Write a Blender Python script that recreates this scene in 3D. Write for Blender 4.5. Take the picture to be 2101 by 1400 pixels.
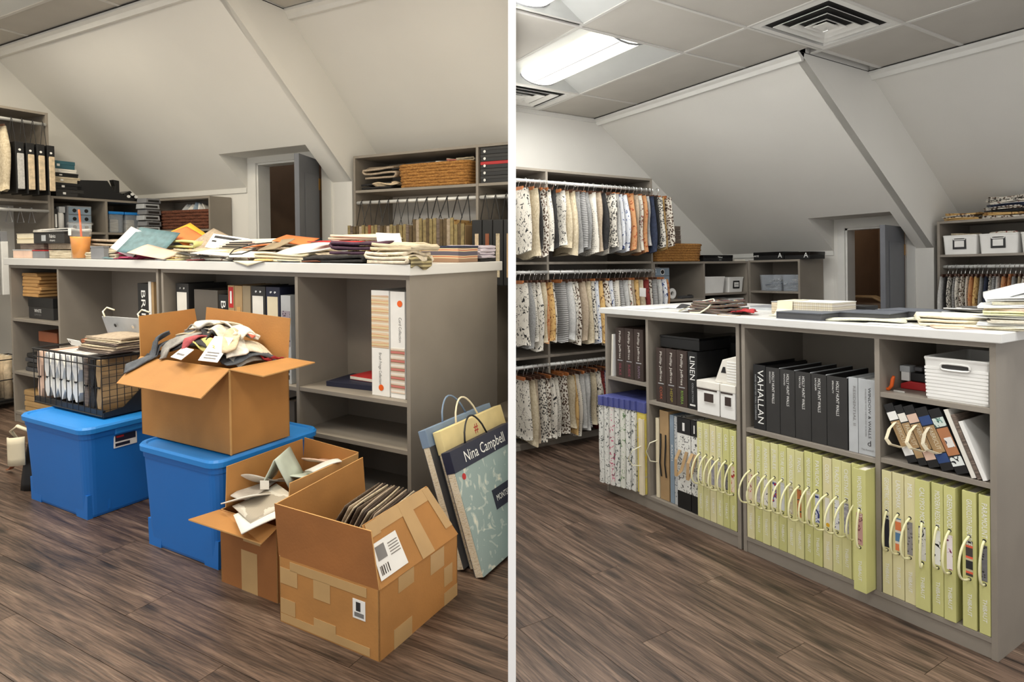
import bpy, bmesh, math, random
from mathutils import Matrix, Vector

for _o in list(bpy.data.objects):
    bpy.data.objects.remove(_o, do_unlink=True)
scene = bpy.context.scene
COL = scene.collection
PI = math.pi

# ------------------------------------------------------------------ camera
cam_data = bpy.data.cameras.new('camera')
cam = bpy.data.objects.new('camera', cam_data)
COL.objects.link(cam)
AX_R = Vector((0.5311962, 0.8471131, -0.0151650))
AX_D = Vector((0.0004021, -0.0181512, -0.9998352))
AX_F = Vector((-0.8472487, 0.5311026, -0.0099825))
CAM = Vector((0.85486, -2.33818, 1.26914))
_m = Matrix((AX_R, -AX_D, -AX_F)).transposed().to_4x4()
_m.translation = CAM
cam.matrix_world = _m
cam_data.sensor_fit = 'HORIZONTAL'
cam_data.sensor_width = 36.0
cam_data.lens = 1276.93 * 36.0 / 2101.0
cam_data.shift_x = 0.0
cam_data.shift_y = -(700.0 - 568.683) / 2101.0
cam_data.clip_start = 0.02
cam_data.clip_end = 60
scene.camera = cam

# ------------------------------------------------------------------ world, exposure
world = bpy.data.worlds.new('world')
scene.world = world
world.use_nodes = True
world.node_tree.nodes['Background'].inputs[0].default_value = (1.0, 0.985, 0.96, 1)
world.node_tree.nodes['Background'].inputs[1].default_value = 0.84
scene.view_settings.view_transform = 'Standard'
scene.view_settings.look = 'None'
scene.view_settings.exposure = 0.0
scene.view_settings.gamma = 1.0
scene.view_settings.use_curve_mapping = False
LIGHT_R, LIGHT_L = 20.0, 19.0           # watts of each fluorescent fitting, tidied room / cluttered room
TINT_R, TINT_L = (1.0, 0.99, 0.955), (1.0, 0.90, 0.72)

# ------------------------------------------------------------------ the two rooms
# the tidied room stands in world coordinates; the cluttered room next door has its own frame
ROOM_L = Matrix(((0.8834, 0.4687, 0, 0), (0, 1, 0, 0), (0, 0, 1, 0), (0, 0, 0, 1)))
_RR = Matrix((AX_R, AX_D, AX_F))
_tR = Vector((1.5458461, 1.2261510, 1.9787614))
_RL = Matrix(((0.8758342, 0.4826119, 0.0004082), (0.0225308, -0.0400434, -0.9989439), (-0.4820859, 0.8749184, -0.0459450)))
_tL = Vector((-0.3978308, 0.9997051, 2.4625253))
ROOM_L = (_RR.transposed() @ _RL).to_4x4()
ROOM_L.translation = _RR.transposed() @ (_tL - _tR)
ROOM = 'R'
TOPS = []                                # (object, room) for every top-level object

# ------------------------------------------------------------------ materials
MATS = {}
def lin(c):
    return tuple(((x / 255) / 12.92 if x / 255 <= 0.04045 else ((x / 255 + 0.055) / 1.055) ** 2.4) for x in c) + (1.0,)
def new_mat(name):
    m = bpy.data.materials.new(name)
    m.use_nodes = True
    nt = m.node_tree
    return m, nt, nt.nodes['Principled BSDF']
def coords(nt, scale=(1, 1, 1), rand=True):
    tc = nt.nodes.new('ShaderNodeTexCoord')
    mp = nt.nodes.new('ShaderNodeMapping')
    mp.inputs['Scale'].default_value = scale
    nt.links.new(tc.outputs['Object'], mp.inputs['Vector'])
    if rand:
        oi = nt.nodes.new('ShaderNodeObjectInfo')
        mu = nt.nodes.new('ShaderNodeMath'); mu.operation = 'MULTIPLY'; mu.inputs[1].default_value = 37.0
        nt.links.new(oi.outputs['Random'], mu.inputs[0])
        cb = nt.nodes.new('ShaderNodeCombineXYZ')
        for i in range(3):
            nt.links.new(mu.outputs[0], cb.inputs[i])
        nt.links.new(cb.outputs[0], mp.inputs['Location'])
    return mp.outputs['Vector']
def ramp(nt, fac, stops, const=False):
    r = nt.nodes.new('ShaderNodeValToRGB')
    if const:
        r.color_ramp.interpolation = 'CONSTANT'
    e = r.color_ramp.elements
    while len(e) < len(stops):
        e.new(0.5)
    for i, (p, c) in enumerate(stops):
        e[i].position = p; e[i].color = lin(c)
    nt.links.new(fac, r.inputs[0])
    return r.outputs[0]
def bump(nt, bs, fac, strength, dist=0.01):
    b = nt.nodes.new('ShaderNodeBump')
    b.inputs['Strength'].default_value = strength
    b.inputs['Distance'].default_value = dist
    nt.links.new(fac, b.inputs['Height'])
    nt.links.new(b.outputs[0], bs.inputs['Normal'])
def mat(name, c, rough=0.55, metal=0.0, vary=0.06, nscale=9.0, bmp=0.0, bscale=120.0, alpha=None, trans=0.0, emit=0.0, spec=0.5):
    if name in MATS:
        return MATS[name]
    m, nt, bs = new_mat(name)
    bs.inputs['Roughness'].default_value = rough
    bs.inputs['Metallic'].default_value = metal
    bs.inputs['Specular IOR Level'].default_value = spec
    v = coords(nt)
    n = nt.nodes.new('ShaderNodeTexNoise')
    n.inputs['Scale'].default_value = nscale
    n.inputs['Detail'].default_value = 3
    nt.links.new(v, n.inputs['Vector'])
    lo = tuple(max(0, x * (1 - vary)) for x in c); hi = tuple(min(255, x * (1 + vary)) for x in c)
    col = ramp(nt, n.outputs['Fac'], [(0.3, lo), (0.7, hi)])
    nt.links.new(col, bs.inputs['Base Color'])
    if bmp:
        n2 = nt.nodes.new('ShaderNodeTexNoise')
        n2.inputs['Scale'].default_value = bscale
        nt.links.new(v, n2.inputs['Vector'])
        bump(nt, bs, n2.outputs['Fac'], bmp)
    if alpha is not None:
        bs.inputs['Alpha'].default_value = alpha
    if trans:
        bs.inputs['Transmission Weight'].default_value = trans
    if emit:
        nt.links.new(col, bs.inputs['Emission Color'])
        bs.inputs['Emission Strength'].default_value = emit
    MATS[name] = m
    return m
def pattern(name, kind, cols, scale=20.0, stretch=(1, 1, 1), rough=0.85, bmp=0.3, rot=0.0):
    """procedural fabrics: kind in dots, spots, stripe, weave, noise, floral, plaid"""
    if name in MATS:
        return MATS[name]
    m, nt, bs = new_mat(name)
    bs.inputs['Roughness'].default_value = rough
    v = coords(nt, stretch)
    if rot:
        vr = nt.nodes.new('ShaderNodeVectorRotate')
        vr.inputs['Angle'].default_value = rot
        vr.inputs['Axis'].default_value = (1, 0, 0)
        nt.links.new(v, vr.inputs['Vector']); v = vr.outputs[0]
    if kind in ('dots', 'spots', 'floral'):
        t = nt.nodes.new('ShaderNodeTexVoronoi')
        t.inputs['Scale'].default_value = scale
        if kind == 'dots':
            t.inputs['Randomness'].default_value = 0.25
        out = t.outputs['Distance'] if kind != 'floral' else t.outputs['Color']
        if kind == 'floral':
            n = nt.nodes.new('ShaderNodeTexNoise'); n.inputs['Scale'].default_value = scale * 0.9
            n.inputs['Distortion'].default_value = 1.6
            nt.links.new(v, n.inputs['Vector']); out = n.outputs['Fac']
        nt.links.new(v, t.inputs['Vector'])
        k = len(cols)
        if kind == 'floral':
            st = [(0.0, cols[0])] + [(0.52 + 0.07 * i, cols[i]) for i in range(1, k)]
        else:
            st = [(0.0, cols[-1])] + [(0.30 + 0.16 * i, cols[k - 2 - i]) for i in range(k - 1)]
        col = ramp(nt, out, st, True)
    elif kind in ('stripe', 'plaid'):
        t = nt.nodes.new('ShaderNodeTexWave')
        t.bands_direction = 'Z'
        t.inputs['Scale'].default_value = scale
        t.inputs['Distortion'].default_value = 0.6
        nt.links.new(v, t.inputs['Vector'])
        k = len(cols)
        col = ramp(nt, t.outputs['Fac'], [(i / k, cols[i]) for i in range(k)], True)
        out = t.outputs['Fac']
        if kind == 'plaid':
            t2 = nt.nodes.new('ShaderNodeTexWave'); t2.bands_direction = 'X'
            t2.inputs['Scale'].default_value = scale
            nt.links.new(v, t2.inputs['Vector'])
            c2 = ramp(nt, t2.outputs['Fac'], [(i / k, cols[i]) for i in range(k)], True)
            mx = nt.nodes.new('ShaderNodeMixRGB'); mx.blend_type = 'MULTIPLY'; mx.inputs[0].default_value = 0.6
            nt.links.new(col, mx.inputs[1]); nt.links.new(c2, mx.inputs[2]); col = mx.outputs[0]
    else:
        n = nt.nodes.new('ShaderNodeTexNoise')
        n.inputs['Scale'].default_value = scale
        n.inputs['Detail'].default_value = 6
        n.inputs['Roughness'].default_value = 0.75
        nt.links.new(v, n.inputs['Vector'])
        k = len(cols)
        col = ramp(nt, n.outputs['Fac'], [(0.32 + 0.36 * i / max(1, k - 1), cols[i]) for i in range(k)])
        out = n.outputs['Fac']
    nt.links.new(col, bs.inputs['Base Color'])
    if bmp:
        bump(nt, bs, out, bmp, 0.004)
    MATS[name] = m
    return m

# ------------------------------------------------------------------ mesh building
class MB:
    def __init__(s):
        s.v = []; s.f = []; s.m = []; s.mats = []
    def mi(s, mt):
        if isinstance(mt, str):
            mt = MATS[mt]
        if mt not in s.mats:
            s.mats.append(mt)
        return s.mats.index(mt)
    def add(s, verts, faces, mt):
        b = len(s.v); k = s.mi(mt)
        s.v += [tuple(p) for p in verts]
        for f in faces:
            s.f.append([i + b for i in f]); s.m.append(k)
        return s
    def box(s, x0, x1, y0, y1, z0, z1, mt, M=None):
        vs = [Vector((x, y, z)) for z in (z0, z1) for y in (y0, y1) for x in (x0, x1)]
        if M is not None:
            vs = [M @ p for p in vs]
        return s.add(vs, [(0, 2, 3, 1), (4, 5, 7, 6), (0, 1, 5, 4), (2, 6, 7, 3), (0, 4, 6, 2), (1, 3, 7, 5)], mt)
    def prism(s, pts, ax, a0, a1, mt, M=None):
        """pts: 2D polygon in the plane normal to ax"""
        def P(u, w, a):
            p = Vector({'x': (a, u, w), 'y': (u, a, w), 'z': (u, w, a)}[ax])
            return M @ p if M is not None else p
        n = len(pts)
        vs = [P(u, w, a0) for u, w in pts] + [P(u, w, a1) for u, w in pts]
        fs = [tuple(range(n))[::-1], tuple(range(n, 2 * n))] + [(i, (i + 1) % n, n + (i + 1) % n, n + i) for i in range(n)]
        return s.add(vs, fs, mt)
    def tube(s, pts, r, mt, n=6, closed=False, taper=None):
        pts = [Vector(p) for p in pts]
        k = len(pts); vs = []
        up = Vector((0.13, 0.21, 0.97)).normalized()
        for i, p in enumerate(pts):
            if closed:
                d = pts[(i + 1) % k] - pts[i - 1]
            else:
                d = pts[min(i + 1, k - 1)] - pts[max(i - 1, 0)]
            d.normalize()
            a = d.cross(up)
            if a.length < 0.05:
                a = d.cross(Vector((1, 0, 0)))
            a.normalize(); b = d.cross(a)
            rr = r if taper is None else r * taper[i]
            for j in range(n):
                t = 2 * PI * j / n
                vs.append(p + rr * (math.cos(t) * a + math.sin(t) * b))
        fs = []
        for i in range(k if closed else k - 1):
            for j in range(n):
                i2 = (i + 1) % k; j2 = (j + 1) % n
                fs.append((i * n + j, i * n + j2, i2 * n + j2, i2 * n + j))
        if not closed:
            fs += [tuple(range(n))[::-1], tuple(range((k - 1) * n, k * n))]
        return s.add(vs, fs, mt)
    def lathe(s, prof, mt, n=24, c=(0, 0, 0)):
        vs = []; fs = []
        for r, z in prof:
            for j in range(n):
                t = 2 * PI * j / n
                vs.append((c[0] + r * math.cos(t), c[1] + r * math.sin(t), c[2] + z))
        for i in range(len(prof) - 1):
            for j in range(n):
                j2 = (j + 1) % n
                fs.append((i * n + j, i * n + j2, (i + 1) * n + j2, (i + 1) * n + j))
        return s.add(vs, fs, mt)
    def grid(s, fn, nu, nv, mt, thick=0.0):
        """surface fn(u,v)->xyz with u,v in 0..1; thick>0 adds a second skin and a rim"""
        P = [[Vector(fn(i / nu, j / nv)) for j in range(nv + 1)] for i in range(nu + 1)]
        top = []; bot = []
        for i in range(nu + 1):
            for j in range(nv + 1):
                a = P[min(i + 1, nu)][j] - P[max(i - 1, 0)][j]
                b = P[i][min(j + 1, nv)] - P[i][max(j - 1, 0)]
                nn = a.cross(b)
                nn = nn.normalized() if nn.length > 1e-9 else Vector((0, 0, 1))
                top.append(P[i][j] + nn * thick / 2); bot.append(P[i][j] - nn * thick / 2)
        w = nv + 1; N = len(top)
        fs = [(i * w + j, (i + 1) * w + j, (i + 1) * w + j + 1, i * w + j + 1) for i in range(nu) for j in range(nv)]
        if thick <= 0:
            return s.add(top, fs, mt)
        fs += [tuple(N + q for q in f[::-1]) for f in fs]
        rim = [i * w for i in range(nu + 1)] + [nu * w + j for j in range(1, w)] + [i * w + nv for i in range(nu - 1, -1, -1)] + [j for j in range(nv - 1, 0, -1)]
        for q in range(len(rim)):
            a, b = rim[q], rim[(q + 1) % len(rim)]
            fs.append((b, a, N + a, N + b))
        return s.add(top + bot, fs, mt)
    def mesh(s, name, off=(0, 0, 0), smooth=False):
        me = bpy.data.meshes.new(name)
        me.from_pydata([(p[0] - off[0], p[1] - off[1], p[2] - off[2]) for p in s.v], [], s.f)
        for mt in s.mats:
            me.materials.append(mt)
        me.polygons.foreach_set('material_index', s.m)
        if smooth:
            me.polygons.foreach_set('use_smooth', [True] * len(s.f))
        me.update()
        return me
    def build(s, name, parent=None, loc=None, rot=None, smooth=False, bevel=0.0, off=None):
        if off is None:
            off = (0, 0, 0)
        o = bpy.data.objects.new(name, s.mesh(name, off, smooth))
        return place(o, parent, loc, rot, bevel)
def place(o, parent=None, loc=None, rot=None, bevel=0.0):
    COL.objects.link(o)
    if parent is not None:
        o.parent = parent
    else:
        TOPS.append((o, ROOM))
    if loc is not None:
        o.location = loc
    if rot is not None:
        o.rotation_euler = rot
    if bevel:
        b = o.modifiers.new('bevel', 'BEVEL'); b.width = bevel; b.segments = 2; b.limit_method = 'ANGLE'
    return o
def tag(o, label=None, cat=None, group=None, kind=None):
    if label: o['label'] = label
    if cat: o['category'] = cat
    if group: o['group'] = group
    if kind: o['kind'] = kind
    return o
def thing(name, label, cat, loc=(0, 0, 0), rot=None, group=None):
    o = bpy.data.objects.new(name, None)
    o.empty_display_size = 0.05
    place(o, None, loc, rot)
    return tag(o, label, cat, group)
def struct(name, mb, label, cat, parent=None, bevel=0.0):
    o = mb.build(name, parent, bevel=bevel)
    if parent is None:
        tag(o, label, cat, kind='structure')
    return o
TXT = {}
def text(s, size, mt, parent, origin, right, up, align='CENTER', name='lettering', depth=0.0004, width=None):
    """flat lettering as a thin mesh; origin is the middle of the first baseline, right/up are its axes"""
    key = (s, align)
    if key not in TXT:
        cu = bpy.data.curves.new('t', 'FONT')
        cu.body = s; cu.align_x = align; cu.align_y = 'CENTER'; cu.size = 1.0; cu.resolution_u = 2
        ob = bpy.data.objects.new('t', cu)
        me0 = bpy.data.meshes.new_from_object(ob)
        vs = [tuple(v.co) for v in me0.vertices]; fs = [tuple(p.vertices) for p in me0.polygons]
        bpy.data.objects.remove(ob, do_unlink=True); bpy.data.curves.remove(cu); bpy.data.meshes.remove(me0)
        TXT[key] = (vs, fs)
    vs, fs = TXT[key]
    if not vs:
        return None
    right = Vector(right).normalized(); up = Vector(up).normalized(); nn = right.cross(up)
    sx = size
    if width is not None:
        w = max(v[0] for v in vs) - min(v[0] for v in vs)
        sx = width / w
    mb = MB()
    O = Vector(origin)
    mb.add([O + right * (v[0] * sx) + up * (v[1] * size) + nn * depth for v in vs], fs, mt)
    return mb.build(name, parent)
def copy_tree(o, loc=None, rot=None):
    c = o.copy(); COL.objects.link(c)
    TOPS.append((c, ROOM))
    if loc is not None: c.location = loc
    if rot is not None: c.rotation_euler = rot
    for ch in o.children:
        d = ch.copy(); COL.objects.link(d); d.parent = c
        for g in ch.children:
            e = g.copy(); COL.objects.link(e); e.parent = d
    return c
def rnd(a, b):
    return random.uniform(a, b)
random.seed(7)
# ------------------------------------------------------------------ shared materials
mat('wall_paint', (230, 228, 222), 0.75, vary=0.012, nscale=1.5, bmp=0.05, bscale=200)
mat('trim_paint', (226, 225, 220), 0.45, vary=0.01)
mat('tile', (190, 186, 178), 0.9, vary=0.02, nscale=3, bmp=0.12, bscale=260)
mat('grid_metal', (205, 203, 198), 0.4, vary=0.01)
mat('shadow_gap', (28, 26, 25), 0.9)
mat('laminate', (141, 133, 122), 0.5, vary=0.03, nscale=5, bmp=0.04, bscale=400)
mat('laminate_dark', (92, 86, 79), 0.6, vary=0.03)
mat('worktop', (216, 215, 211), 0.32, vary=0.01, nscale=3)
mat('chrome', (225, 225, 222), 0.25, metal=0.9, vary=0.02)
mat('white_metal', (225, 225, 222), 0.3, metal=0.2, vary=0.02)
mat('black', (20, 20, 21), 0.5, vary=0.1)
mat('black_gloss', (14, 14, 15), 0.25, vary=0.1)
mat('charcoal', (44, 43, 42), 0.55, vary=0.06)
mat('darkgrey', (70, 70, 72), 0.6)
mat('midgrey', (128, 129, 132), 0.6)
mat('lightgrey', (176, 179, 181), 0.6)
mat('white', (236, 235, 231), 0.55, vary=0.02)
mat('paper', (228, 224, 214), 0.8, vary=0.03)
mat('paper_ivory', (222, 212, 186), 0.8, vary=0.04)
mat('pages', (226, 220, 205), 0.9, vary=0.05)
mat('ink', (40, 38, 40), 0.7)
mat('ink_grey', (120, 118, 116), 0.7)
mat('white_ink', (240, 240, 236), 0.6, vary=0.0)
mat('kraft', (176, 124, 66), 0.75, vary=0.05, nscale=6, bmp=0.05)
mat('kraft_dark', (150, 96, 48), 0.75, vary=0.05, nscale=6, bmp=0.05)
mat('kraft_edge', (196, 150, 92), 0.8)
mat('packing_tape', (186, 152, 104), 0.3, vary=0.03)
mat('lime', (214, 210, 152), 0.6, vary=0.03, nscale=4)
mat('lime_deep', (204, 202, 134), 0.6, vary=0.03, nscale=4)
mat('lime_pale', (222, 214, 166), 0.6, vary=0.03, nscale=4)
mat('cord_white', (236, 232, 205), 0.6, vary=0.02)
mat('cord_lime', (238, 234, 188), 0.6, vary=0.02)
mat('brown_cloth', (58, 44, 38), 0.65, vary=0.06)
mat('navy', (26, 30, 52), 0.55, vary=0.05)
mat('blue_bin', (30, 112, 196), 0.42, vary=0.02, nscale=3)
mat('blue_lid', (40, 136, 218), 0.4, vary=0.02, nscale=3)
mat('blue_cover', (76, 82, 142), 0.5)
mat('tan', (170, 140, 100), 0.7, vary=0.06)
mat('cream', (226, 214, 184), 0.75, vary=0.03)
mat('sky_grey', (130, 146, 160), 0.6)
mat('teal', (46, 92, 104), 0.6)
mat('steel_teal', (92, 122, 128), 0.6, vary=0.1, nscale=30)
mat('red', (176, 34, 36), 0.55)
mat('orange', (226, 96, 26), 0.5)
mat('orange_sheet', (214, 120, 62), 0.7)
mat('yellow', (222, 170, 40), 0.6)
mat('pink', (196, 60, 110), 0.6)
mat('blush', (222, 190, 170), 0.8)
mat('brass', (196, 150, 70), 0.35, metal=0.8)
mat('hanger_wood_dark', (70, 44, 30), 0.5, vary=0.15, nscale=30)
mat('hanger_wood', (150, 90, 48), 0.5, vary=0.15, nscale=30)
mat('door_paint', (96, 98, 104), 0.45, vary=0.02)
mat('closet_wall', (136, 112, 90), 0.9, vary=0.03)
mat('partition_paint', (255, 255, 255), 0.9, vary=0.0)
mat('smoked_plastic', (205, 214, 224), 0.2, vary=0.02, alpha=0.26)
mat('clear_plastic', (240, 242, 240), 0.08, vary=0.0, alpha=0.07)
mat('orange_drink', (250, 156, 8), 0.2, vary=0.06, nscale=20)
mat('leather_brown', (140, 78, 46), 0.5)
pattern('wicker', 'weave', [(104, 66, 26), (170, 118, 58), (206, 156, 84)], 60, (1, 1, 2.2), bmp=0.9)
pattern('wicker_dark', 'weave', [(52, 28, 18), (104, 58, 38), (140, 84, 58)], 60, (1, 1, 2.2), bmp=0.9)
pattern('stack_brown', 'weave', [(62, 52, 46), (112, 98, 88), (146, 130, 116)], 30, (0.3, 0.3, 6), bmp=0.6)
pattern('stack_cream', 'weave', [(120, 104, 82), (206, 192, 164), (236, 226, 204)], 30, (0.3, 0.3, 7), bmp=0.6)
# ------------------------------------------------------------------ floor plank material (grain runs along x)
def plank_mat(name, cols, dark):
    m, nt, bs = new_mat(name)
    v = coords(nt, (0.55, 7.0, 4.0))
    n = nt.nodes.new('ShaderNodeTexNoise'); n.inputs['Scale'].default_value = 3.2; n.inputs['Detail'].default_value = 9; n.inputs['Roughness'].default_value = 0.68; n.inputs['Distortion'].default_value = 0.5
    nt.links.new(v, n.inputs['Vector'])
    c1 = ramp(nt, n.outputs['Fac'], [(0.32, cols[0]), (0.46, cols[1]), (0.58, cols[2]), (0.72, cols[3])])
    v2 = coords(nt, (1.6, 5.5, 1.0))
    k = nt.nodes.new('ShaderNodeTexVoronoi'); k.inputs['Scale'].default_value = 1.5
    nt.links.new(v2, k.inputs['Vector'])
    kf = ramp(nt, k.outputs['Distance'], [(0.0, (0, 0, 0)), (0.10, (150, 150, 150)), (0.2, (255, 255, 255))])
    mx = nt.nodes.new('ShaderNodeMixRGB'); mx.blend_type = 'MIX'; mx.inputs[1].default_value = lin(dark)
    nt.links.new(kf, mx.inputs[0]); nt.links.new(c1, mx.inputs[2])
    v3 = coords(nt, (3.0, 60.0, 8.0))
    g = nt.nodes.new('ShaderNodeTexNoise'); g.inputs['Scale'].default_value = 3.0; g.inputs['Detail'].default_value = 4
    nt.links.new(v3, g.inputs['Vector'])
    gr = ramp(nt, g.outputs['Fac'], [(0.35, (150, 150, 150)), (0.6, (255, 255, 255))])
    m2 = nt.nodes.new('ShaderNodeMixRGB'); m2.blend_type = 'MULTIPLY'; m2.inputs[0].default_value = 0.75
    nt.links.new(mx.outputs[0], m2.inputs[1]); nt.links.new(gr, m2.inputs[2])
    nt.links.new(m2.outputs[0], bs.inputs['Base Color'])
    bs.inputs['Roughness'].default_value = 0.42
    bump(nt, bs, g.outputs['Fac'], 0.25, 0.003)
    MATS[name] = m
plank_mat('plank', [(40, 30, 24), (84, 66, 54), (116, 94, 79), (146, 124, 105)], (28, 20, 15))

def make_floor(x0, x1, y0, y1, label, pw=0.152, pl=1.22):
    mb = MB().box(x0, x1, y0, y1, -0.06, -0.006, 'shadow_gap')
    fl = struct('floor', mb, label, 'floor')
    a = MB().box(0.0008, pl - 0.0008, 0.0008, pw - 0.0008, -0.006, 0.0, 'plank').mesh('plank')
    j = 0; y = y0
    while y < y1 - 0.01:
        x = x0 - ((j * 0.377) % 1.0) * pl
        while x < x1:
            xa, xb = max(x, x0), min(x + pl, x1); yb = min(y + pw, y1)
            if xb - xa > 0.02:
                if xb - xa > pl - 0.001 and yb - y > pw - 0.001:
                    o = bpy.data.objects.new('plank', a)
                else:
                    o = bpy.data.objects.new('plank', MB().box(0.0008, xb - xa - 0.0008, 0.0008, yb - y - 0.0008, -0.006, 0.0, 'plank').mesh('plank'))
                place(o, fl, (xa, y, 0))
            x += pl
        y += pw; j += 1
    return fl

def make_tiles(ceil, c, cells):
    """acoustic tiles, each a shallow slab lying in the metal grid"""
    for (x0, x1, y0, y1) in cells:
        MB().box(x0 + 0.006, x1 - 0.006, y0 + 0.006, y1 - 0.006, c + 0.003, c + 0.018, 'tile').build('ceiling_tile', ceil)

def make_shell(d, x_end, y_front, names):
    """sloped attic room: d holds its measures; names gives the labels"""
    W, yc, c, yk, zk, xs, yc2, zs, a, b = [d[k] for k in ('W', 'yc', 'c', 'yk', 'zk', 'xs', 'yc2', 'zs', 'xd0', 'xd1')]
    off = yc2 - yc; T = 0.06
    sl = lambda z: yc + (yk - yc) * (c - z) / (c - zk)
    P = MATS['wall_paint']
    # left wall
    struct('wall_left', MB().box(W - 0.08, W, y_front, yk + 1.2, 0, c + 0.2, P), names + ' plain off-white wall behind the hanging racks', 'wall')
    # sloped plane left of the step, cut for the low door recess
    mb = MB()
    def slope(x0, x1, z0, z1, o=0.0):
        mb.prism([(sl(z1) + o, z1), (sl(z1) + o + T, z1 + T * 0.6), (sl(z0) + o + T, z0 + T * 0.6), (sl(z0) + o, z0)], 'x', x0, x1, P)
    slope(W, a, zk, c); slope(a, b, zs, c); slope(b, xs, zk, c); mb.box(W, xs, yc, yc + 0.06, c, c + 0.135, P)
    struct('wall_back_slope', mb, names + ' broad sloping attic wall above the low door', 'wall')
    mb = MB(); slope(xs, x_end, zk, c, off); mb.box(xs, x_end, yc2, yc2 + 0.06, c, c + 0.135, P); mb.box(xs, x_end, yk + off, yk + off + 0.1, 0, zk + 0.03, P)
    struct('wall_right_slope', mb, names + ' set-back sloping wall to the right of the step', 'wall')
    # the step between the two slopes
    mb = MB().prism([(yc, c + 0.135), (yc2 + 0.04, c + 0.135), (yk + off + 0.04, zk), (yk + off + 0.04, 0), (yk, 0), (yk, zk), (yc, c)], 'x', xs - 0.05, xs - 0.0005, P)
    struct('wall_step', mb, names + ' slanted return between the two sloping walls', 'wall')
    # knee wall with the door opening, recess cheeks and soffit
    j0, j1, zt = d['j0'], d['j1'], d['jt']
    mb = MB()
    mb.box(W, a, yk, yk + 0.1, 0, zk + 0.02, P)
    mb.box(a + 0.0005, j0, yk, yk + 0.1, 0, zs - 0.0005, P)
    mb.box(j1, xs - 0.05, yk, yk + 0.1, 0, zs, P)
    mb.box(j0, j1, yk, yk + 0.1, zt, zs, P)
    mb.prism([(sl(zs) + 0.006, zs), (yk + 0.1, zs), (yk + 0.1, zk - 0.05), (yk + 0.006, zk)], 'x', a - 0.03, a - 0.0005, P)
    mb.prism([(sl(zs) + 0.006, zs), (yk + 0.1, zs), (yk + 0.1, zk - 0.05), (yk + 0.006, zk)], 'x', b + 0.0005, b + 0.03, P)
    mb.box(a - 0.03, b + 0.03, sl(zs) + 0.006, yk + 0.1, zs + 0.0005, zs + 0.03, P)
    struct('wall_back', mb, names + ' low knee wall around the narrow door', 'wall')
    # closet beyond the door
    Q = MATS['closet_wall']
    mb = MB()
    e = xs - 0.06
    mb.box(a - 0.3, a - 0.25, yk + 0.1, yk + 1.2, 0, c - 0.4, Q).box(e - 0.05, e, yk + 0.1, yk + 1.2, 0, c - 0.4, Q)
    mb.box(a - 0.3, e, yk + 1.2, yk + 1.25, 0, c - 0.4, Q).box(a - 0.3, e, yk + 0.1, yk + 1.25, c - 0.4, c - 0.36, Q)
    struct('wall_closet', mb, names + ' brown closet walls seen through the low door', 'wall')
    t = thing('closet_bulb', names + ' bare bulb on the closet ceiling', 'lamp', (a + 0.1, yk + 0.6, c - 0.4))
    MB().lathe([(0.0, 0.0), (0.05, 0.0), (0.05, -0.02), (0.02, -0.03), (0.02, -0.05)], MATS['white'], 14).build('lamp_holder', t, smooth=True)
    MB().lathe([(0.018, -0.05), (0.032, -0.08), (0.026, -0.105), (0.0, -0.115)], mat('bulb_glass', (255, 225, 180), 0.3, vary=0.0, emit=2.0), 14).build('bulb', t, smooth=True)
    ld = bpy.data.lights.new('bulb_light', 'POINT'); ld.energy = 2.4 if ROOM == 'R' else 0.7; ld.color = (1.0, 0.86, 0.7) if ROOM == 'R' else (0.95, 0.95, 1.0); ld.shadow_soft_size = 0.04
    lo = bpy.data.objects.new('bulb_light', ld); COL.objects.link(lo); lo.parent = t; lo.location = (0, 0, -0.16)
    # casing, jamb and stop
    mb = MB()
    w = d['cas']; t = 0.016
    mb.box(j0 - w, j0, yk - t, yk, 0, zt + w, 'trim_paint').box(j1, j1 + w, yk - t, yk, 0, zt + w, 'trim_paint')
    mb.box(j0 - w, j1 + w, yk - t - 0.003, yk, zt, zt + w, 'trim_paint')
    mb.box(j0 - 0.001, j0 + 0.016, yk - 0.004, yk + 0.11, 0, zt, 'trim_paint').box(j1 - 0.016, j1 + 0.001, yk - 0.004, yk + 0.11, 0, zt, 'trim_paint')
    mb.box(j0, j1, yk - 0.004, yk + 0.11, zt - 0.016, zt + 0.001, 'trim_paint')
    struct('trim_1', mb, names + ' painted casing around the low door', 'trim')
    # crown moulding along the ceiling edge
    def crown(name, p0, p1, lab):
        mb = MB(); (xa, ya), (xb, yb) = p0, p1
        if abs(xb - xa) > abs(yb - ya):
            mb.prism([(ya - 0.015, c - 0.001), (ya - 0.015, c - 0.018), (ya + 0.006, c - 0.03), (ya + 0.022, c - 0.055), (ya + 0.04, c - 0.055), (ya + 0.05, c - 0.001)], 'x', xa, xb, 'trim_paint')
        else:
            mb.box(xa - 0.002, xa + 0.014, ya, yb, c - 0.035, c - 0.001, 'trim_paint')
        struct(name, mb, lab, 'trim')
    crown('trim_2', (W, yc), (xs, yc), names + ' crown strip where the broad slope meets the ceiling')
    crown('trim_3', (xs, yc2), (x_end, yc2), names + ' crown strip above the set-back slope')
    crown('trim_4', (W, y_front), (W, yc), names + ' crown strip along the top of the left wall')
    # shelf line on top of the knee wall
    struct('trim_5', MB().box(W, a, yk - 0.012, yk, zk - 0.035, zk + 0.004, 'trim_paint'), names + ' thin white strip capping the knee wall', 'trim')

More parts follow.
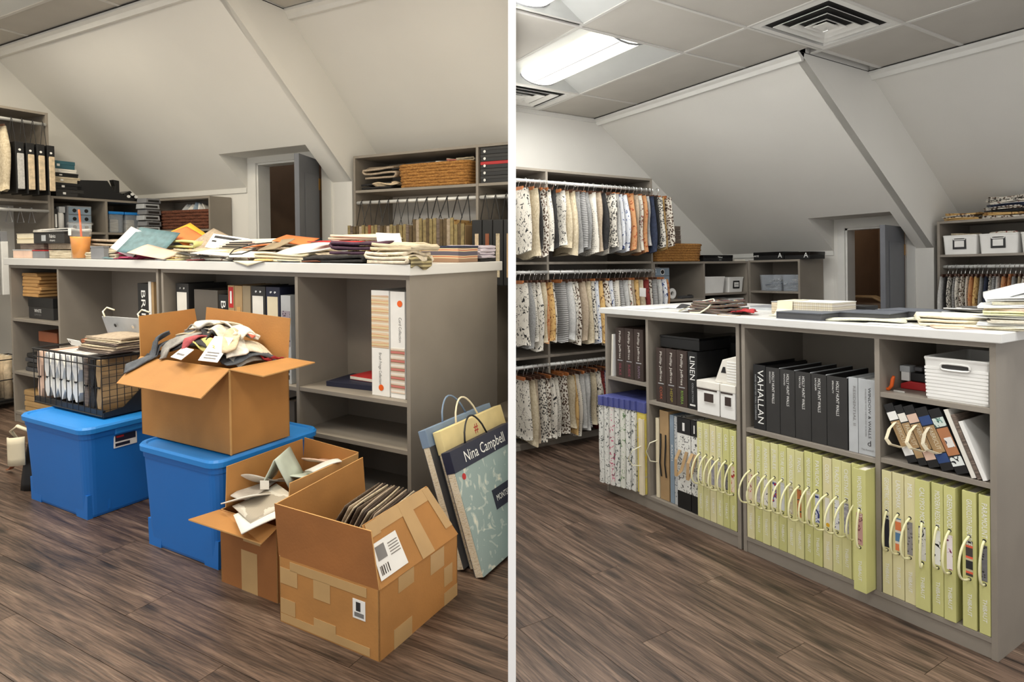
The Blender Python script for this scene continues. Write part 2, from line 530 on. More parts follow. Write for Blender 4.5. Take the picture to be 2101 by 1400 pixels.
def make_door(d, label, hinge, free, top, tdir):
    """open door leaf, hinge side at the casing"""
    h = Vector(hinge); f = Vector(free); L = (f - h).length
    ang = math.atan2(f.y - h.y, f.x - h.x)
    t = thing('door_leaf', label, 'door', (h.x, h.y, 0), (0, 0, ang))
    mb = MB().box(0, L, -0.0175, 0.0175, 0.012, top, 'door_paint')
    mb.build('leaf', t, bevel=0.002)
    for s in (-1, 1):
        m2 = MB()
        for z0, z1 in ((0.15, top * 0.48), (top * 0.55, top - 0.12)):
            y = s * 0.0175
            m2.box(0.09, L - 0.09, min(y, y + s * 0.004), max(y, y + s * 0.004), z0, z1, 'door_paint')
        m2.build('door_panel', t, bevel=0.003)
    for z in (0.25, top - 0.22):
        m3 = MB().box(-0.022, 0.012, -0.0185, 0.0185, z, z + 0.085, 'brass')
        m3.tube([(-0.008, tdir * 0.022, z), (-0.008, tdir * 0.022, z + 0.085)], 0.007, MATS['brass'], 8)
        m3.build('hinge', t)
    kb = MB().lathe([(0.0, 0.05), (0.02, 0.05), (0.026, 0.035), (0.016, 0.018), (0.01, 0.0)], MATS['brass'], 12)
    o = kb.build('door_knob', t, (L - 0.06, 0.0175 * -tdir, 0.92), (PI / 2 * tdir, 0, 0), smooth=True)
    return t

def troffer(x0, x1, y0, y1, c, label, watts, tint, group):
    """2x4 fluorescent fitting: flared white housing, ribbed lens down the middle"""
    cx, cy = (x0 + x1) / 2, (y0 + y1) / 2
    t = thing('ceiling_light', label, 'ceiling light', (cx, cy, c), None, group)
    w, l = (y1 - y0) / 2 - 0.012, (x1 - x0) / 2 - 0.012
    H = 0.085
    mb = MB()
    li, wi = l - 0.06, w * 0.40
    vs = [(-l, -w, 0), (l, -w, 0), (l, w, 0), (-l, w, 0), (-li, -wi, H), (li, -wi, H), (li, wi, H), (-li, wi, H)]
    mb.add(vs, [(0, 4, 5, 1), (1, 5, 6, 2), (2, 6, 7, 3), (3, 7, 4, 0), (4, 7, 6, 5)], mat('reflector_white', (186, 188, 186), 0.35, vary=0.01))
    mb.build('housing', t)
    fr = MB()
    for a in ((-l - 0.01, l + 0.01, -w - 0.01, -w), (-l - 0.01, l + 0.01, w, w + 0.01), (-l - 0.01, -l, -w, w), (l, l + 0.01, -w, w)):
        fr.box(*a, -0.004, 0.006, 'grid_metal')
    fr.build('frame', t)
    lens = MB(); n = 10
    def fn(u, v):
        th = PI * v
        return (-l * 0.93 + 2 * l * 0.93 * u, -math.cos(th) * wi * 0.98, 0.062 - math.sin(th) * 0.062)
    lm = 'lens_' + ROOM
    mat(lm, (255, 252, 240) if ROOM == 'R' else (255, 240, 215), 0.4, vary=0.0, emit=1.9)
    lens.grid(fn, 2, n, lm)
    for s in (-1, 1):
        pts = [fn(0 if s < 0 else 1, k / n) for k in range(n + 1)]
        lens.add(pts, [tuple(range(n + 1)) if s < 0 else tuple(range(n, -1, -1))], lm)
    lens.build('lens', t, smooth=True)
    rib = MB().tube([(-l * 0.9, -wi * 0.38, 0.002), (l * 0.9, -wi * 0.38, 0.002)], 0.0025, MATS['midgrey'], 5)
    rib.build('lens_seam', t)
    for s in (-1, 1):
        cl = MB()
        cl.tube([(s * l * 0.93, -math.cos(PI * k / 8) * wi, 0.064 - math.sin(PI * k / 8) * 0.066) for k in range(9)], 0.006, MATS['midgrey'], 5)
        cl.build('lens_end_cap', t)
    ld = bpy.data.lights.new('tube_light', 'AREA')
    ld.shape = 'RECTANGLE'; ld.size = 2 * l * 0.9; ld.size_y = wi * 1.8
    ld.energy = watts; ld.color = tint
    lo = bpy.data.objects.new('tube_light', ld); COL.objects.link(lo)
    lo.parent = t; lo.location = (0, 0, -0.012)
    return t

def diffuser(x0, x1, y0, y1, c, label):
    """square air diffuser with nested pressed-metal cones"""
    cx, cy = (x0 + x1) / 2, (y0 + y1) / 2
    t = thing('air_diffuser', label, 'air vent', (cx, cy, c))
    a, b = (x1 - x0) / 2 - 0.012, (y1 - y0) / 2 - 0.012
    def ring(k0, z0, k1, z1, name, mt='trim_paint'):
        mb = MB(); vs = []
        for k, z in ((k0, z0), (k1, z1), (k1, z1 + 0.004), (k0, z0 + 0.004)):
            vs += [(-a * k, -b * k, z), (a * k, -b * k, z), (a * k, b * k, z), (-a * k, b * k, z)]
        fs = []
        for r in range(4):
            for i in range(4):
                fs.append((r * 4 + i, r * 4 + (i + 1) % 4, ((r + 1) % 4) * 4 + (i + 1) % 4, ((r + 1) % 4) * 4 + i))
        mb.add(vs, fs, mt)
        mb.build(name, t)
    ring(1.0, 0.0, 0.86, 0.0, 'frame')
    ring(0.86, 0.0, 0.84, 0.04, 'cone')
    ring(0.70, -0.006, 0.60, 0.010, 'cone')
    ring(0.48, -0.008, 0.38, 0.010, 'cone')
    ring(0.28, -0.010, 0.18, 0.010, 'cone')
    MB().box(-a * 0.86, a * 0.86, -b * 0.86, b * 0.86, 0.014, 0.018, 'shadow_gap').build('slot_shade', t)  # near-black plate set shallow; puts the shade between the cones into colour
    MB().box(-a * 0.17, a * 0.17, -b * 0.17, b * 0.17, -0.010, -0.004, 'trim_paint').build('centre_plate', t)
    MB().tube([(0, 0, -0.012), (0, 0, -0.03)], 0.004, MATS['chrome'], 6).tube([(-0.014, 0, -0.03), (0.014, 0, -0.03)], 0.003, MATS['chrome'], 6).build('damper_key', t)
    return t

RD = dict(W=-3.381, yc=1.201, c=2.588, yk=2.869, zk=1.396, xs=-1.439, yc2=1.995, zs=1.666, xd0=-2.217, xd1=-1.565, j0=-2.115, j1=-1.625, jt=1.585, cas=0.062)
LD = dict(W=-4.336, yc=0.385, c=2.625, yk=1.481, zk=1.596, xs=-1.682, yc2=0.901, zs=1.837, xd0=-2.809, xd1=-1.873, j0=-2.690, j1=-1.965, jt=1.79, cas=0.09)

# ------------------------------------------------------------------ tidied room: floor, walls, ceiling
ROOM = 'R'
make_floor(-3.4, 1.6, -3.6, 4.2, 'tidied room floor of wide grey-brown wood planks')
make_shell(RD, 0.6, -3.6, 'tidied room')
c = RD['c']
mb = MB().box(-3.46, 1.6, -3.6, 1.201, c + 0.13, c + 0.2, 'tile').box(-1.49, 1.6, 1.201, 2.06, c + 0.13, c + 0.2, 'tile')
ceil = struct('ceiling', mb, 'tidied room suspended ceiling of square acoustic tiles', 'ceiling')
XL = [-3.381, -2.835, -1.815, -1.36, -0.885, -0.41, 0.065, 1.085, 1.6]
YL = [-3.45, -2.64, -1.83, -1.02, -0.21, 0.60, 1.201]
fix = {(1, 4), (2, 3), (4, 3), (6, 3), (6, 4), (1, 2), (4, 1), (1, 0), (6, 1), (0, 4), (3, 5)}
cells = []
for i in range(len(XL) - 1):
    for j in range(len(YL) - 1):
        y1 = YL[j + 1]
        if XL[i] > -1.4 and j == 5: y1 = 1.31
        if (i, j) not in fix and not (i == 3 and j == 3):
            cells.append((XL[i], XL[i + 1], YL[j], y1))
for i in range(3, len(XL) - 1):
    cells.append((max(XL[i], -1.43), XL[i + 1], 1.31, 1.985))
make_tiles(ceil, c, cells)
g = MB()
for x in XL[1:-1]:
    g.box(x - 0.009, x + 0.009, -3.6, 1.31 if x > -1.4 else 1.201, c - 0.002, c + 0.006, 'grid_metal')
    if x > -1.4:
        g.box(x - 0.012, x + 0.012, 1.31, 1.99, c - 0.002, c + 0.006, 'grid_metal')
for y in YL[:-1]:
    g.box(-3.381, 1.6, y - 0.009, y + 0.009, c - 0.0025, c + 0.006, 'grid_metal')
g.box(-1.43, 1.6, 1.298, 1.322, c - 0.0025, c + 0.006, 'grid_metal')
g.build('ceiling_grid', ceil)
ring = MB().box(-3.381, -1.44, 1.176, 1.184, c - 0.004, c - 0.001, 'shadow_gap').box(-1.44, 0.6, 1.970, 1.978, c - 0.004, c - 0.001, 'shadow_gap')
ring.box(-1.445, -1.437, 1.2, 1.99, c - 0.004, c - 0.001, 'shadow_gap').build('edge_shade', ceil)  # dark strips coloured as the shadow line along the ceiling edge
troffer(-2.835, -1.815, -0.21, 0.60, c, 'lit fluorescent ceiling light in full view above the tidied room', LIGHT_R, TINT_R, 'fluorescent ceiling lights')
troffer(-1.815 + 0.04, -0.885, -1.02, -0.21, c, 'lit fluorescent ceiling light cut off at the top beside the white partition', LIGHT_R, TINT_R, 'fluorescent ceiling lights')
_off = 'lit fluorescent ceiling light of the tidied room outside the picture'
for (xa, xb, ya, yb) in ((0.065, 1.085, -0.21, 0.60), (0.065, 1.085, -1.02, -0.21), (0.065, 1.085, -2.64, -1.83), (-2.835, -1.815, -3.45, -2.64)):
    troffer(xa, xb, ya, yb, c, _off, LIGHT_R, TINT_R, 'fluorescent ceiling lights')
diffuser(-1.36, -0.885, 0.60, 1.31, c, 'square white air diffuser in the ceiling near the step')
diffuser(-3.381, -2.835, -0.21, 0.60, c, 'air diffuser at the far end of the lit ceiling light')
make_door(RD, 'dark grey door standing open in the tidied room', (-1.652, 2.842, 0), (-1.565, 2.385, 0), 1.565, -1)

# ------------------------------------------------------------------ cluttered room: floor, walls, ceiling
ROOM = 'L'
make_floor(-4.34, 1.6, -2.4, 2.8, 'cluttered room floor of wide brown wood planks')
make_shell(LD, 0.4, -2.4, 'cluttered room')
c = LD['c']
mb = MB().box(-4.42, 1.8, -2.6, 0.385, c + 0.13, c + 0.2, 'tile').box(-1.74, 1.8, 0.385, 0.96, c + 0.13, c + 0.2, 'tile')
ceil = struct('ceiling', mb, 'cluttered room suspended ceiling of acoustic tiles', 'ceiling')
XL = [-4.336, -3.69, -2.55, -1.98, -1.41, -0.84, 0.3, 0.87, 1.8]
YL = [-2.54, -1.88, -1.22, -0.56, 0.10, 0.385]
fix = {(1, 3), (5, 3), (5, 2), (1, 1), (5, 1), (1, 2), (3, 3), (3, 1)}
cells = [(XL[i], XL[i + 1], YL[j], YL[j + 1]) for i in range(len(XL) - 1) for j in range(len(YL) - 1) if (i, j) not in fix]
cells += [(max(XL[i], -1.67), XL[i + 1], 0.385, 0.89) for i in range(3, len(XL) - 1)]
make_tiles(ceil, c, cells)
g = MB()
for x in XL[1:-1]:
    g.box(x - 0.012, x + 0.012, -2.6, 0.89 if x > -1.6 else 0.385, c - 0.002, c + 0.006, 'grid_metal')
for y in YL[:-1]:
    g.box(-4.336, 1.8, y - 0.012, y + 0.012, c - 0.0025, c + 0.006, 'grid_metal')
g.build('ceiling_grid', ceil)
MB().box(-4.336, -1.68, 0.36, 0.368, c - 0.004, c - 0.001, 'shadow_gap').box(-1.686, -1.678, 0.39, 0.89, c - 0.004, c - 0.001, 'shadow_gap').build('edge_shade', ceil)  # near-black strips paint the shade line where ceiling meets walls
troffer(-3.69, -2.55, -0.56, 0.10, c, 'fluorescent ceiling light peeking in at the upper left corner', LIGHT_L, TINT_L, 'fluorescent ceiling lights next door')
_off = 'lit fluorescent ceiling light of the cluttered room outside the picture'
for (xa, xb, ya, yb) in ((-0.84, 0.3, -0.56, 0.10), (-0.84, 0.3, -1.88, -1.22), (-3.69, -2.55, -1.88, -1.22), (-1.98 + 0.0, -0.84, -1.22, -0.56)):
    troffer(xa, xb, ya, yb, c, _off, LIGHT_L, TINT_L, 'fluorescent ceiling lights next door')
make_door(LD, 'dark grey door standing open in the cluttered room', (-2.0, 1.452, 0), (-1.862, 1.135, 0), 1.765, -1)

# white partition between the two rooms, seen edge-on
ROOM = 'R'
near = 1.45; th = 0.0182
MP = Matrix((AX_R, AX_D, AX_F)).transposed().to_4x4(); MP.translation = CAM
mb = MB().box(-th / 2, th / 2, -1.9, 1.6, near, 7.5, 'partition_paint', MP)
struct('wall_partition', mb, 'thin white partition standing between the cluttered and the tidied room', 'wall')
# ------------------------------------------------------------------ cabinets
def cabinet(name, label, cat, x0, x1, y0, depth, zt, bays, mid, deck=0.07, face='y', group=None, pt=0.018, lam='laminate', rails=(), low_back=None):
    """open-fronted cabinet. bays: list of (end coordinate along its front, [shelf tops]).
    face 'y': front at y0 facing -y, running along x.  face 'x': front at y0 (an x value) facing +x, running along y."""
    if face == 'y':
        base = (x0, y0, 0); T = lambda u0, u1, w0, w1, z0, z1: (u0 - x0, u1 - x0, w0, w1, z0, z1)
    else:
        base = (y0, x0, 0); T = lambda u0, u1, w0, w1, z0, z1: (-w1, -w0, u0 - x0, u1 - x0, z0, z1)
    t = thing(name, label, cat, base, None, group)
    B = lambda nm, u0, u1, w0, w1, z0, z1, mt=lam: MB().box(*T(u0, u1, w0, w1, z0, z1), mt).build(nm, t, bevel=0.0008)
    B('side_panel', x0, x0 + pt, 0, depth, 0.0, zt)
    B('side_panel', x1 - pt, x1, 0, depth, 0.0, zt)
    B('top_panel', x0 + pt, x1 - pt, 0, depth, zt - pt, zt)
    if deck:
        B('bottom_panel', x0 + pt, x1 - pt, 0.0, depth, deck - pt, deck)
        B('toe_kick', x0 + pt, x1 - pt, 0.004, 0.02, 0.0, deck - pt)
    zb = deck
    if low_back:
        zb = low_back
        B('back_panel', x0 + pt, x1 - pt, mid, mid + 0.008, deck, zb, 'wall_paint')  # added white panel stands in for the wall behind, which would be dark
    B('back_panel', x0 + pt, x1 - pt, mid, mid + 0.008, zb, zt - pt)
    if depth - mid > 0.05:
        B('rear_panel', x0 + pt, x1 - pt, depth - 0.012, depth - 0.002, deck, zt - pt)
    u = x0 + pt
    for k, (ue, shelves) in enumerate(bays):
        last = k == len(bays) - 1
        a = u; b = (x1 - pt) if last else ue - pt / 2
        for z in shelves:
            B('shelf', a, b, 0.002, mid, z - pt, z)
        if not last:
            B('divider', ue - pt / 2, ue + pt / 2, 0, mid, deck, zt - pt)
        u = ue + pt / 2
    for (ra, rb, rz, rw) in rails:
        if face == 'y':
            p0, p1 = (ra - x0, rw, rz), (rb - x0, rw, rz)
        else:
            p0, p1 = (-rw, ra - x0, rz), (-rw, rb - x0, rz)
        r = MB().tube([p0, p1], 0.013, MATS['white_metal'], 10).build('hanging_rail', t, smooth=True)
    return t

# ---- tidied room island
ROOM = 'R'
cabinet('island_cabinet', 'grey open island cabinet holding brown books and white lidded boxes', 'cabinet', -1.882, -0.968, 0, 0.86, 1.018, [(-1.547, [0.662]), (0, [0.576])], 0.43)
cabinet('island_cabinet', 'grey open island cabinet holding black binders and leaning sample books', 'cabinet', -0.956, 0.0, 0, 0.86, 1.018, [(-0.367, [0.556]), (0, [0.806, 0.566])], 0.43)
o = tag(MB().box(-1.906, 0.024, -0.024, 0.89, 1.0185, 1.05, 'worktop').build('worktop', bevel=0.003), 'long white worktop strewn with folded fabrics in the tidied room', 'worktop')
# ---- tidied room wall units
WF = -2.822
tall = cabinet('hanging_rack_unit', 'tall grey rack unit hung with rows of fabric samples beside the partition', 'shelving', -0.75, 1.322, WF, 0.55, 2.0, [(0.275, [1.33, 0.656]), (9, [1.33, 0.656])], 0.54, deck=0.05, face='x',
    rails=[(-0.73, 0.268, 1.905, 0.0), (0.282, 1.30, 1.905, 0.0), (-0.73, 0.268, 1.255, 0.0), (0.282, 1.30, 1.255, 0.0), (-0.73, 0.268, 0.585, 0.0), (0.282, 1.30, 0.585, 0.0)])
cabinet('low_shelf_unit', 'low grey shelf unit with a wicker basket standing on top', 'shelving', 1.324, 2.52, WF, 0.55, 1.325, [(1.93, [1.01]), (9, [1.046, 0.72])], 0.54, face='x')
cabinet('low_shelf_unit', 'low grey shelf unit next to the dark door holding clear plastic bins', 'shelving', -2.8215, -2.312, 2.522, 0.34, 1.331, [(0, [1.056, 0.74])], 0.33)
cabinet('hanging_rack_unit', 'grey rack unit with white bins at the right edge of the tidied room', 'shelving', -1.40, -0.2, 2.83, 0.50, 1.588, [(0, [1.34])], 0.49, deck=0.05,
    rails=[(-1.382, -0.22, 1.25, 0.06)])

# ---- cluttered room island
ROOM = 'L'
cabinet('island_cabinet', 'grey open island cabinet behind the first blue bin with kraft folders inside', 'cabinet', -3.201, -1.625, 0, 0.675, 1.006, [(-2.613, [0.668, 0.328]), (0, [0.49])], 0.30)
cabinet('island_cabinet', 'grey open island cabinet behind the cardboard boxes with two white binders', 'cabinet', -1.60, 0.0, 0, 0.675, 1.006, [(-0.623, [0.50, 0.25]), (0, [0.504, 0.312])], 0.30)
tag(MB().box(-3.222, 0.018, -0.02, 0.695, 1.0065, 1.05, 'worktop').build('worktop', bevel=0.003), 'long cream-white worktop buried under loose samples', 'worktop')
WL = -3.787
cabinet('hanging_rack_unit', 'tall grey rack unit with black sample books at the left edge', 'shelving', -0.55, 0.518, WL, 0.54, 2.12, [(0, [1.465])], 0.53, deck=0.05, face='x', low_back=1.45,
    rails=[(-0.53, 0.50, 2.03, 0.0), (-0.53, 0.50, 1.388, 0.0)])
cabinet('low_shelf_unit', 'low grey shelf unit with a dark machine on top', 'shelving', 0.520, 1.277, WL, 0.54, 1.506, [(0.914, [1.24]), (9, [1.24])], 0.53, face='x')
cabinet('low_shelf_unit', 'low grey shelf unit holding a dark brown basket', 'shelving', -3.765, -3.0, 1.278, 0.195, 1.53, [(0, [1.268])], 0.185)
cabinet('hanging_rack_unit', 'grey rack unit with a straw basket on its top shelf', 'shelving', -1.645, 0.6, 1.455, 0.42, 1.770, [(-0.602, [1.525]), (9, [1.525])], 0.41, deck=0.05, low_back=1.51,
    rails=[(-1.625, -0.615, 1.437, 0.02), (-0.59, 0.5, 1.437, 0.02)])
# ------------------------------------------------------------------ reusable things
ORD = ['first', 'second', 'third', 'fourth', 'fifth', 'sixth', 'seventh', 'eighth', 'ninth', 'tenth', 'eleventh', 'twelfth', 'thirteenth', 'fourteenth', 'fifteenth', 'sixteenth', 'seventeenth', 'eighteenth', 'nineteenth', 'twentieth',
       'twenty-first', 'twenty-second', 'twenty-third', 'twenty-fourth', 'twenty-fifth', 'twenty-sixth', 'twenty-seventh', 'twenty-eighth', 'twenty-ninth', 'thirtieth', 'thirty-first', 'thirty-second', 'thirty-third', 'thirty-fourth', 'thirty-fifth']
DOWN, XP, XM, ZP = (0, 0, -1), (1, 0, 0), (-1, 0, 0), (0, 0, 1)
def book(label, x0, x1, y0, depth, z0, z1, cover, pages='pages', cat='book', group=None, name='sample_book', rot=None, spine=None, top_in=0.01, pivot='c'):
    """standing book or binder: cover of spine and two boards, page block inside. Local x across the spine (0 = left edge), y depth, z up."""
    w = x1 - x0; h = z1 - z0
    t = thing(name, label, cat, (x0, y0, z0), rot, group)
    b = 0.003
    c = MB()
    c.box(0.0006, w - 0.0006, 0, b, 0, h, cover)
    c.box(0.0006, b, b, depth, 0, h, cover).box(w - b, w - 0.0006, b, depth, 0, h, cover)
    bm = c.build('cover', t, bevel=0.0008)
    MB().box(b, w - b, b, depth - 0.006, 0.004, h - top_in, pages).build('pages', t)
    return t
def vtext(s, size, mt, t, x, z, y=-0.0006, width=None, name='lettering', align='LEFT', upx=XP):
    """lettering that reads downwards on a spine facing -y"""
    return text(s, size, mt, t, (x, y, z), DOWN, upx, align, name, width=width)
def lime_book(label, x0, x1, y0, title, sw, cover='lime', z0=0.0715, z1=0.52, depth=0.37, sag=(-0.012, -0.045, 0.0), group='lime green sample books', cord='cord_lime', maker='THIBAUT', rot=None):
    w = x1 - x0
    t = book(label, x0, x1, y0, depth, z0, z1, cover, group=group, rot=rot)
    h = z1 - z0; k = h / 0.449
    MB().box(w * 0.26, w * 0.74, -0.0009, 0, 0.172 * k, 0.288 * k, sw).build('swatch', t)
    for z in (0.303 * k, 0.162 * k):
        MB().lathe([(0.0, 0.0012), (0.0045, 0.0012), (0.006, 0.0)], MATS['black'], 10).build('eyelet', t, (w / 2, -0.0001, z), (PI / 2, 0, 0))
    sx, sy, sz = sag
    za, zb = 0.303 * k, 0.162 * k
    pts = []
    for i in range(13):
        u = i / 12
        bul = math.sin(PI * u) ** 0.75
        drop = sz * math.sin(PI * u) - 0.05 * math.sin(PI * u) * (u)
        pts.append((w / 2 + sx * bul, -0.001 + sy * bul, za + (zb - za) * u + drop))
    MB().tube(pts, 0.0038, MATS[cord], 6).build('cord_handle', t, smooth=True)
    vtext(title, 0.022, 'white_ink', t, w * 0.5, h - 0.025, width=min(0.0125 * len(title), 0.15 * k))
    vtext(maker, 0.017, 'white_ink', t, w * 0.5, 0.115 * k, width=0.075)
    return t
def ribbon(t, pts, width, mt, axis=(1, 0, 0), name='strap', th=0.0016):
    """flat strap following pts, its width along axis"""
    a = Vector(axis).normalized() * width / 2
    P = [Vector(p) for p in pts]; n = len(P) - 1
    def fn(u, v):
        i = min(int(u * n), n - 1); f = u * n - i
        return P[i].lerp(P[i + 1], f) + a * (2 * v - 1)
    return MB().grid(fn, n, 1, mt, th).build(name, t, smooth=False)
def fold_path(w, h, layers, rnd_):
    pts = []
    dz = h / layers
    for i in range(layers):
        z = (i + 0.5) * dz
        a, b = -w / 2 + rnd_.uniform(0, 0.06) * w, w / 2 - rnd_.uniform(0, 0.06) * w
        xs = [a + (b - a) * k / 5 for k in range(6)]
        if i % 2:
            xs = xs[::-1]
        for x in xs:
            pts.append((x, z + rnd_.uniform(-0.06, 0.06) * dz))
        if i < layers - 1:
            e = (1 if i % 2 == 0 else -1) * dz * 0.45
            pts.append((xs[-1] + e, z + dz / 2))
    return pts
def folded(label, loc, w, d, h, layers, mt, rotz=0.0, tilt=(0, 0), cat='fabric', group=None, seed=1, name='folded_fabric', wave=0.006, droop=0.0):
    """a length of cloth folded back and forth into a flat stack"""
    r = random.Random(seed)
    P = [Vector((p[0], 0, p[1])) for p in fold_path(w, h, layers, r)]
    n = len(P) - 1
    ph = [r.uniform(0, 6) for _ in range(4)]
    th = min(h / layers * 0.72, 0.012)
    def fn(u, v):
        i = min(int(u * n), n - 1); f = u * n - i
        p = P[i].lerp(P[i + 1], f)
        y = (v - 0.5) * d
        e = 1 + 0.03 * math.sin(5 * u + ph[0])
        z = p.z * (1 + 0.10 * math.sin(3 * v + ph[1])) + wave * math.sin(7 * v + ph[2] + 3 * p.x / w) * min(1, p.z / h + 0.15)
        z -= droop * max(0, abs(2 * v - 1) - 0.5)
        return (p.x + 0.012 * math.sin(4 * v + ph[3]) * w * 4 * 0.25, y * e, max(th / 2 + 0.0008, z))
    o = MB().grid(fn, n, 8, mt, th).build(name, None, loc, (tilt[0], tilt[1], rotz), smooth=True)
    return tag(o, label, cat, group)
def sheet(label, loc, w, d, mt, rotz=0.0, curl=0.01, tilt=(0, 0), cat='paper', group=None, seed=1, name='loose_sheet', th=0.0012, parts=()):
    r = random.Random(seed); ph = [r.uniform(0, 6) for _ in range(4)]
    def fn(u, v):
        z = curl * (0.5 + 0.5 * math.sin(2.2 * u + ph[0])) * (0.6 + 0.4 * math.sin(2.8 * v + ph[1])) + th
        return ((u - 0.5) * w, (v - 0.5) * d, z)
    o = MB().grid(fn, 8, 6, mt, th).build(name, None, loc, (tilt[0], tilt[1], rotz), smooth=True)
    return tag(o, label, cat, group)
def scrap(label, loc, w, d, h, mt, rotz=0.0, seed=1, cat='fabric', group=None, name='fabric_scrap', dome=None, th=0.003, tilt=(0, 0)):
    """crumpled piece of cloth"""
    r = random.Random(seed)
    A = [(r.uniform(2, 7), r.uniform(2, 7), r.uniform(0, 6), r.uniform(0.3, 1)) for _ in range(5)]
    def fn(u, v):
        z = sum(a[3] * math.sin(a[0] * u + a[1] * v * (1 if i % 2 else -1) + a[2]) for i, a in enumerate(A)) / 3.2
        x = (u - 0.5) * w * (1 - 0.16 * math.sin(PI * v + A[0][2])); y = (v - 0.5) * d * (1 - 0.16 * math.sin(PI * u + A[1][2]))
        zz = h * (0.5 + 0.5 * z)
        if dome:
            zz -= dome * ((2 * u - 1) ** 2 + (2 * v - 1) ** 2)
        return (x, y, max(zz, th / 2 + 0.0006))
    o = MB().grid(fn, 12, 9, mt, th).build(name, None, loc, (tilt[0], tilt[1], rotz), smooth=True)
    return tag(o, label, cat, group)
def bin_tub(label, x0, x1, y0, y1, z0, z1, mt, taper=0.88, cat='bin', name='storage_bin', rim=0.012, wall=0.004, group=None, slot=None, plate=None, rot=None):
    """open tub with a tapered wall, rolled rim, optional hand slot and label plate on the -y face"""
    cx, cy = (x0 + x1) / 2, (y0 + y1) / 2
    a, b, h = (x1 - x0) / 2, (y1 - y0) / 2, z1 - z0
    t = thing(name, label, cat, (cx, cy, z0), rot, group)
    def loop(k, z, inset=0.0, n=4):
        pts = []
        ra = 0.12 * min(a, b)
        for sx, sy, t0 in ((1, 1, 0), (-1, 1, PI / 2), (-1, -1, PI), (1, -1, 1.5 * PI)):
            for q in range(n + 1):
                th = t0 + PI / 2 * q / n
                pts.append((sx * (a * k - inset - ra) + ra * math.cos(th), sy * (b * k - inset - ra) + ra * math.sin(th), z))
        return pts
    rows = [loop(taper, 0), loop(1 - (1 - taper) * 0.12, h - rim), loop(1.0, h - rim), loop(1.015, h - rim * 0.4), loop(1.0, h), loop(1, h, wall * 2), loop(taper, wall, wall * 2)]
    m = len(rows[0]); vs = [p for r in rows for p in r]
    fs = [(i * m + j, i * m + (j + 1) % m, (i + 1) * m + (j + 1) % m, (i + 1) * m + j) for i in range(len(rows) - 1) for j in range(m)]
    fs += [tuple(range(m))[::-1], tuple(range((len(rows) - 1) * m, len(rows) * m))]
    MB().add(vs, fs, mt).build('tub', t, smooth=False)
    yf = -b * (taper + (1 - taper) * 0.72)
    if slot:
        w, hh = slot
        fr = MB(); zc = h * 0.8
        pts = []
        for q in range(16):
            th = 2 * PI * q / 16
            pts.append((w / 2 * max(-1, min(1, 1.25 * math.cos(th))), yf - 0.004, zc + hh / 2 * max(-1, min(1, 1.25 * math.sin(th)))))
        fr.tube(pts, 0.004, MATS['white'], 5, closed=True)
        fr.build('handle_rim', t, smooth=True)
        MB().box(-w / 2 + 0.002, w / 2 - 0.002, yf - 0.004, yf + 0.002, zc - hh / 2 + 0.002, zc + hh / 2 - 0.002, 'charcoal').build('handle_slot', t)
    if plate:
        w, hh, z = plate
        yy = -b * (taper + (1 - taper) * (z / h)) - 0.002
        p = MB().box(-w / 2, w / 2, yy - 0.003, yy + 0.004, z - hh / 2, z + hh / 2, 'black').build('label_frame', t)
        MB().box(-w * 0.36, w * 0.36, yy - 0.004, yy - 0.002, z - hh * 0.3, z + hh * 0.3, 'white').build('label_card', t)
    return t
FAB = []
def fab(nm, word, *a, **k):
    pattern(nm, *a, **k); FAB.append((nm, word))
W_, C_, K_, G_ = (212, 206, 194), (214, 200, 172), (22, 21, 22), (140, 138, 134)
fab('f_white_spot', 'white and black spotted', 'spots', [W_, (120, 116, 110), K_], 62)
fab('f_cream', 'cream textured', 'noise', [(164, 148, 120), (212, 200, 174)], 60)
fab('f_black_white', 'black and white patterned', 'floral', [W_, K_], 38)
fab('f_grey', 'grey woven', 'noise', [(112, 112, 112), (168, 167, 164)], 90)
fab('f_grey_pale', 'pale grey woven', 'noise', [(160, 160, 158), (206, 204, 200)], 70)
fab('f_taupe', 'taupe linen', 'noise', [(150, 132, 112), (188, 172, 150)], 70)
fab('f_blue', 'blue and white patterned', 'floral', [(214, 216, 220), (72, 92, 140), (34, 46, 92)], 30)
fab('f_rust', 'rust orange patterned', 'floral', [(190, 140, 96), (180, 84, 40), (96, 50, 30)], 34)
fab('f_dark', 'black woven', 'noise', [(14, 14, 15), (48, 46, 46)], 60)
fab('f_dot', 'white and charcoal dotted', 'dots', [W_, (60, 56, 56)], 70)
fab('f_gold', 'gold brown patterned', 'floral', [(206, 170, 110), (150, 104, 52), (110, 84, 60)], 30)
fab('f_multi', 'multicoloured floral', 'floral', [(226, 220, 206), (150, 70, 70), (96, 120, 96), (60, 60, 80)], 30)
fab('f_silver', 'silver striped', 'stripe', [(150, 150, 150), (210, 208, 204), (70, 68, 66)], 22)
fab('f_ikat', 'brown and white zigzag', 'spots', [W_, (104, 78, 60), (50, 38, 32)], 58)
fab('f_navy', 'navy blue', 'noise', [(24, 30, 48), (52, 62, 86)], 60)
fab('f_wine', 'dark red patterned', 'spots', [(120, 40, 36), (70, 22, 24)], 40)
MH = {}
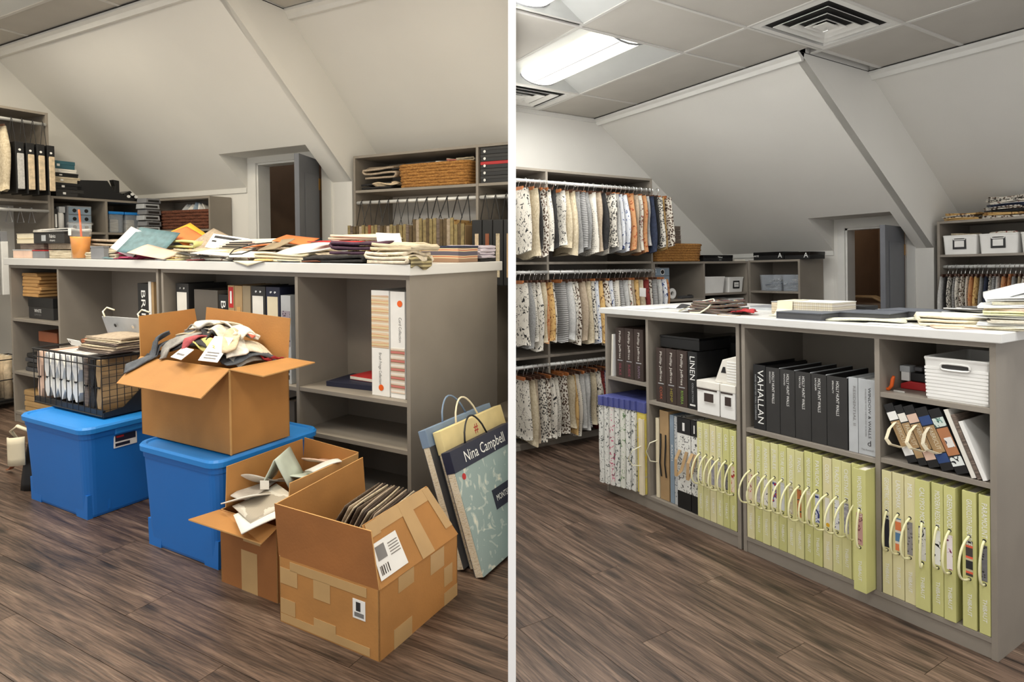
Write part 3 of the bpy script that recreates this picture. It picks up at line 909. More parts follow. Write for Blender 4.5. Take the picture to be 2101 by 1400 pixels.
def hanging_meshes():
    for k in range(7):
        r = random.Random(50 + k)
        ph = [r.uniform(0, 6) for _ in range(6)]
        mb = MB()
        nx, nz = 5, 9
        # closed loop section (x across the rail -0.5..0.5, y thickness), lofted down z 0..-1
        vs = []
        sec = []
        for i in range(nx + 1): sec.append((-0.5 + i / nx, 1))
        for i in range(nx, -1, -1): sec.append((-0.5 + i / nx, -1))
        m = len(sec)
        for q in range(nz + 1):
            z = q / nz
            for (x, sgn) in sec:
                edge = 1 - 0.55 * abs(2 * x) ** 4
                top = min(1, 0.35 + 2.2 * z)
                th = 0.5 * edge * top * (0.9 + 0.2 * math.sin(5 * z + ph[0] + 3 * x))
                y = sgn * th + 0.16 * math.sin(3.2 * z + ph[1] + 2 * x) * z
                xx = x * (0.86 + 0.14 * min(1, z * 3)) + 0.03 * math.sin(6 * z + ph[2])
                vs.append((0.34 * xx, 0.03 * y, 0.45 * (-z + 0.03 * math.sin(7 * x + ph[3]) * (z > 0.95))))
        fs = [(q * m + i, q * m + (i + 1) % m, (q + 1) * m + (i + 1) % m, (q + 1) * m + i) for q in range(nz) for i in range(m)]
        fs += [tuple(range(m)), tuple(range(nz * m, (nz + 1) * m))[::-1]]
        mb.add(vs, fs, MATS['f_cream'])
        MH[k] = mb.mesh('sample_cloth', smooth=True)
    hb = MB()
    hb.tube([(0, 0, 0.012), (0.004, 0, 0.03), (0.0165, 0, 0.05), (0.0168, 0, 0.066), (0.0117, 0, 0.0777), (0, 0, 0.0826), (-0.0117, 0, 0.0777), (-0.0168, 0, 0.066), (-0.0125, 0, 0.0545)], 0.002, MATS['chrome'], 5)
    hb.box(-0.10, 0.10, -0.006, 0.006, -0.012, 0.012, 'hanger_wood_dark')
    MH['h'] = hb.mesh('hanger')
hanging_meshes()
def hang(label, loc, width, thick, length, fabric, k, group, along='y', tilt=0.0, fan=0.0):
    """a fabric sample on its clip hanger; its plane stands across the rail"""
    o = bpy.data.objects.new('hanging_sample', None)
    o.empty_display_size = 0.05
    place(o, None, loc, (0, tilt if along == 'y' else 0, (0 if along == 'y' else PI / 2) + fan))
    tag(o, label, 'fabric sample', group)
    c = bpy.data.objects.new('sample_cloth', MH[k]); place(c, o)
    c.scale = (width / 0.34, thick / 0.03, length / 0.45)
    c.location = (0, 0, -0.070)
    c.material_slots[0].link = 'OBJECT'
    c.material_slots[0].material = MATS[fabric]
    h = bpy.data.objects.new('hanger', MH['h']); place(h, o)
    h.location = (0, 0, -0.066)
    if (k * 7 + int(abs(loc[1]) * 1000)) % 3 == 0:
        h.material_slots[1].link = 'OBJECT'; h.material_slots[1].material = MATS['hanger_wood']
    return o
# ================================================================== tidied room: what the island holds
ROOM = 'R'
mat('slate', (92, 96, 104), 0.5)
pattern('sw1', 'floral', [(226, 210, 190), (190, 40, 40), (40, 70, 60)], 60)
pattern('sw2', 'noise', [(150, 146, 150), (206, 200, 200)], 90)
pattern('sw3', 'floral', [(226, 222, 216), (60, 56, 70), (20, 20, 24)], 60)
pattern('sw4', 'spots', [(226, 222, 216), (60, 80, 150), (190, 40, 40)], 60)
mat('sw5', (206, 208, 212), 0.6)
pattern('sw6', 'floral', [(190, 180, 150), (206, 200, 186), (110, 80, 90)], 50)
pattern('sw7', 'floral', [(180, 110, 60), (20, 60, 50), (226, 222, 210)], 60)
mat('sw8', (214, 202, 176), 0.7)
pattern('sw9', 'floral', [(206, 208, 222), (60, 74, 140), (40, 50, 110)], 40)
pattern('sw10', 'dots', [(226, 222, 214), (220, 170, 40), (70, 90, 50)], 26)
pattern('sw11', 'floral', [(226, 226, 230), (30, 40, 80), (60, 70, 110)], 60)
pattern('sw12', 'noise', [(110, 110, 130), (190, 186, 190)], 60)
mat('sw13', (56, 36, 36), 0.6)
pattern('sw14', 'floral', [(190, 150, 140), (120, 60, 70), (80, 50, 60)], 70)
mat('sw15', (28, 28, 46), 0.7)
pattern('sw16', 'stripe', [(90, 130, 170), (226, 216, 206), (226, 130, 80)], 4)
pattern('sw17', 'spots', [(140, 136, 136), (86, 80, 80)], 90)
pattern('sw18', 'floral', [(210, 208, 200), (30, 32, 40), (70, 74, 90)], 60)
pattern('sw19', 'floral', [(235, 235, 232), (14, 14, 14)], 22)
pattern('sw20', 'floral', [(235, 225, 228), (150, 40, 100), (90, 20, 60)], 50)
pattern('sw21', 'stripe', [(70, 62, 58), (226, 96, 70), (190, 180, 150), (40, 38, 40)], 4, rot=0.4)
pattern('sw22', 'spots', [(110, 108, 112), (50, 48, 50)], 90)
t3 = ['DYNASTY', 'SURFACE RESOURCE', 'ANNIVERSARY', 'JUBILEE', 'TEXTURE RESOURCE 7', 'WOVEN RESOURCE 4', 'TANZA', 'MENSWEAR RESOURCE', 'PAVILION', 'COLONY', 'TRADE ROUTES', 'CHESTNUT HILL', 'FAUX RESOURCE']
cv = ['lime_pale', 'lime_deep', 'lime', 'lime', 'lime_deep', 'lime', 'lime', 'lime_deep', 'lime_deep', 'lime_pale', 'lime', 'lime', 'lime_deep']
xa = -0.934; pw = 0.0390
rr = random.Random(3)
for i, ti in enumerate(t3):
    x0 = xa + i * pw
    lime_book('lime green sample book with cord handle, %s from the left in the middle bay' % ORD[i], x0, x0 + pw - 0.0015, rr.uniform(-0.004, 0.004), ti, 'sw%d' % (i + 1), cv[i], z1=0.512 + rr.uniform(0, 0.008), sag=(rr.uniform(-0.02, -0.006), rr.uniform(-0.072, -0.05), 0))
lime_book('lime green sample book pulled out in front of its row in the middle bay', -0.4255, -0.3785, -0.062, 'WOVEN RESOURCE 12', 'sw14', 'lime_deep', z1=0.523, sag=(-0.004, -0.012, 0))
for i, (x0, x1, ti, c_, y) in enumerate([(-0.354, -0.320, 'GEOMETRIC RESOURCE', 'lime_pale', 0), (-0.319, -0.279, 'LANDMARK', 'lime_pale', 0.002), (-0.277, -0.241, 'MESA', 'lime_pale', 0.0), (-0.240, -0.193, 'CALYPSO MOSAIC', 'lime_deep', -0.006), (-0.190, -0.153, 'MODERN RESOURCE 3', 'lime_deep', 0.0), (-0.151, -0.115, 'GREENWOOD', 'lime_deep', -0.004), (-0.098, -0.057, 'GRASSCLOTH RESOURCE', 'lime_deep', 0), (-0.051, -0.013 - 0.006, 'PARAMOUNT', 'lime_deep', 0)]):
    lime_book('lime green sample book with cord handle, %s from the left in the right-hand bay' % ORD[i], x0, x1, y, ti, 'sw%d' % (15 + i), c_, z1=0.523, sag=[(-0.004, -0.02, 0), (-0.01, -0.035, 0), (-0.012, -0.04, 0), (0, -0.016, -0.03), (-0.004, -0.02, 0), (-0.006, -0.035, 0), (-0.012, -0.045, 0), (-0.006, -0.02, 0)][i])
for i in range(6):
    x0 = -1.2165 + i * 0.0378
    lime_book('lime green sample book with cord handle, %s from the left beside the black sample books' % ORD[i], x0, x0 + 0.0363, 0.0, ['LUXE WEAVES', 'HERITAGE', 'NATURALS', 'TEXTURE RESOURCE', 'CABANA', 'MONTECITO'][i], ['sw3', 'sw6', 'sw12', 'sw2', 'sw22', 'sw1'][i], ['lime', 'lime', 'lime_pale', 'lime', 'lime_deep', 'lime_deep'][i], z1=0.528, sag=(-0.01, rr.uniform(-0.07, -0.045), 0))

# brown grasscloth binders
def brown_book(label, x0, x1, y0, z0, z1, band, bm):
    t = book(label, x0, x1, y0, 0.27, z0, z1, 'brown_cloth', group='dark brown binders')
    w, h = x1 - x0, z1 - z0
    MB().box(w * 0.22, w * 0.78, -0.0005, 0, h * 0.335, h * 0.35, 'lightgrey').build('spine_line', t)
    vtext('Phillip Jeffries', 0.021, 'paper', t, w * 0.5, h * 0.94, width=h * 0.55)
    vtext(band, 0.024, bm, t, w * 0.5, h * 0.29, width=h * 0.24)
    return t
mat('rose_ink', (150, 70, 86), 0.6); mat('mauve_ink', (140, 120, 140), 0.6); mat('orange_ink', (190, 100, 70), 0.6); mat('olive_ink', (160, 150, 60), 0.6); mat('green_ink', (130, 170, 70), 0.6)
for i, (x0, bd, bm) in enumerate([(-1.815, 'SILKS', 'rose_ink'), (-1.742, 'SUEDE', 'rose_ink'), (-1.667, 'RAFFIA', 'mauve_ink')]):
    brown_book('dark brown binder, %s from the left in the upper left bay' % ORD[i], x0, x0 + 0.0715, 0.02, 0.663, 0.942, bd, bm)
t = thing('sample_board', 'narrow white board leaning beside the dark brown binders', 'board', (-1.849, 0.012, 0.663), (0, 0.05, 0))
MB().box(0, 0.012, 0, 0.25, 0, 0.238, 'white').build('board', t)
MB().box(0.001, 0.011, -0.0006, 0, 0.002, 0.236, 'pages').build('board_edge', t)
for i, (x0, bd, bm) in enumerate([(-1.503, 'CORK', 'orange_ink'), (-1.432, 'HEMP', 'olive_ink'), (-1.361, 'RIVIERA', 'green_ink')]):
    brown_book('dark brown binder, %s from the left in the wide bay above the pattern books' % ORD[i], x0, x0 + 0.069, 0.02, 0.577, 0.858, bd, bm)
t = book('black binder with large white lettering beside the white lidded boxes', -1.287, -1.229, 0.02, 0.23, 0.577, 0.859, 'black')
vtext('LINEN', 0.045, 'white_ink', t, 0.028, 0.262, width=0.115)
vtext('COLLECTION', 0.014, 'lightgrey', t, 0.03, 0.13, width=0.095)
MB().box(0.012, 0.046, -0.0006, 0, 0.016, 0.024, 'white').build('spine_tag', t)
t = thing('archive_box', 'flat black box lying across the dark brown binders', 'box', (-1.50, 0.05, 0.8605))
MB().box(0, 0.26, 0, 0.24, 0, 0.05, 'black').build('body', t, bevel=0.003)
MB().box(-0.002, 0.262, -0.002, 0.242, 0.05, 0.062, 'black_gloss').build('lid', t, bevel=0.003)
t = thing('archive_box', 'tall black box with white lettering behind the white lidded boxes', 'box', (-1.34, 0.285, 0.5765))
MB().box(0, 0.345, 0, 0.135, 0, 0.31, 'black').build('body', t, bevel=0.003)
MB().box(-0.002, 0.347, -0.002, 0.137, 0.31, 0.345, 'black_gloss').build('lid', t, bevel=0.003)
text('SILK', 0.035, 'white_ink', t, (0.005, -0.0006, 0.155), XP, ZP, 'LEFT')
# white lidded boxes and the tapered basket on them
for i, (x0, x1) in enumerate(((-1.212, -1.078), (-1.074, -0.99))):
    t = thing('lidded_box', ['white lidded box with dark card holder next to the black binder', 'white lidded box with dark card holder cut off by the cabinet side'][i], 'box', (x0, -0.004, 0.577))
    w = x1 - x0
    MB().box(0.002, w - 0.002, 0.002, 0.26, 0, 0.135, 'white').build('body', t, bevel=0.002)
    MB().box(0, w, 0, 0.262, 0.12, 0.155, 'paper').build('lid', t, bevel=0.003)
    MB().box(0.006, w - 0.014, -0.0012, 0.004, 0.112, 0.119, 'brown_cloth').build('lid_seam', t)
    MB().box(w * 0.34, min(w * 0.80, w - 0.004), -0.003, 0.002, 0.055, 0.105, 'white').build('card_frame', t)
    MB().box(w * 0.37, min(w * 0.77, w - 0.006), -0.0045, 0.0, 0.06, 0.10, 'brown_cloth').build('card', t)
t = thing('tapered_box', 'small white ribbed box with a dark window on top of the lidded boxes', 'box', (-1.115, 0.01, 0.7325))
MB().prism([(0, 0), (0.125, 0), (0.125, 0.135), (0.045, 0.11)], 'y', 0, 0.2, 'paper').build('body', t, bevel=0.003)
MB().prism([(0.038, 0.05), (0.066, 0.05), (0.062, 0.078), (0.05, 0.078)], 'y', -0.0015, 0.001, 'black').build('window', t)
for k in range(8):
    MB().box(0.072, 0.124, -0.002, 0.0, 0.012 + k * 0.0125, 0.018 + k * 0.0125, 'white').build('rib', t)

# black and grey binders of the middle bay
t = book('black binder with big white capitals at the left of the grey binders', -0.911, -0.849, 0.02, 0.3, 0.557, 0.84, 'black', 'black_gloss')
vtext('VAHALLAN', 0.042, 'white_ink', t, 0.036, 0.262, width=0.235)
vtext('HAND CRAFTED WALL COVERINGS', 0.010, 'lightgrey', t, 0.012, 0.24, width=0.2)
xs_ = [-0.8475, -0.779, -0.709, -0.638, -0.572, -0.488]
for i in range(5):
    t = book('charcoal binder with white lettering, %s from the left in its row' % ORD[i], xs_[i], xs_[i + 1] - 0.001, 0.02, 0.3, 0.557, 0.836, 'charcoal', 'black', group='charcoal binders', top_in=0.02)
    w = xs_[i + 1] - xs_[i]
    vtext('HOLLY HUNT WALLS', 0.017, 'white_ink', t, w * 0.52, 0.262, width=0.135)
    vtext(['GRASSCLOTH', 'WOOD', 'TEXTILE', 'LACQUER', 'SPECIALTY'][i], 0.009, 'white_ink', t, w * 0.3, 0.262, width=0.05)
    MB().box(w - 0.004, w - 0.0005, 0.001, 0.3, 0.2785, 0.2815, 'lightgrey').build('board_edge', t)
for i, (x0, x1) in enumerate(((-0.484, -0.448), (-0.447, -0.379))):
    t = book(['slim light grey binder beside the charcoal binders', 'wide light grey binder with dotted lettering beside the cabinet side'][i], x0, x1, 0.018, 0.3, 0.557, 0.842, 'lightgrey', 'white')
    w = x1 - x0
    vtext('RESIDENTIAL II' if i == 0 else 'WINDOW & WALLS', 0.014, 'ink_grey' if i == 0 else 'ink', t, w * 0.62, 0.255, width=0.15 if i == 0 else 0.19)
    if i:
        vtext('AVAILABLE IN WIDE WIDTH AND BORDERS', 0.008, 'ink_grey', t, w * 0.42, 0.25, width=0.18)
        text('d', 0.03, 'ink', t, (w * 0.6, -0.0006, 0.045), XP, ZP)
        text('Maya Romanoff', 0.009, 'ink_grey', t, (w * 0.5, -0.0006, 0.02), XP, ZP, width=0.045)

# right-hand bay: white woven basket, tools, leaning sample binders
t = bin_tub('white plastic woven basket with hand slot in the top right bay', -0.216, -0.022, 0.012, 0.33, 0.8065, 0.952, 'white', 0.955, 'basket', 'woven_basket', slot=(0.086, 0.022))
for k in range(9):
    z = 0.008 + k * 0.012
    s = 0.955 + 0.045 * z / 0.145
    MB().box(-0.0955 * s, 0.0955 * s, -0.159 * s - 0.0018, -0.159 * s + 0.002, z, z + 0.0085, 'white').build('weave_band', t)
t = thing('staple_gun', 'red tool with black grip lying next to the white woven basket', 'tool', (-0.30, 0.16, 0.8065))
MB().prism([(-0.05, 0), (0.06, 0), (0.06, 0.028), (-0.02, 0.03), (-0.05, 0.018)], 'y', -0.03, 0.03, 'red').build('body', t, bevel=0.003)
MB().box(-0.02, 0.05, -0.02, 0.02, 0.03, 0.062, 'black').build('grip', t, bevel=0.004)
MB().box(-0.055, -0.02, -0.024, 0.024, 0.062, 0.085, 'lightgrey').build('plate', t, bevel=0.002)
MB().box(-0.05, -0.022, -0.022, 0.022, 0.03, 0.062, 'white').build('label_strip', t)
MB().box(-0.004, 0.022, -0.024, 0.024, 0.07, 0.085, 'darkgrey').build('lever', t, bevel=0.003)
t = thing('scissors', 'orange handled cutter standing at the left of the red tool', 'tool', (-0.345, 0.05, 0.8065))
MB().tube([(-0.03, 0, 0.005), (-0.006, 0.0, 0.006), (0.004, 0.0, 0.02), (0.008, 0, 0.045), (0.012, 0, 0.056)], 0.006, MATS['orange'], 8, taper=[0.9, 1, 1.1, 1.1, 0.8]).build('handle', t, smooth=True)
MB().box(0.012, 0.05, -0.004, 0.004, 0.0, 0.006, 'chrome').build('blade', t)
ANG = -0.41
lean = [(-0.266, 0.034, 'white', 'white', 0.21, 1), (-0.2285, 0.028, 'paper', 'tan', 0.212, 0), (-0.1975, 0.036, 'blush', 'blush', 0.215, 1), (-0.158, 0.039, 'sw_blue', 'sw_blue', 0.215, 0), (-0.115, 0.039, 'sw_aqua', 'sw_bw', 0.218, 2)]
mat('sw_blue', (40, 66, 116), 0.6); pattern('sw_aqua', 'floral', [(206, 218, 210), (120, 160, 150), (40, 50, 50)], 60); pattern('sw_bw', 'floral', [(226, 230, 226), (20, 20, 26)], 40)
mat('copper_paper', (176, 118, 78), 0.6)
for i, (x, w, s1, s2, L, k) in enumerate(lean):
    t = book(['leaning black binder with white corner patches and beige strap', 'leaning slim black binder behind the first beige strap', 'leaning black binder with blush patches and beige strap', 'leaning black binder with blue patches and gold lettering', 'leaning black binder with copper panel and leafy patches'][i], x, x + w, 0.006, 0.2, 0.5668, 0.5668 + L, 'black', 'black', rot=(0, ANG, 0), group='leaning sample binders')
    a = 'tan' if i != 4 else 'copper_paper'
    MB().box(0.001, w - 0.001, -0.0008, 0, L * 0.28, L * 0.70, a).build('title_panel', t)
    MB().box(0.001, w - 0.001, -0.0008, 0, L * 0.72, L * 0.86, s1).build('patch', t)
    MB().box(0.001, w - 0.001, -0.0008, 0, L * 0.12, L * 0.26, s2).build('patch', t)
    if i != 4:
        vtext('FABRICUT', 0.02, 'paper_ivory', t, w * 0.55, L * 0.67, y=-0.0012, width=L * 0.34)
    else:
        MB().box(w * 0.3, w * 0.9, -0.0014, 0, L * 0.40, L * 0.55, 'sw3').build('motif', t)
    if k == 1 or i == 3:
        d = 0.045 if k == 1 else 0.02
        pts = [(w * 0.5, -0.001, L * 0.68), (w * 0.35 - 0.01, -d * 0.6, L * 0.60), (w * 0.2 - 0.02, -d, L * 0.46), (w * 0.2 - 0.015, -d, L * 0.36), (w * 0.4, -d * 0.5, L * 0.27), (w * 0.5, -0.001, L * 0.27)]
        ribbon(t, pts, 0.013, 'cream' if k else 'paper_ivory')
for (x, w, cvr, L, lab) in ((-0.0712, 0.015, 'paper', 0.235, 'leaning cream page block right of the copper panel binder'), (-0.0545, 0.013, 'stack_brown', 0.22, 'leaning taupe page block between cream and white blocks'), (-0.0395, 0.014, 'white', 0.20, 'leaning white page block against the right cabinet side')):
    book(lab, x, x + w, 0.004, 0.2, 0.5668, 0.5668 + L * 0.96, cvr, 'pages', rot=(0, -0.37, 0))

# lower left bay: blue-bound pattern books, yellow and cream books
pattern('leafy_white', 'floral', [(228, 228, 222), (120, 124, 120), (60, 66, 66)], 46)
pattern('leafy_pink', 'floral', [(228, 226, 220), (206, 80, 120), (130, 130, 126)], 34)
pattern('leafy_green', 'floral', [(228, 228, 218), (110, 150, 90), (130, 130, 126)], 34)
pattern('yellow_floral', 'floral', [(214, 196, 96), (222, 186, 60), (200, 190, 140)], 24)
for k in range(7):
    x0 = -1.861 + k * 0.0345
    y0 = -0.078 + k * 0.009
    t = thing('pattern_book', 'blue-bound white pattern book, %s from the left, poking out of the cabinet' % ORD[k], 'book', (x0, y0, 0.0725), None, 'blue-bound pattern books')
    MB().box(0, 0.033, 0, 0.3, 0.435, 0.487, 'blue_cover').build('binding', t, bevel=0.0015)
    def pg(u, v, k=k):
        return (0.0165 + 0.004 * math.sin(9 * v + k) * (1 - v), 0.004 + 0.29 * u, 0.0 + 0.437 * v)
    MB().grid(pg, 6, 12, ['leafy_white', 'leafy_white', 'leafy_pink', 'leafy_white', 'leafy_green', 'leafy_white', 'leafy_white'][k], 0.027).build('pages', t)
t = thing('pattern_book', 'wide blue-bound book with yellow floral cover at the end of its row', 'book', (-1.6205, -0.012, 0.0725), None, 'blue-bound pattern books')
MB().box(0, 0.062, 0, 0.3, 0.43, 0.487, 'blue_cover').build('binding', t, bevel=0.0015)
MB().box(0.002, 0.060, 0.003, 0.29, 0.0, 0.432, 'yellow_floral').build('pages', t)
t = book('cream book with cord handle in front of the yellow floral book', -1.588, -1.558, -0.030, 0.016, 0.0725, 0.475, 'cream', 'cream')
MB().tube([(0.02, -0.001, 0.26), (-0.015, -0.03, 0.235), (-0.032, -0.045, 0.19), (-0.018, -0.03, 0.155), (0.018, -0.001, 0.155)], 0.003, MATS['cord_white'], 6).build('cord_handle', t, smooth=True)

# lower wide bay: mixed pattern books left of the lime ones
t = book('thin cream book with looped cord, first in the wide lower bay', -1.512, -1.488, 0.02, 0.3, 0.0715, 0.487, 'cream', 'pages')
MB().tube([(0.012, -0.001, 0.30), (-0.012, -0.03, 0.285), (-0.022, -0.045, 0.24), (-0.012, -0.03, 0.19), (0.012, -0.001, 0.185)], 0.003, MATS['cord_white'], 6).build('cord_handle', t, smooth=True)
t = book('tall tan book with black ribbon ties in the wide lower bay', -1.482, -1.42, 0.02, 0.3, 0.0715, 0.534, 'tan', 'pages')
for x in (0.008, 0.042):
    ribbon(t, [(x, -0.001, 0.34), (x + 0.003, -0.006, 0.28), (x - 0.002, -0.008, 0.19), (x + 0.004, -0.004, 0.12)], 0.009, 'black', name='ribbon_tie')
t = book('slate blue book next to the tall tan book', -1.412, -1.384, 0.02, 0.3, 0.0715, 0.522, 'sky_grey', 'pages')
vtext('RALPH', 0.014, 'white_ink', t, 0.014, 0.30, width=0.08)
book('grey speckled book between slate blue and black-capped books', -1.382, -1.355, 0.02, 0.3, 0.0715, 0.52, pattern('speckle', 'spots', [(190, 192, 192), (110, 116, 120)], 80), 'pages')
pattern('bw_leaf', 'floral', [(226, 226, 220), (40, 40, 44), (150, 150, 146)], 50)
for i, (x0, x1) in enumerate(((-1.352, -1.266), (-1.262, -1.220))):
    t = book(['wide book with black ends, leafy print and tan strap', 'narrow book with black ends and leafy print beside the lime books'][i], x0, x1, 0.01, 0.3, 0.0715, 0.522, 'bw_leaf', 'pages')
    w = x1 - x0
    MB().box(0, w, -0.001, 0.012, 0.375, 0.4515, 'black').build('cap', t)
    MB().box(0, w, -0.001, 0.012, 0.0, 0.085, 'black').build('cap', t)
    MB().box(w * 0.42, w * 0.58, -0.002, 0, 0.39, 0.43, 'white').build('spine_tag', t)
    ribbon(t, [(w * 0.2, -0.001, 0.29), (w * 0.25, -0.035, 0.25), (w * 0.35, -0.045, 0.17), (w * 0.6, -0.03, 0.20), (w * 0.72, -0.002, 0.29)], 0.018, 'tan')

# ---- on the worktop
Z = 1.0503
for i, (x, y, w, d, rz) in enumerate(((-1.72, 0.13, 0.30, 0.2, 0.05), (-1.55, 0.30, 0.3, 0.22, -0.15))):
    sheet(['pale flat sheet at the far left corner of the tidied worktop', 'pale flat sheet behind the striped bundle'][i], (x, y, Z + 0.0012 * i), w, d, 'white', rz, 0.004, seed=i)
pattern('serape', 'stripe', [(22, 22, 28), (60, 110, 156), (214, 190, 90), (40, 96, 84), (160, 44, 52), (24, 22, 26)], 46, rough=0.8)
t = thing('fabric_bundle', 'striped rainbow fabric bundle with white cord loop on the tidied worktop', 'fabric', (-1.16, 0.10, Z))
for k in range(4):
    def fn(u, v, k=k):
        return ((u - 0.5) * (0.24 - 0.02 * k), (v - 0.5) * 0.16, 0.008 + 0.015 * k + 0.004 * math.sin(5 * u + k) + 0.002 * math.sin(8 * v))
    MB().grid(fn, 8, 5, 'serape', 0.0125).build('folded_layer', t, smooth=True)
MB().tube([(-0.10, -0.09, 0.002), (-0.04, -0.085, 0.004), (0.01, -0.088, 0.03), (0.025, -0.06, 0.062), (-0.005, -0.03, 0.068), (-0.06, -0.04, 0.058), (-0.12, -0.06, 0.03), (-0.19, -0.07, 0.004)], 0.0035, MATS['cord_white'], 6).build('cord_loop', t, smooth=True)
scrap('black cloth tucked under the left of the striped bundle', (-1.30, 0.10, Z), 0.14, 0.15, 0.04, 'f_dark', 0.2, 4)
scrap('red and black scrap at the right of the striped bundle', (-1.015, 0.11, Z), 0.09, 0.12, 0.03, pattern('red_black', 'floral', [(170, 40, 44), (30, 24, 26), (60, 90, 140)], 60), 0.4, 5)
t = thing('tray_card', 'small kraft card lying near the front edge of the tidied worktop', 'card', (-1.03, 0.01, Z))
MB().box(-0.05, 0.05, -0.02, 0.02, 0, 0.002, 'tan').build('card', t)
MB().box(-0.046, 0.046, -0.017, 0.017, 0.002, 0.0026, 'paper').build('print', t)
for i, (x, y, w, h, m_) in enumerate(((-1.10, 0.55, 0.26, 0.018, 'lightgrey'), (-0.99, 0.50, 0.12, 0.03, 'darkgrey'))):
    t = thing('flat_magazine', ['grey magazines lying behind the striped bundle', 'dark booklet lying behind the kraft card'][i], 'book', (x, y, Z))
    MB().box(-w / 2, w / 2, -0.12, 0.12, 0, h * 0.8, m_).build('pages', t)
    MB().box(-w / 2 - 0.002, w / 2 + 0.002, -0.122, 0.122, h * 0.8, h, 'midgrey').build('cover', t)
pattern('plaid_cream', 'plaid', [(226, 220, 200), (206, 190, 160), (196, 190, 186), (232, 228, 216)], 16, bmp=0.1)
def pile_book(label, x, y, w, d, h, mt, rz=0, cov=None, z=Z, name='flat_book'):
    t = thing(name, label, 'book', (x, y, z), (0, 0, rz))
    MB().box(-w / 2, w / 2, -d / 2, d / 2, 0.0, h, mt).build('pages', t, bevel=0.002)
    MB().box(-w / 2 - 0.001, w / 2 + 0.001, -d / 2 - 0.001, d / 2 + 0.001, h, h + 0.003, cov or mt).build('cover', t)
    return t
pile_book('pale grey sample pad left of the plaid block', -0.915, 0.33, 0.1, 0.2, 0.055, 'stack_cream', 0, 'lightgrey')
t = pile_book('cream plaid sample block with wide paper band on the tidied worktop', -0.76, 0.26, 0.25, 0.18, 0.062, 'plaid_cream', 0.0, 'paper')
t.name = 'sample_block'
ribbon(t, [(-0.09, 0.03, 0.067), (-0.09, -0.094, 0.066), (-0.09, -0.098, 0.03), (-0.09, -0.12, 0.004), (-0.09, -0.16, 0.003)], 0.075, 'paper_ivory', name='paper_band')
t = thing('sample_box', 'small black sample box right of the plaid block', 'box', (-0.635, 0.40, Z))
MB().box(-0.04, 0.04, -0.05, 0.05, 0, 0.045, 'black').build('body', t, bevel=0.002)
MB().box(-0.02, 0.02, -0.052, -0.05, 0.012, 0.02, 'white').build('label', t)
for i, (x, y, w, d, h, rz) in enumerate(((-0.69, 0.08, 0.20, 0.13, 0.03, 0.02), (-0.55, 0.26, 0.26, 0.2, 0.03, 0.12), (-0.44, 0.45, 0.24, 0.18, 0.032, -0.05))):
    t = thing('flat_binder', ['slate grey binder lying flat in front of the plaid block', 'slate grey binder lying flat, middle of three', 'slate grey binder lying flat, farthest of three'][i], 'binder', (x, y, Z), (0, 0, rz))
    MB().prism([(-w / 2, 0), (w / 2, 0), (w / 2, 0.003), (-w / 2 + 0.004, 0.003), (-w / 2 + 0.004, h - 0.003), (w / 2, h - 0.003), (w / 2, h), (-w / 2, h)], 'y', -d / 2, d / 2, 'slate').build('cover', t)
    MB().box(-w / 2 + 0.004, w / 2 - 0.004, -d / 2 + 0.003, d / 2 - 0.003, 0.003, h - 0.003, 'darkgrey').build('pages', t)
pattern('boucle', 'noise', [(196, 196, 170), (236, 234, 218)], 120, bmp=0.8)
scrap('cream bouclé swatch lying near the slate binders', (-0.46, 0.12, Z), 0.24, 0.12, 0.016, 'boucle', 0.1, 21, th=0.006)
scrap('second cream bouclé swatch farther along the worktop', (-0.32, 0.28, Z), 0.26, 0.14, 0.02, 'boucle', 0.35, 22, th=0.006)
sheet('white sheet lying on the worktop before the folded cream fabric', (-0.33, 0.07, Z), 0.2, 0.1, 'white', 0.1, 0.003, seed=5)
folded('cream square folded fabric with blush edge on the tidied worktop', (-0.215, 0.20, Z), 0.20, 0.22, 0.04, 3, pattern('f_cream_pale', 'noise', [(214, 204, 176), (234, 228, 206)], 70), 0.5, seed=9)
sheet('blush backing sheet under the cream folded fabric', (-0.17, 0.12, Z), 0.14, 0.2, 'blush', 0.6, 0.006, seed=12)
cols = ['f_cream_pale', 'white_linen', 'stone_linen', 'white_linen', 'lime_linen', 'blush_linen', 'white_linen', 'f_cream_pale', 'white_linen']
pattern('white_linen', 'noise', [(216, 218, 218), (240, 240, 238)], 80); pattern('stone_linen', 'noise', [(180, 172, 156), (214, 206, 190)], 80)
pattern('lime_linen', 'noise', [(206, 206, 150), (232, 230, 190)], 80); pattern('blush_linen', 'noise', [(206, 180, 156), (228, 208, 188)], 80)
for k in range(9):
    folded('%s folded cloth, %s from the bottom of the pile at the worktop corner' % (['cream', 'white', 'stone', 'white', 'lime', 'blush', 'white', 'cream', 'white'][k], ORD[k]), (-0.035 + 0.014 * (k % 3), 0.21 + 0.012 * (k % 2), Z + 0.0118 * k), 0.20 - 0.006 * k, 0.26 - 0.01 * k, 0.0128, 2, cols[k], 0.25 + 0.09 * ((k * 37) % 5 - 2), (0, -0.03 * (k > 4)), seed=30 + k, wave=0.002, group='pile of folded cloth')
folded('large white folded cloth leaning on top of the corner pile', (0.0, 0.28, Z + 0.118), 0.26, 0.26, 0.022, 2, 'white_linen', 0.35, (0.05, -0.26), seed=77)
folded('grey striped cloth lying behind the corner pile', (-0.16, 0.42, Z), 0.26, 0.3, 0.05, 4, 'f_silver', 0.2, seed=78)
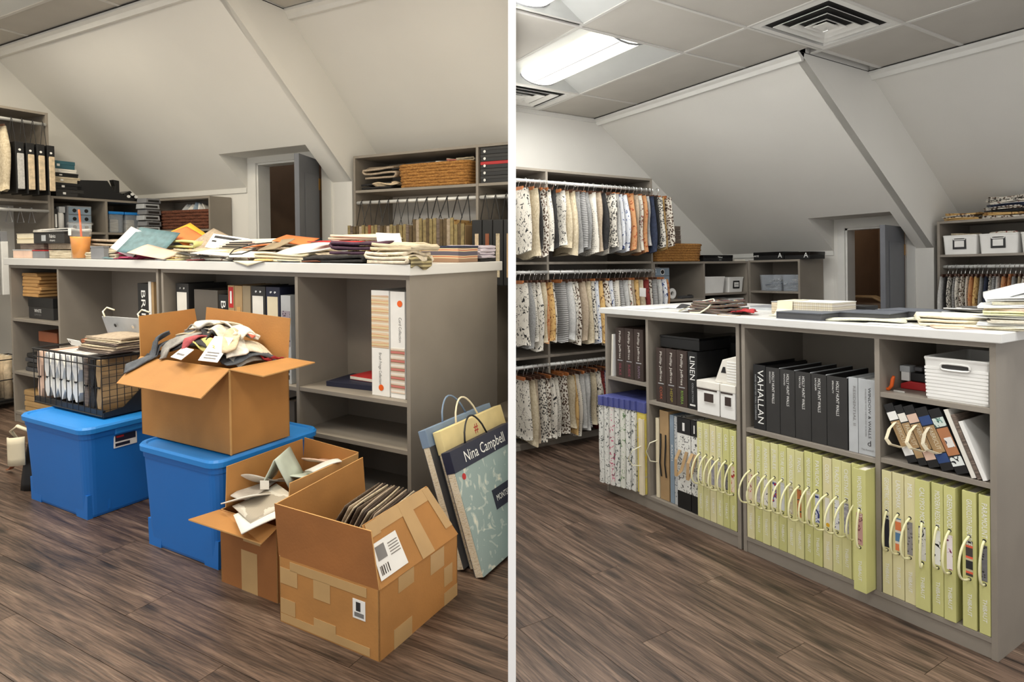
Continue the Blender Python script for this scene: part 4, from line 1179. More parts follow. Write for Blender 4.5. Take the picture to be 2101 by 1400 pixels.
# ================================================================== tidied room: racks and shelves along the walls
ROOM = 'R'
def fill_rail(x, z, y0, y1, names, width, lens, group, railname, seed, order_from_right=True, thick=None, xoff=0.0):
    """hang samples along y from y0 to y1; names: fabrics from the far (right) end to the near one"""
    r = random.Random(seed); n = len(names)
    st = (y1 - y0) / n
    for i, f in enumerate(names):
        y = y1 - (i + 0.5) * st
        th = st * r.uniform(0.52, 0.66)
        word = dict(FAB)[f]
        hang('%s sample, %s, %s from the right' % (word, railname, ORD[i]), (x + xoff + r.uniform(-0.02, 0.02), y, z), width * r.uniform(0.9, 1.05), th, lens * r.uniform(0.88, 1.06), f, r.randrange(7), group, fan=r.uniform(-0.035, 0.035))
top_far = ['f_ikat', 'f_gold', 'f_white_spot', 'f_dark', 'f_navy', 'f_grey_pale', 'f_rust', 'f_multi', 'f_taupe', 'f_rust', 'f_blue', 'f_blue', 'f_grey_pale', 'f_white_spot', 'f_dot', 'f_dark', 'f_taupe', 'f_dot', 'f_grey', 'f_silver', 'f_grey', 'f_cream', 'f_cream', 'f_black_white']
fill_rail(WF, 1.905, 0.31, 1.385, top_far, 0.34, 0.43, 'samples on the upper rail', 'far part of upper rail', 1)
top_near = ['f_dark', 'f_black_white', 'f_ikat', 'f_dark', 'f_cream', 'f_dot', 'f_black_white', 'f_cream', 'f_multi', 'f_black_white']
fill_rail(WF, 1.905, -0.02, 0.262, top_near[:7], 0.34, 0.46, 'samples on the upper rail', 'near part of upper rail', 2)
mid_far = ['f_rust', 'f_blue', 'f_grey_pale', 'f_silver', 'f_ikat', 'f_wine', 'f_cream', 'f_gold', 'f_taupe', 'f_multi', 'f_grey_pale', 'f_silver', 'f_dot', 'f_blue', 'f_ikat', 'f_gold', 'f_blue', 'f_white_spot', 'f_cream', 'f_taupe', 'f_ikat', 'f_black_white', 'f_grey_pale', 'f_silver']
fill_rail(WF, 1.255, 0.305, 1.355, mid_far, 0.34, 0.455, 'samples on the middle rail', 'far part of middle rail', 3)
mid_near = ['f_black_white', 'f_gold', 'f_rust', 'f_cream', 'f_black_white', 'f_dot', 'f_grey', 'f_black_white']
fill_rail(WF, 1.255, -0.02, 0.26, mid_near, 0.34, 0.455, 'samples on the middle rail', 'near part of middle rail', 4)
low_far = ['f_gold', 'f_navy', 'f_blue', 'f_wine', 'f_ikat', 'f_black_white', 'f_cream', 'f_silver', 'f_grey_pale', 'f_grey_pale', 'f_dot', 'f_gold', 'f_cream', 'f_ikat']
fill_rail(WF, 0.585, 0.31, 0.80, low_far, 0.34, 0.42, 'samples on the bottom rail', 'far part of bottom rail', 5)
low_near = ['f_dot', 'f_black_white', 'f_ikat', 'f_white_spot', 'f_taupe', 'f_cream', 'f_black_white']
fill_rail(WF, 0.585, -0.02, 0.262, low_near, 0.34, 0.43, 'samples on the bottom rail', 'near part of bottom rail', 6)
t = thing('price_tag', 'white paper tag dangling among the middle rail samples', 'tag', (WF + 0.19, 1.02, 1.09), (0.3, 0.1, 0.5))
MB().box(-0.025, 0.025, -0.001, 0.001, -0.035, 0.035, 'white').build('card', t)
MB().tube([(0, 0, 0.033), (0, 0.005, 0.06), (0, 0.01, 0.09)], 0.001, MATS['cord_white'], 5).build('string', t)

# low unit along the left wall
t = thing('wicker_basket', 'honey brown wicker basket on the low shelf unit beside the racks', 'basket', (WF - 0.13, 1.635, 1.3255))
def basket(t, a, b, h, mt, taper=0.92, rows=7):
    for k in range(rows):
        s0 = taper + (1 - taper) * k / rows; z0 = h * k / rows; hh = h / rows
        mb = MB(); pts = []
        for q in range(28):
            th = 2 * PI * q / 28
            cx = max(-1, min(1, 1.35 * math.cos(th))); cy = max(-1, min(1, 1.35 * math.sin(th)))
            pts.append((a * s0 * cx + 0.003 * math.sin(q * PI + k * PI), b * s0 * cy + 0.003 * math.cos(q * PI + k * PI), z0 + hh * 0.64))
        mb.tube(pts, hh * 0.62, MATS[mt], 6, closed=True)
        mb.build('wicker_row', t, smooth=True)
    MB().box(-a * taper, a * taper, -b * taper, b * taper, 0.004, 0.012, mt).build('base', t)
basket(t, 0.13, 0.275, 0.148, 'wicker')
for k, (h, w) in enumerate(((0.036, 0.15), (0.04, 0.15), (0.038, 0.148), (0.036, 0.145))):
    z = 1.4745 + sum((0.036, 0.04, 0.038, 0.036)[:k])
    t = thing('sample_deck', 'brown deck of samples, %s from the bottom of the stack in the wicker basket' % ORD[k], 'samples', (WF - 0.13, 1.52, z), (0, 0, 0.03 * (k % 3 - 1)), 'decks stacked on the basket')
    MB().box(-0.11, 0.11, -w, w, 0.001, h - 0.004, 'stack_brown').build('pages', t, bevel=0.004)
    MB().box(-0.112, 0.112, -w - 0.002, w + 0.002, h - 0.004, h - 0.001, 'f_taupe').build('cover', t)
def box_lidded(name, label, cat, loc, a, b, h, mt, lid=None, rot=None, txt=None, group=None):
    t = thing(name, label, cat, loc, rot, group)
    MB().box(-a, a, -b, b, 0, h * 0.72, mt).build('body', t, bevel=0.002)
    MB().box(-a - 0.002, a + 0.002, -b - 0.002, b + 0.002, h * 0.55, h, lid or mt).build('lid', t, bevel=0.002)
    return t
t = box_lidded('flat_box', 'flat black box next to the wicker basket', 'box', (WF - 0.12, 2.115, 1.3255), 0.12, 0.19, 0.055, 'black', 'black_gloss')
text('Thibaut', 0.022, 'white_ink', t, (0.1225, 0.02, 0.035), (0, 1, 0), ZP, width=0.06)
text('2 0 2 2', 0.012, 'white_ink', t, (0.1225, 0.02, 0.012), (0, 1, 0), ZP)
t = thing('flat_magazine', 'cream leaflets lying in the corner on the low shelf unit', 'paper', (WF - 0.12, 2.42, 1.3255))
MB().box(-0.11, 0.11, -0.07, 0.07, 0, 0.014, 'pages').build('pages', t); MB().box(-0.11, 0.11, -0.07, 0.07, 0.014, 0.016, 'paper').build('cover', t)
for i, (x0, x1, z, h) in enumerate(((-2.775, -2.468, 1.3315, 0.07), (-2.464, -2.225, 1.3315, 0.062))):
    t = box_lidded('flat_box', ['flat black box with white emblem, left of the pair on the far shelf unit', 'flat black box with white emblem, right of the pair on the far shelf unit'][i], 'box', ((x0 + x1) / 2, 2.64, z), (x1 - x0) / 2 - 0.003, 0.11, h, 'black', 'black_gloss')
    a = (x1 - x0) / 2
    text('A', 0.06, 'white_ink', t, (a - 0.035, -0.1125, h * 0.5), XP, ZP)
    if i == 0:
        text('ARTE', 0.022, 'white_ink', t, (-a + 0.035, -0.1125, h * 0.5), XP, ZP)
# drawers organiser, clock-like trimmings roll and remote in the first low bay
t = thing('drawer_organiser', 'grey four-drawer organiser with round holes in the low shelf unit', 'organiser', (WF - 0.16, 1.45, 1.0105))
MB().box(-0.13, 0.13, -0.085, 0.085, 0, 0.265, 'midgrey').build('case', t, bevel=0.002)
for k in range(4):
    d = MB().box(0.128, 0.136, -0.08, 0.08, 0.008 + k * 0.064, 0.066 + k * 0.064, 'sky_grey').build('drawer', t, bevel=0.001)
    MB().lathe([(0.0, 0.001), (0.016, 0.001), (0.020, 0.003), (0.022, 0.0)], MATS['black'], 14).build('pull_hole', d, (0.136, 0.0, 0.037 + k * 0.064), (0, PI / 2, 0))
    MB().tube([(0.137, 0.021 * math.cos(q * PI / 8), 0.037 + k * 0.064 + 0.021 * math.sin(q * PI / 8)) for q in range(16)], 0.003, MATS['white'], 5, closed=True).build('pull_ring', d)
t = thing('display_board', 'white panel standing behind the grey organiser', 'board', (WF - 0.3, 1.62, 1.0105))
MB().box(-0.006, 0.006, -0.075, 0.075, 0, 0.27, 'white').build('board', t); MB().box(-0.007, 0.007, 0.070, 0.076, 0, 0.272, 'lightgrey').build('edge', t)
t = thing('tape_roll', 'roll of white trim standing beside the grey organiser', 'roll', (WF - 0.07, 1.60, 1.0105), (0, PI / 2, 0))
MB().lathe([(0.02, -0.012), (0.045, -0.012), (0.045, 0.012), (0.02, 0.012), (0.02, -0.012)], MATS['white'], 24).build('roll', t, (-0.046, 0, 0), smooth=False)
MB().tube([(-0.046 + 0.046 * math.cos(q * PI / 10), 0.046 * math.sin(q * PI / 10), 0.0) for q in range(20)], 0.003, MATS['black'], 5, closed=True).build('band', t)
t = thing('hand_tool', 'dark handheld tool lying on the low shelf beside the white roll', 'tool', (WF - 0.06, 1.76, 1.0105), (0, 0, 0.2))
MB().box(-0.02, 0.02, -0.1, 0.1, 0, 0.022, 'darkgrey').build('body', t, bevel=0.005); MB().box(-0.012, 0.012, 0.05, 0.09, 0.022, 0.028, 'black').build('button', t)
# second low bay: grey tub, white bins, brown box
t = bin_tub('white rounded tub in the middle bay of the low shelf unit', WF - 0.24, WF - 0.02, 1.955, 2.23, 1.0465, 1.19, 'white', 0.9, rot=None)
folded('grey cloth folded inside the white rounded tub', (WF - 0.13, 2.09, 1.065), 0.14, 0.2, 0.07, 3, 'f_grey', seed=3)
def bin_x(label, yc_, hw, z, h, name='labelled_bin'):
    """bin facing +x"""
    t = bin_tub(label, -hw, hw, -0.11, 0.11, 0, h, 'white', 0.9, 'bin', name, plate=(0.085, 0.07, h * 0.5))
    t.location = (WF - 0.135, yc_, z); t.rotation_euler = (0, 0, PI / 2)
    text('trims', 0.02, 'ink', t, (0, -0.1125, h * 0.5), XP, ZP)
    return t
bin_x('white bin with black label frame on the low shelf', 2.385, 0.105, 1.0465, 0.135)
bin_x('white bin with black label frame on the shelf below', 2.385, 0.105, 0.7205 + 0.0, 0.27)
t = thing('brown_box', 'small brown box in the shadow beside the lower white bin', 'box', (WF - 0.2, 2.18, 0.7205))
MB().box(-0.08, 0.08, -0.09, 0.09, 0, 0.24, 'kraft_dark').build('body', t, bevel=0.002); MB().box(-0.082, 0.082, -0.092, 0.092, 0.2, 0.262, 'kraft_dark').build('lid', t, bevel=0.002)
# far low unit: two clear bins full of bits
for i, (x0, x1) in enumerate(((-2.725, -2.508), (-2.498, -2.335))):
    t = bin_tub(['clear plastic bin with blue bits on the far shelf unit', 'clear plastic bin beside the cabinet side on the far shelf unit'][i], x0, x1, 2.545, 2.76, 1.0565, 1.198, 'smoked_plastic', 0.93, 'bin', 'clear_bin')
    for k in range(7):
        scrap('small scrap in the %s clear bin, %s from the bottom' % (['left', 'right'][i], ORD[k]), ((x0 + x1) / 2 + rnd(-0.05, 0.04), 2.65 + rnd(-0.05, 0.05), 1.062 + 0.012 * k), 0.09, 0.09, 0.03, ['f_blue', 'f_grey_pale', 'f_white_spot', 'f_navy'][k % 4], rnd(0, 3), 100 + k + 10 * i, group='scraps in the clear bins')

# ---- rack unit at the right edge
for i, (x0, x1) in enumerate(((-1.365, -1.147), (-1.135, -0.905), (-0.892, -0.66))):
    t = bin_tub(['white label-framed bin, left of the three on the right-hand rack', 'white label-framed bin, middle of the three on the right-hand rack', 'white bin at the picture edge on the right-hand rack'][i], x0, x1, 2.835, 3.1, 1.3405, 1.48, 'white', 0.93, plate=(0.085, 0.075, 0.075), slot=(0.075, 0.014), group='white bins on the right-hand rack')
    for k in range(3):
        folded('patterned cloth in the %s white bin, %s layer' % (['left', 'middle', 'edge'][i], ORD[k]), ((x0 + x1) / 2 + rnd(-0.01, 0.01), 2.97, 1.36 + 0.045 * k), 0.16, 0.18, 0.042, 2, ['f_ikat', 'f_gold', 'f_cream', 'f_multi'][(k + i) % 4], rnd(-0.2, 0.2), seed=200 + k + 5 * i, group='cloth in the white bins')
fm = ['f_ikat', 'f_gold', 'f_dark', 'f_ikat', 'f_navy', 'f_multi', 'f_white_spot', 'f_ikat']
for k in range(3):
    folded('patterned folded sample, %s up in the low stack on the right-hand rack' % ORD[k], (-1.27, 2.98, 1.5885 + 0.018 * k), 0.22 - 0.01 * k, 0.24, 0.019, 2, ['f_gold', 'f_ikat', 'f_gold'][k], rnd(-0.15, 0.15), seed=300 + k, group='folded samples on the right-hand rack')
for k in range(8):
    folded('%s folded sample, %s up in the tall stack on the right-hand rack' % (dict(FAB)[fm[k]], ORD[k]), (-1.0 + rnd(-0.01, 0.01), 2.98, 1.5885 + 0.019 * k), 0.27 - 0.012 * k, 0.26 - 0.01 * k, 0.02, 2, fm[k], rnd(-0.15, 0.15), seed=320 + k, group='folded samples on the right-hand rack')
rl = ['f_grey_pale', 'f_dark', 'f_white_spot', 'f_silver', 'f_black_white', 'f_ikat', 'f_dot', 'f_rust', 'f_gold', 'f_grey', 'f_navy', 'f_white_spot', 'f_silver', 'f_grey_pale', 'f_rust', 'f_rust', 'f_grey', 'f_cream', 'f_ikat', 'f_gold']
r = random.Random(9)
for i, f in enumerate(rl):
    x = -1.365 + 0.0275 * (i + 0.5)
    hang('%s sample on the right-hand rack, %s from the left' % (dict(FAB)[f], ORD[i]), (x, 2.89 + r.uniform(-0.01, 0.01), 1.25), 0.30, 0.019 if i else 0.03, 0.42 * r.uniform(0.9, 1.05), f, r.randrange(7), 'samples on the right-hand rack', along='x', fan=r.uniform(-0.03, 0.03))

# ---- folding chairs inside the closet
for i in range(3):
    t = thing('folding_chair', 'folded metal chair in the closet, %s from the left' % ORD[i], 'chair', (-2.19 - 0.0235 * i, 3.30 + 0.076 * i, 0), (0, 0, 0.3))
    fr = [(-0.2, 0, 0.02), (-0.2, 0, 0.88), (-0.17, 0, 0.95), (-0.1, 0, 0.985), (0.06, 0, 0.985), (0.13, 0, 0.95), (0.16, 0, 0.88), (0.16, 0, 0.02)]
    MB().tube(fr, 0.011, MATS['tan'], 8).build('frame', t, smooth=True)
    MB().box(-0.17, 0.13, -0.008, 0.008, 0.78, 0.93, 'closet_wall').build('backrest', t, bevel=0.004)
    MB().box(-0.17, 0.13, 0.012, 0.03, 0.25, 0.66, 'closet_wall').build('seat', t, bevel=0.004)
    for s in (-0.2, 0.16):
        MB().tube([(s, 0.03, 0.02), (s, 0.02, 0.6)], 0.010, MATS['tan'], 8).build('rear_leg', t)
# ================================================================== cluttered room: floor in front of the island
ROOM = 'L'
def blue_tote(label, x0, x1, y0, y1, h, sticker=False):
    cx, cy = (x0 + x1) / 2, (y0 + y1) / 2; a, b = (x1 - x0) / 2, (y1 - y0) / 2
    t = thing('storage_tote', label, 'storage bin', (cx, cy, 0.0), None, 'blue storage totes')
    def loop(k, z, r=0.05, n=5, grow=0.0):
        pts = []
        for sx, sy, t0 in ((1, 1, 0), (-1, 1, PI / 2), (-1, -1, PI), (1, -1, 1.5 * PI)):
            for q in range(n + 1):
                th = t0 + PI / 2 * q / n
                pts.append((sx * (a * k + grow - r) + r * math.cos(th), sy * (b * k + grow - r) + r * math.sin(th), z))
        return pts
    def loft(rows, mt, name, parent=t, cap=True):
        m = len(rows[0]); vs = [p for r in rows for p in r]
        fs = [(i * m + j, i * m + (j + 1) % m, (i + 1) * m + (j + 1) % m, (i + 1) * m + j) for i in range(len(rows) - 1) for j in range(m)]
        if cap:
            fs += [tuple(range(m))[::-1], tuple(range((len(rows) - 1) * m, len(rows) * m))]
        return MB().add(vs, fs, mt).build(name, parent, smooth=False, bevel=0.0)
    loft([loop(0.985, 0.002, 0.03), loop(1.0, 0.012, 0.035), loop(1.075, h - 0.05, 0.04), loop(1.09, h - 0.05, 0.04), loop(1.10, h - 0.012, 0.04)], 'blue_bin', 'tub')
    lid = loft([loop(1.11, h - 0.028, 0.045), loop(1.14, h - 0.026, 0.05), loop(1.145, h - 0.008, 0.05), loop(1.12, h, 0.05), loop(1.07, h, 0.05), loop(1.05, h - 0.006, 0.05)], 'blue_lid', 'lid')
    # recessed foot panels on the long side and a pull lip
    for s in (-1, 1):
        MB().prism([(s * a * 0.62, 0.0), (s * a * 0.98, 0.0), (s * a * 1.0, 0.10), (s * a * 0.56, 0.10)][::s], 'y', -b * 1.005, -b * 0.9, 'blue_bin').build('corner_foot', t)
    MB().box(a * 1.03, a * 1.105, -b * 0.5, b * 0.5, h - 0.055, h - 0.03, 'blue_lid').build('latch_handle', t, bevel=0.004)
    MB().box(a * 1.0, a * 1.012, -b * 0.62, -b * 0.58, 0.02, h - 0.06, 'blue_bin').build('side_rib', t)
    if sticker:
        p = MB().box(a * 1.055, a * 1.072, -b * 0.52, -b * 0.05, h - 0.115, h - 0.055, 'white').build('sticker', t, bevel=0.002)
        MB().box(a * 1.06, a * 1.0745, -b * 0.49, -b * 0.08, h - 0.088, h - 0.060, 'navy').build('print', p)
        MB().box(a * 1.06, a * 1.0745, -b * 0.49, -b * 0.2, h - 0.108, h - 0.095, 'navy').build('print', p)
        MB().box(a * 1.06, a * 1.0748, -b * 0.47, -b * 0.32, h - 0.072, h - 0.064, 'red').build('print', p)
    return t
blue_tote('bright blue lidded tote carrying the wire basket', -1.672, -1.208, -0.572, -0.16, 0.386, True)
blue_tote('bright blue lidded tote under the heaped cardboard box', -0.795, -0.386, -0.570, -0.15, 0.390)

# wire file basket with folders
pattern('mesh_black', 'dots', [(20, 20, 20), (70, 66, 60)], 120)
t = thing('wire_basket', 'black wire basket crammed with folders on the blue tote', 'basket', (-1.57, -0.465, 0.388))
Lx, Ly, H = 0.285, 0.28, 0.255
wm = MATS['black']
for z, rr_ in ((0.004, 0.004), (H, 0.006), (H - 0.035, 0.003)):
    MB().tube([(-Lx, 0, z), (Lx, 0, z), (Lx, Ly, z), (-Lx, Ly, z)], rr_, wm, 6, closed=True).build('rim_wire', t)
for k in range(13):
    x = -Lx + 2 * Lx * k / 12
    MB().tube([(x, 0, 0.0), (x, 0, H)], 0.002, wm, 5).build('upright_wire', t)
for k in range(1, 9):
    y = Ly * k / 9
    MB().tube([(Lx, y, 0.0), (Lx, y, H)], 0.0016, wm, 5).build('upright_wire', t)
for k in range(1, 9):
    MB().tube([(Lx, 0, H * k / 9), (Lx, Ly, H * k / 9)], 0.0014, wm, 5).build('cross_wire', t)
MB().box(-Lx, Lx, 0.0, 0.012, 0.0, 0.03, 'black').build('base_rail', t)
MB().box(-Lx, Lx, 0, Ly, 0.0, 0.004, 'black').build('floor_plate', t)
MB().prism([(0.0, 0.0), (Ly, 0.0), (Ly, 0.15), (Ly * 0.72, 0.13), (Ly * 0.3, 0.03), (0.0, 0.02)], 'x', Lx + 0.003, Lx + 0.009, 'black').build('side_skirt', t)
# diamond-shaped bellows of the folders show through the front wires
for k in range(5):
    x = -0.195 + 0.062 * k
    tt = thing('file_folder', 'white folder edge in the wire basket, %s from the left' % ORD[k], 'folder', (-1.57 + x, -0.452, 0.394), None, 'white folders in the wire basket')
    for z0, z1 in ((0.03, 0.12), (0.12, 0.235)):
        zm = (z0 + z1) / 2
        MB().prism([(-0.006, z0), (0.006, z0), (0.029, zm), (0.008, z1), (-0.008, z1), (-0.029, zm)], 'y', 0.0, 0.20, 'white').build('bellows', tt)
    MB().box(-0.008, 0.008, -0.003, 0.002, 0.117, 0.124, 'black').build('clip', tt)
for k, (x, mt_) in enumerate(((-0.265, 'blush'), (0.135, 'stack_brown'), (0.185, 'f_dark'), (0.235, 'tan'))):
    tt = thing('file_folder', ['blush folder at the left end of the wire basket', 'brown folder in the wire basket', 'black folder bundle in the wire basket', 'tan folder at the right end of the wire basket'][k], 'folder', (-1.57 + x, -0.452, 0.394))
    MB().prism([(-0.008, 0.005), (0.008, 0.005), (0.02, 0.06), (0.009, 0.115), (0.02, 0.17), (0.01, 0.235), (-0.01, 0.235), (-0.018, 0.17), (-0.008, 0.115), (-0.018, 0.06)], 'y', 0.0, 0.20, mt_).build('bellows', tt)
    MB().box(-0.012, 0.012, -0.003, 0.002, 0.112, 0.119, 'black').build('clip', tt)
for k in range(6):
    z = 0.655 + 0.011 * k
    folded(('%s sample, %s from the bottom of the heap on the wire basket' % (['brown', 'taupe', 'cream', 'brown', 'cream', 'taupe'][k], ORD[k])), (-1.40 + 0.006 * k, -0.34 + 0.006 * k, z), 0.26, 0.20, 0.0115, 2, ['stack_brown', 'f_taupe', 'f_cream', 'stack_brown', 'f_cream', 'f_taupe'][k], 0.03 * (k % 3), seed=400 + k, wave=0.003, group='samples heaped on the wire basket')
t = thing('grey_file', 'pale grey punched file standing on the wire basket', 'folder', (-1.475, -0.215, 0.648), (0.30, 0, 0.06))
MB().grid(lambda u, v: (-0.17 + 0.56 * u, 0.004 * math.sin(5 * u), 0.145 * v), 6, 2, 'lightgrey', 0.004).build('sheet', t)
for x in (-0.08, 0.05, 0.12):
    MB().lathe([(0.0, 0.0006), (0.008, 0.0006), (0.009, 0.0)], MATS['chrome' if x == 0.05 else 'black'], 12).build('hole', t, (x, -0.007, 0.105), (PI / 2, 0, 0))
for x in (-0.15, 0.11):
    MB().tube([(x, 0, 0.14), (x - 0.02, 0.01, 0.165), (x - 0.012, 0.03, 0.178), (x + 0.03, 0.035, 0.165)], 0.004, MATS['cord_white'], 6).build('cord_handle', t, smooth=True)
t = thing('white_tag', 'small white punched tag sticking out of the wire basket', 'tag', (-1.68, -0.36, 0.652), (0.5, 0, -0.1))
MB().box(-0.07, 0.07, -0.001, 0.001, 0, 0.036, 'white').build('card', t); MB().lathe([(0, 0.0006), (0.005, 0.0006), (0.006, 0)], MATS['black'], 10).build('hole', t, (-0.055, -0.0012, 0.02), (PI / 2, 0, 0))
pattern('gold_scales', 'spots', [(226, 190, 130), (176, 110, 46), (110, 60, 26)], 60)
scrap('gold patterned cloth behind the grey punched file', (-1.47, -0.16, 0.70), 0.16, 0.09, 0.07, 'gold_scales', 0.1, 61, th=0.008)
folded('dark brown leather piece behind the grey punched file', (-1.33, -0.14, 0.70), 0.17, 0.08, 0.05, 2, 'brown_cloth', 0.1, seed=62)
folded('orange brown leather square at the left of the grey file', (-1.70, -0.24, 0.655), 0.12, 0.12, 0.028, 2, 'leather_brown', 0.2, seed=63)
folded('kraft coloured roll beside the gold patterned cloth', (-1.585, -0.16, 0.70), 0.10, 0.1, 0.045, 2, 'cream', 0.1, seed=64)

# cardboard boxes
TH = 0.004
def panel(t, name, pts, mt='kraft', th=TH, inner=None):
    """flat board through four corner points, with thickness and a paler cut edge"""
    P = [Vector(p) for p in pts]
    n = (P[1] - P[0]).cross(P[3] - P[0]).normalized() * th
    vs = P + [p + n for p in P]
    mb = MB()
    mb.add(vs, [(0, 3, 2, 1)], mt); mb.add(vs, [(4, 5, 6, 7)], inner or mt)
    mb.add(vs, [(i, (i + 1) % 4, 4 + (i + 1) % 4, 4 + i) for i in range(4)], 'kraft_edge')
    return mb.build(name, t)
def carton(name, label, x0, x1, y0, y1, z0, h, mt='kraft', lip=0.0):
    t = thing(name, label, 'cardboard box', (x0, y0, z0))
    w, d = x1 - x0, y1 - y0
    panel(t, 'front_wall', [(0, 0, 0), (w, 0, 0), (w, 0, h), (0, 0, h)], mt, -TH)
    panel(t, 'back_wall', [(0, d, 0), (w, d, 0), (w, d, h), (0, d, h)], mt)
    panel(t, 'side_wall', [(0, 0, 0), (0, d, 0), (0, d, h), (0, 0, h)], mt)
    panel(t, 'side_wall', [(w, 0, 0), (w, d, 0), (w, d, h), (w, 0, h)], mt, -TH)
    MB().box(TH, w - TH, TH, d - TH, 0, TH, mt).build('bottom', t)
    return t, w, d
# box heaped with fabric on the second tote
t, w, d = carton('open_carton', 'open cardboard box heaped with fabric scraps on the blue tote', -0.905, -0.378, -0.520, -0.263, 0.3905, 0.303)
h = 0.303
panel(t, 'flap', [(0.0, 0, h), (w, 0, h), (w + 0.018, -0.124, h - 0.0744), (0.061, -0.124, h - 0.0744)], 'kraft', inner='kraft')
panel(t, 'flap', [(w, 0, h), (w, d, h), (w + 0.135, d + 0.005, h - 0.006), (w + 0.16, 0.01, h - 0.01)], 'kraft')
panel(t, 'flap', [(0, 0.0, h), (0, d, h), (-0.012, d - 0.02, h + 0.165), (-0.012, 0.005, h + 0.155)], 'kraft')
panel(t, 'flap', [(0.02, d, h), (w, d, h), (w - 0.002, d + 0.015, h + 0.15), (0.025, d + 0.015, h + 0.17)], 'kraft')
MB().tube([(w + 0.0005, -0.0005, 0), (w + 0.0005, -0.0005, h)], 0.004, MATS['kraft_edge'], 6).build('corner_edge', t)
for x in (0.05, 0.36):
    MB().box(x, x + 0.05, -0.10, -0.085, h - 0.085, h - 0.079, 'paper').build('tape_scrap', t)
sc = [('coral pink', 'coral', (206, 104, 84)), ('white', 'cloth_white', (226, 220, 208)), ('slate grey', 'cloth_slate', (84, 88, 94)), ('beige', 'cloth_beige', (206, 186, 156)), ('dusty rose', 'cloth_rose', (176, 80, 84)), ('pale yellow', 'cloth_yellow', (206, 196, 120)), ('ivory', 'cloth_ivory', (226, 214, 192)), ('grey', 'cloth_grey', (150, 146, 140)), ('charcoal', 'cloth_coal', (50, 48, 50)), ('red', 'cloth_red', (160, 36, 40))]
for wd, nm, c_ in sc:
    mat(nm, c_, 0.85, vary=0.1, nscale=40, bmp=0.3, bscale=300)
def mound(x, y):
    a, b = (x + 0.635) / 0.30, (y + 0.40) / 0.17
    return 0.665 + 0.095 * max(0.0, 1 - a * a - b * b) ** 0.8
def drape(label, x, y, w_, d_, rz, mt, lift, seed):
    """strip of cloth lying in folds over the heap"""
    r = random.Random(seed)
    A = [(r.uniform(3, 9), r.uniform(2, 6), r.uniform(0, 6), r.uniform(0.4, 1)) for _ in range(4)]
    c_, s_ = math.cos(rz), math.sin(rz)
    def fn(u, v):
        lx, ly = (u - 0.5) * w_, (v - 0.5) * d_ * (1 - 0.25 * math.sin(PI * u + A[0][2]))
        gx, gy = x + lx * c_ - ly * s_, y + lx * s_ + ly * c_
        gx = max(-0.895, min(-0.388, gx)) if gy > -0.515 else gx
        gy = min(gy, -0.275)
        z = sum(a[3] * math.sin(a[0] * u + a[1] * v + a[2]) for a in A) / 2.6
        zz = max(mound(gx, gy), 0.60) + lift + 0.016 * z
        if gy < -0.485:
            zz = max(zz, 0.703)
        if gy < -0.515:
            zz = max(0.6935 - 0.6 * (-0.515 - gy), 0.55) + 0.014 + 0.005 * z
        return (gx - x, gy - y, zz - 0.66)
    o = MB().grid(fn, 16, 8, mt, 0.005).build('fabric_scrap', None, (x, y, 0.66), smooth=True)
    return tag(o, label, 'fabric', 'fabric scraps heaped in the box')
nm_ = {a: b for a, b, c_ in sc}
HP = [('charcoal', -0.78, -0.44, .22, .10, .5), ('grey', -0.62, -0.36, .44, .22, .1), ('slate grey', -0.48, -0.36, .26, .18, -.4), ('red', -0.42, -0.34, .14, .08, .3), ('charcoal', -0.60, -0.45, .34, .10, -.1),
      ('beige', -0.76, -0.36, .20, .10, .5), ('ivory', -0.50, -0.34, .22, .10, -.2), ('dusty rose', -0.60, -0.45, .16, .05, .6), ('grey', -0.70, -0.45, .2, .05, .7), ('pale yellow', -0.54, -0.48, .13, .045, .1),
      ('slate grey', -0.79, -0.46, .16, .06, .9), ('white', -0.47, -0.42, .16, .06, -.6), ('beige', -0.68, -0.41, .20, .06, .3), ('charcoal', -0.63, -0.42, .18, .04, -.5), ('grey', -0.60, -0.39, .22, .06, .2), ('coral pink', -0.68, -0.335, .32, .045, .15), ('ivory', -0.56, -0.41, .16, .06, -.35),
      ('white', -0.62, -0.315, .22, .035, .35), ('beige', -0.47, -0.44, .14, .045, -.8), ('grey', -0.73, -0.39, .18, .05, -.2), ('ivory', -0.64, -0.37, .2, .045, .5), ('white', -0.53, -0.37, .18, .055, -.15), ('slate grey', -0.83, -0.535, .15, .045, .95)]
ss = {}
for k, (wd, x, y, w_, d_, rz) in enumerate(HP):
    ss[wd] = ss.get(wd, 0) + 1
    lab = '%s crumpled scrap, %s of that colour from the bottom of the boxed heap' % (wd, ORD[ss[wd] - 1])
    drape(lab, x, y, w_, d_, rz, nm_[wd], 0.003 + 0.0030 * k, 500 + k)
t = thing('price_card', 'white printed card lying on the right side of the fabric heap', 'card', (-0.475, -0.50, 0.752), (0.75, 0.05, 0.25))
MB().box(-0.04, 0.04, -0.055, 0.055, 0, 0.002, 'white').build('card', t)
for k in range(3):
    MB().box(-0.025, 0.025, -0.02 - 0.012 * k, -0.015 - 0.012 * k, 0.002, 0.0026, 'ink_grey').build('print_line', t)
t = thing('price_card', 'white card half under the fabric heap near the front flap', 'card', (-0.62, -0.535, 0.728), (0.6, 0.0, -0.2))
MB().box(-0.045, 0.045, -0.025, 0.03, 0, 0.002, 'white').build('card', t); MB().box(-0.03, 0.03, -0.008, 0.0, 0.002, 0.0026, 'ink_grey').build('print_line', t)
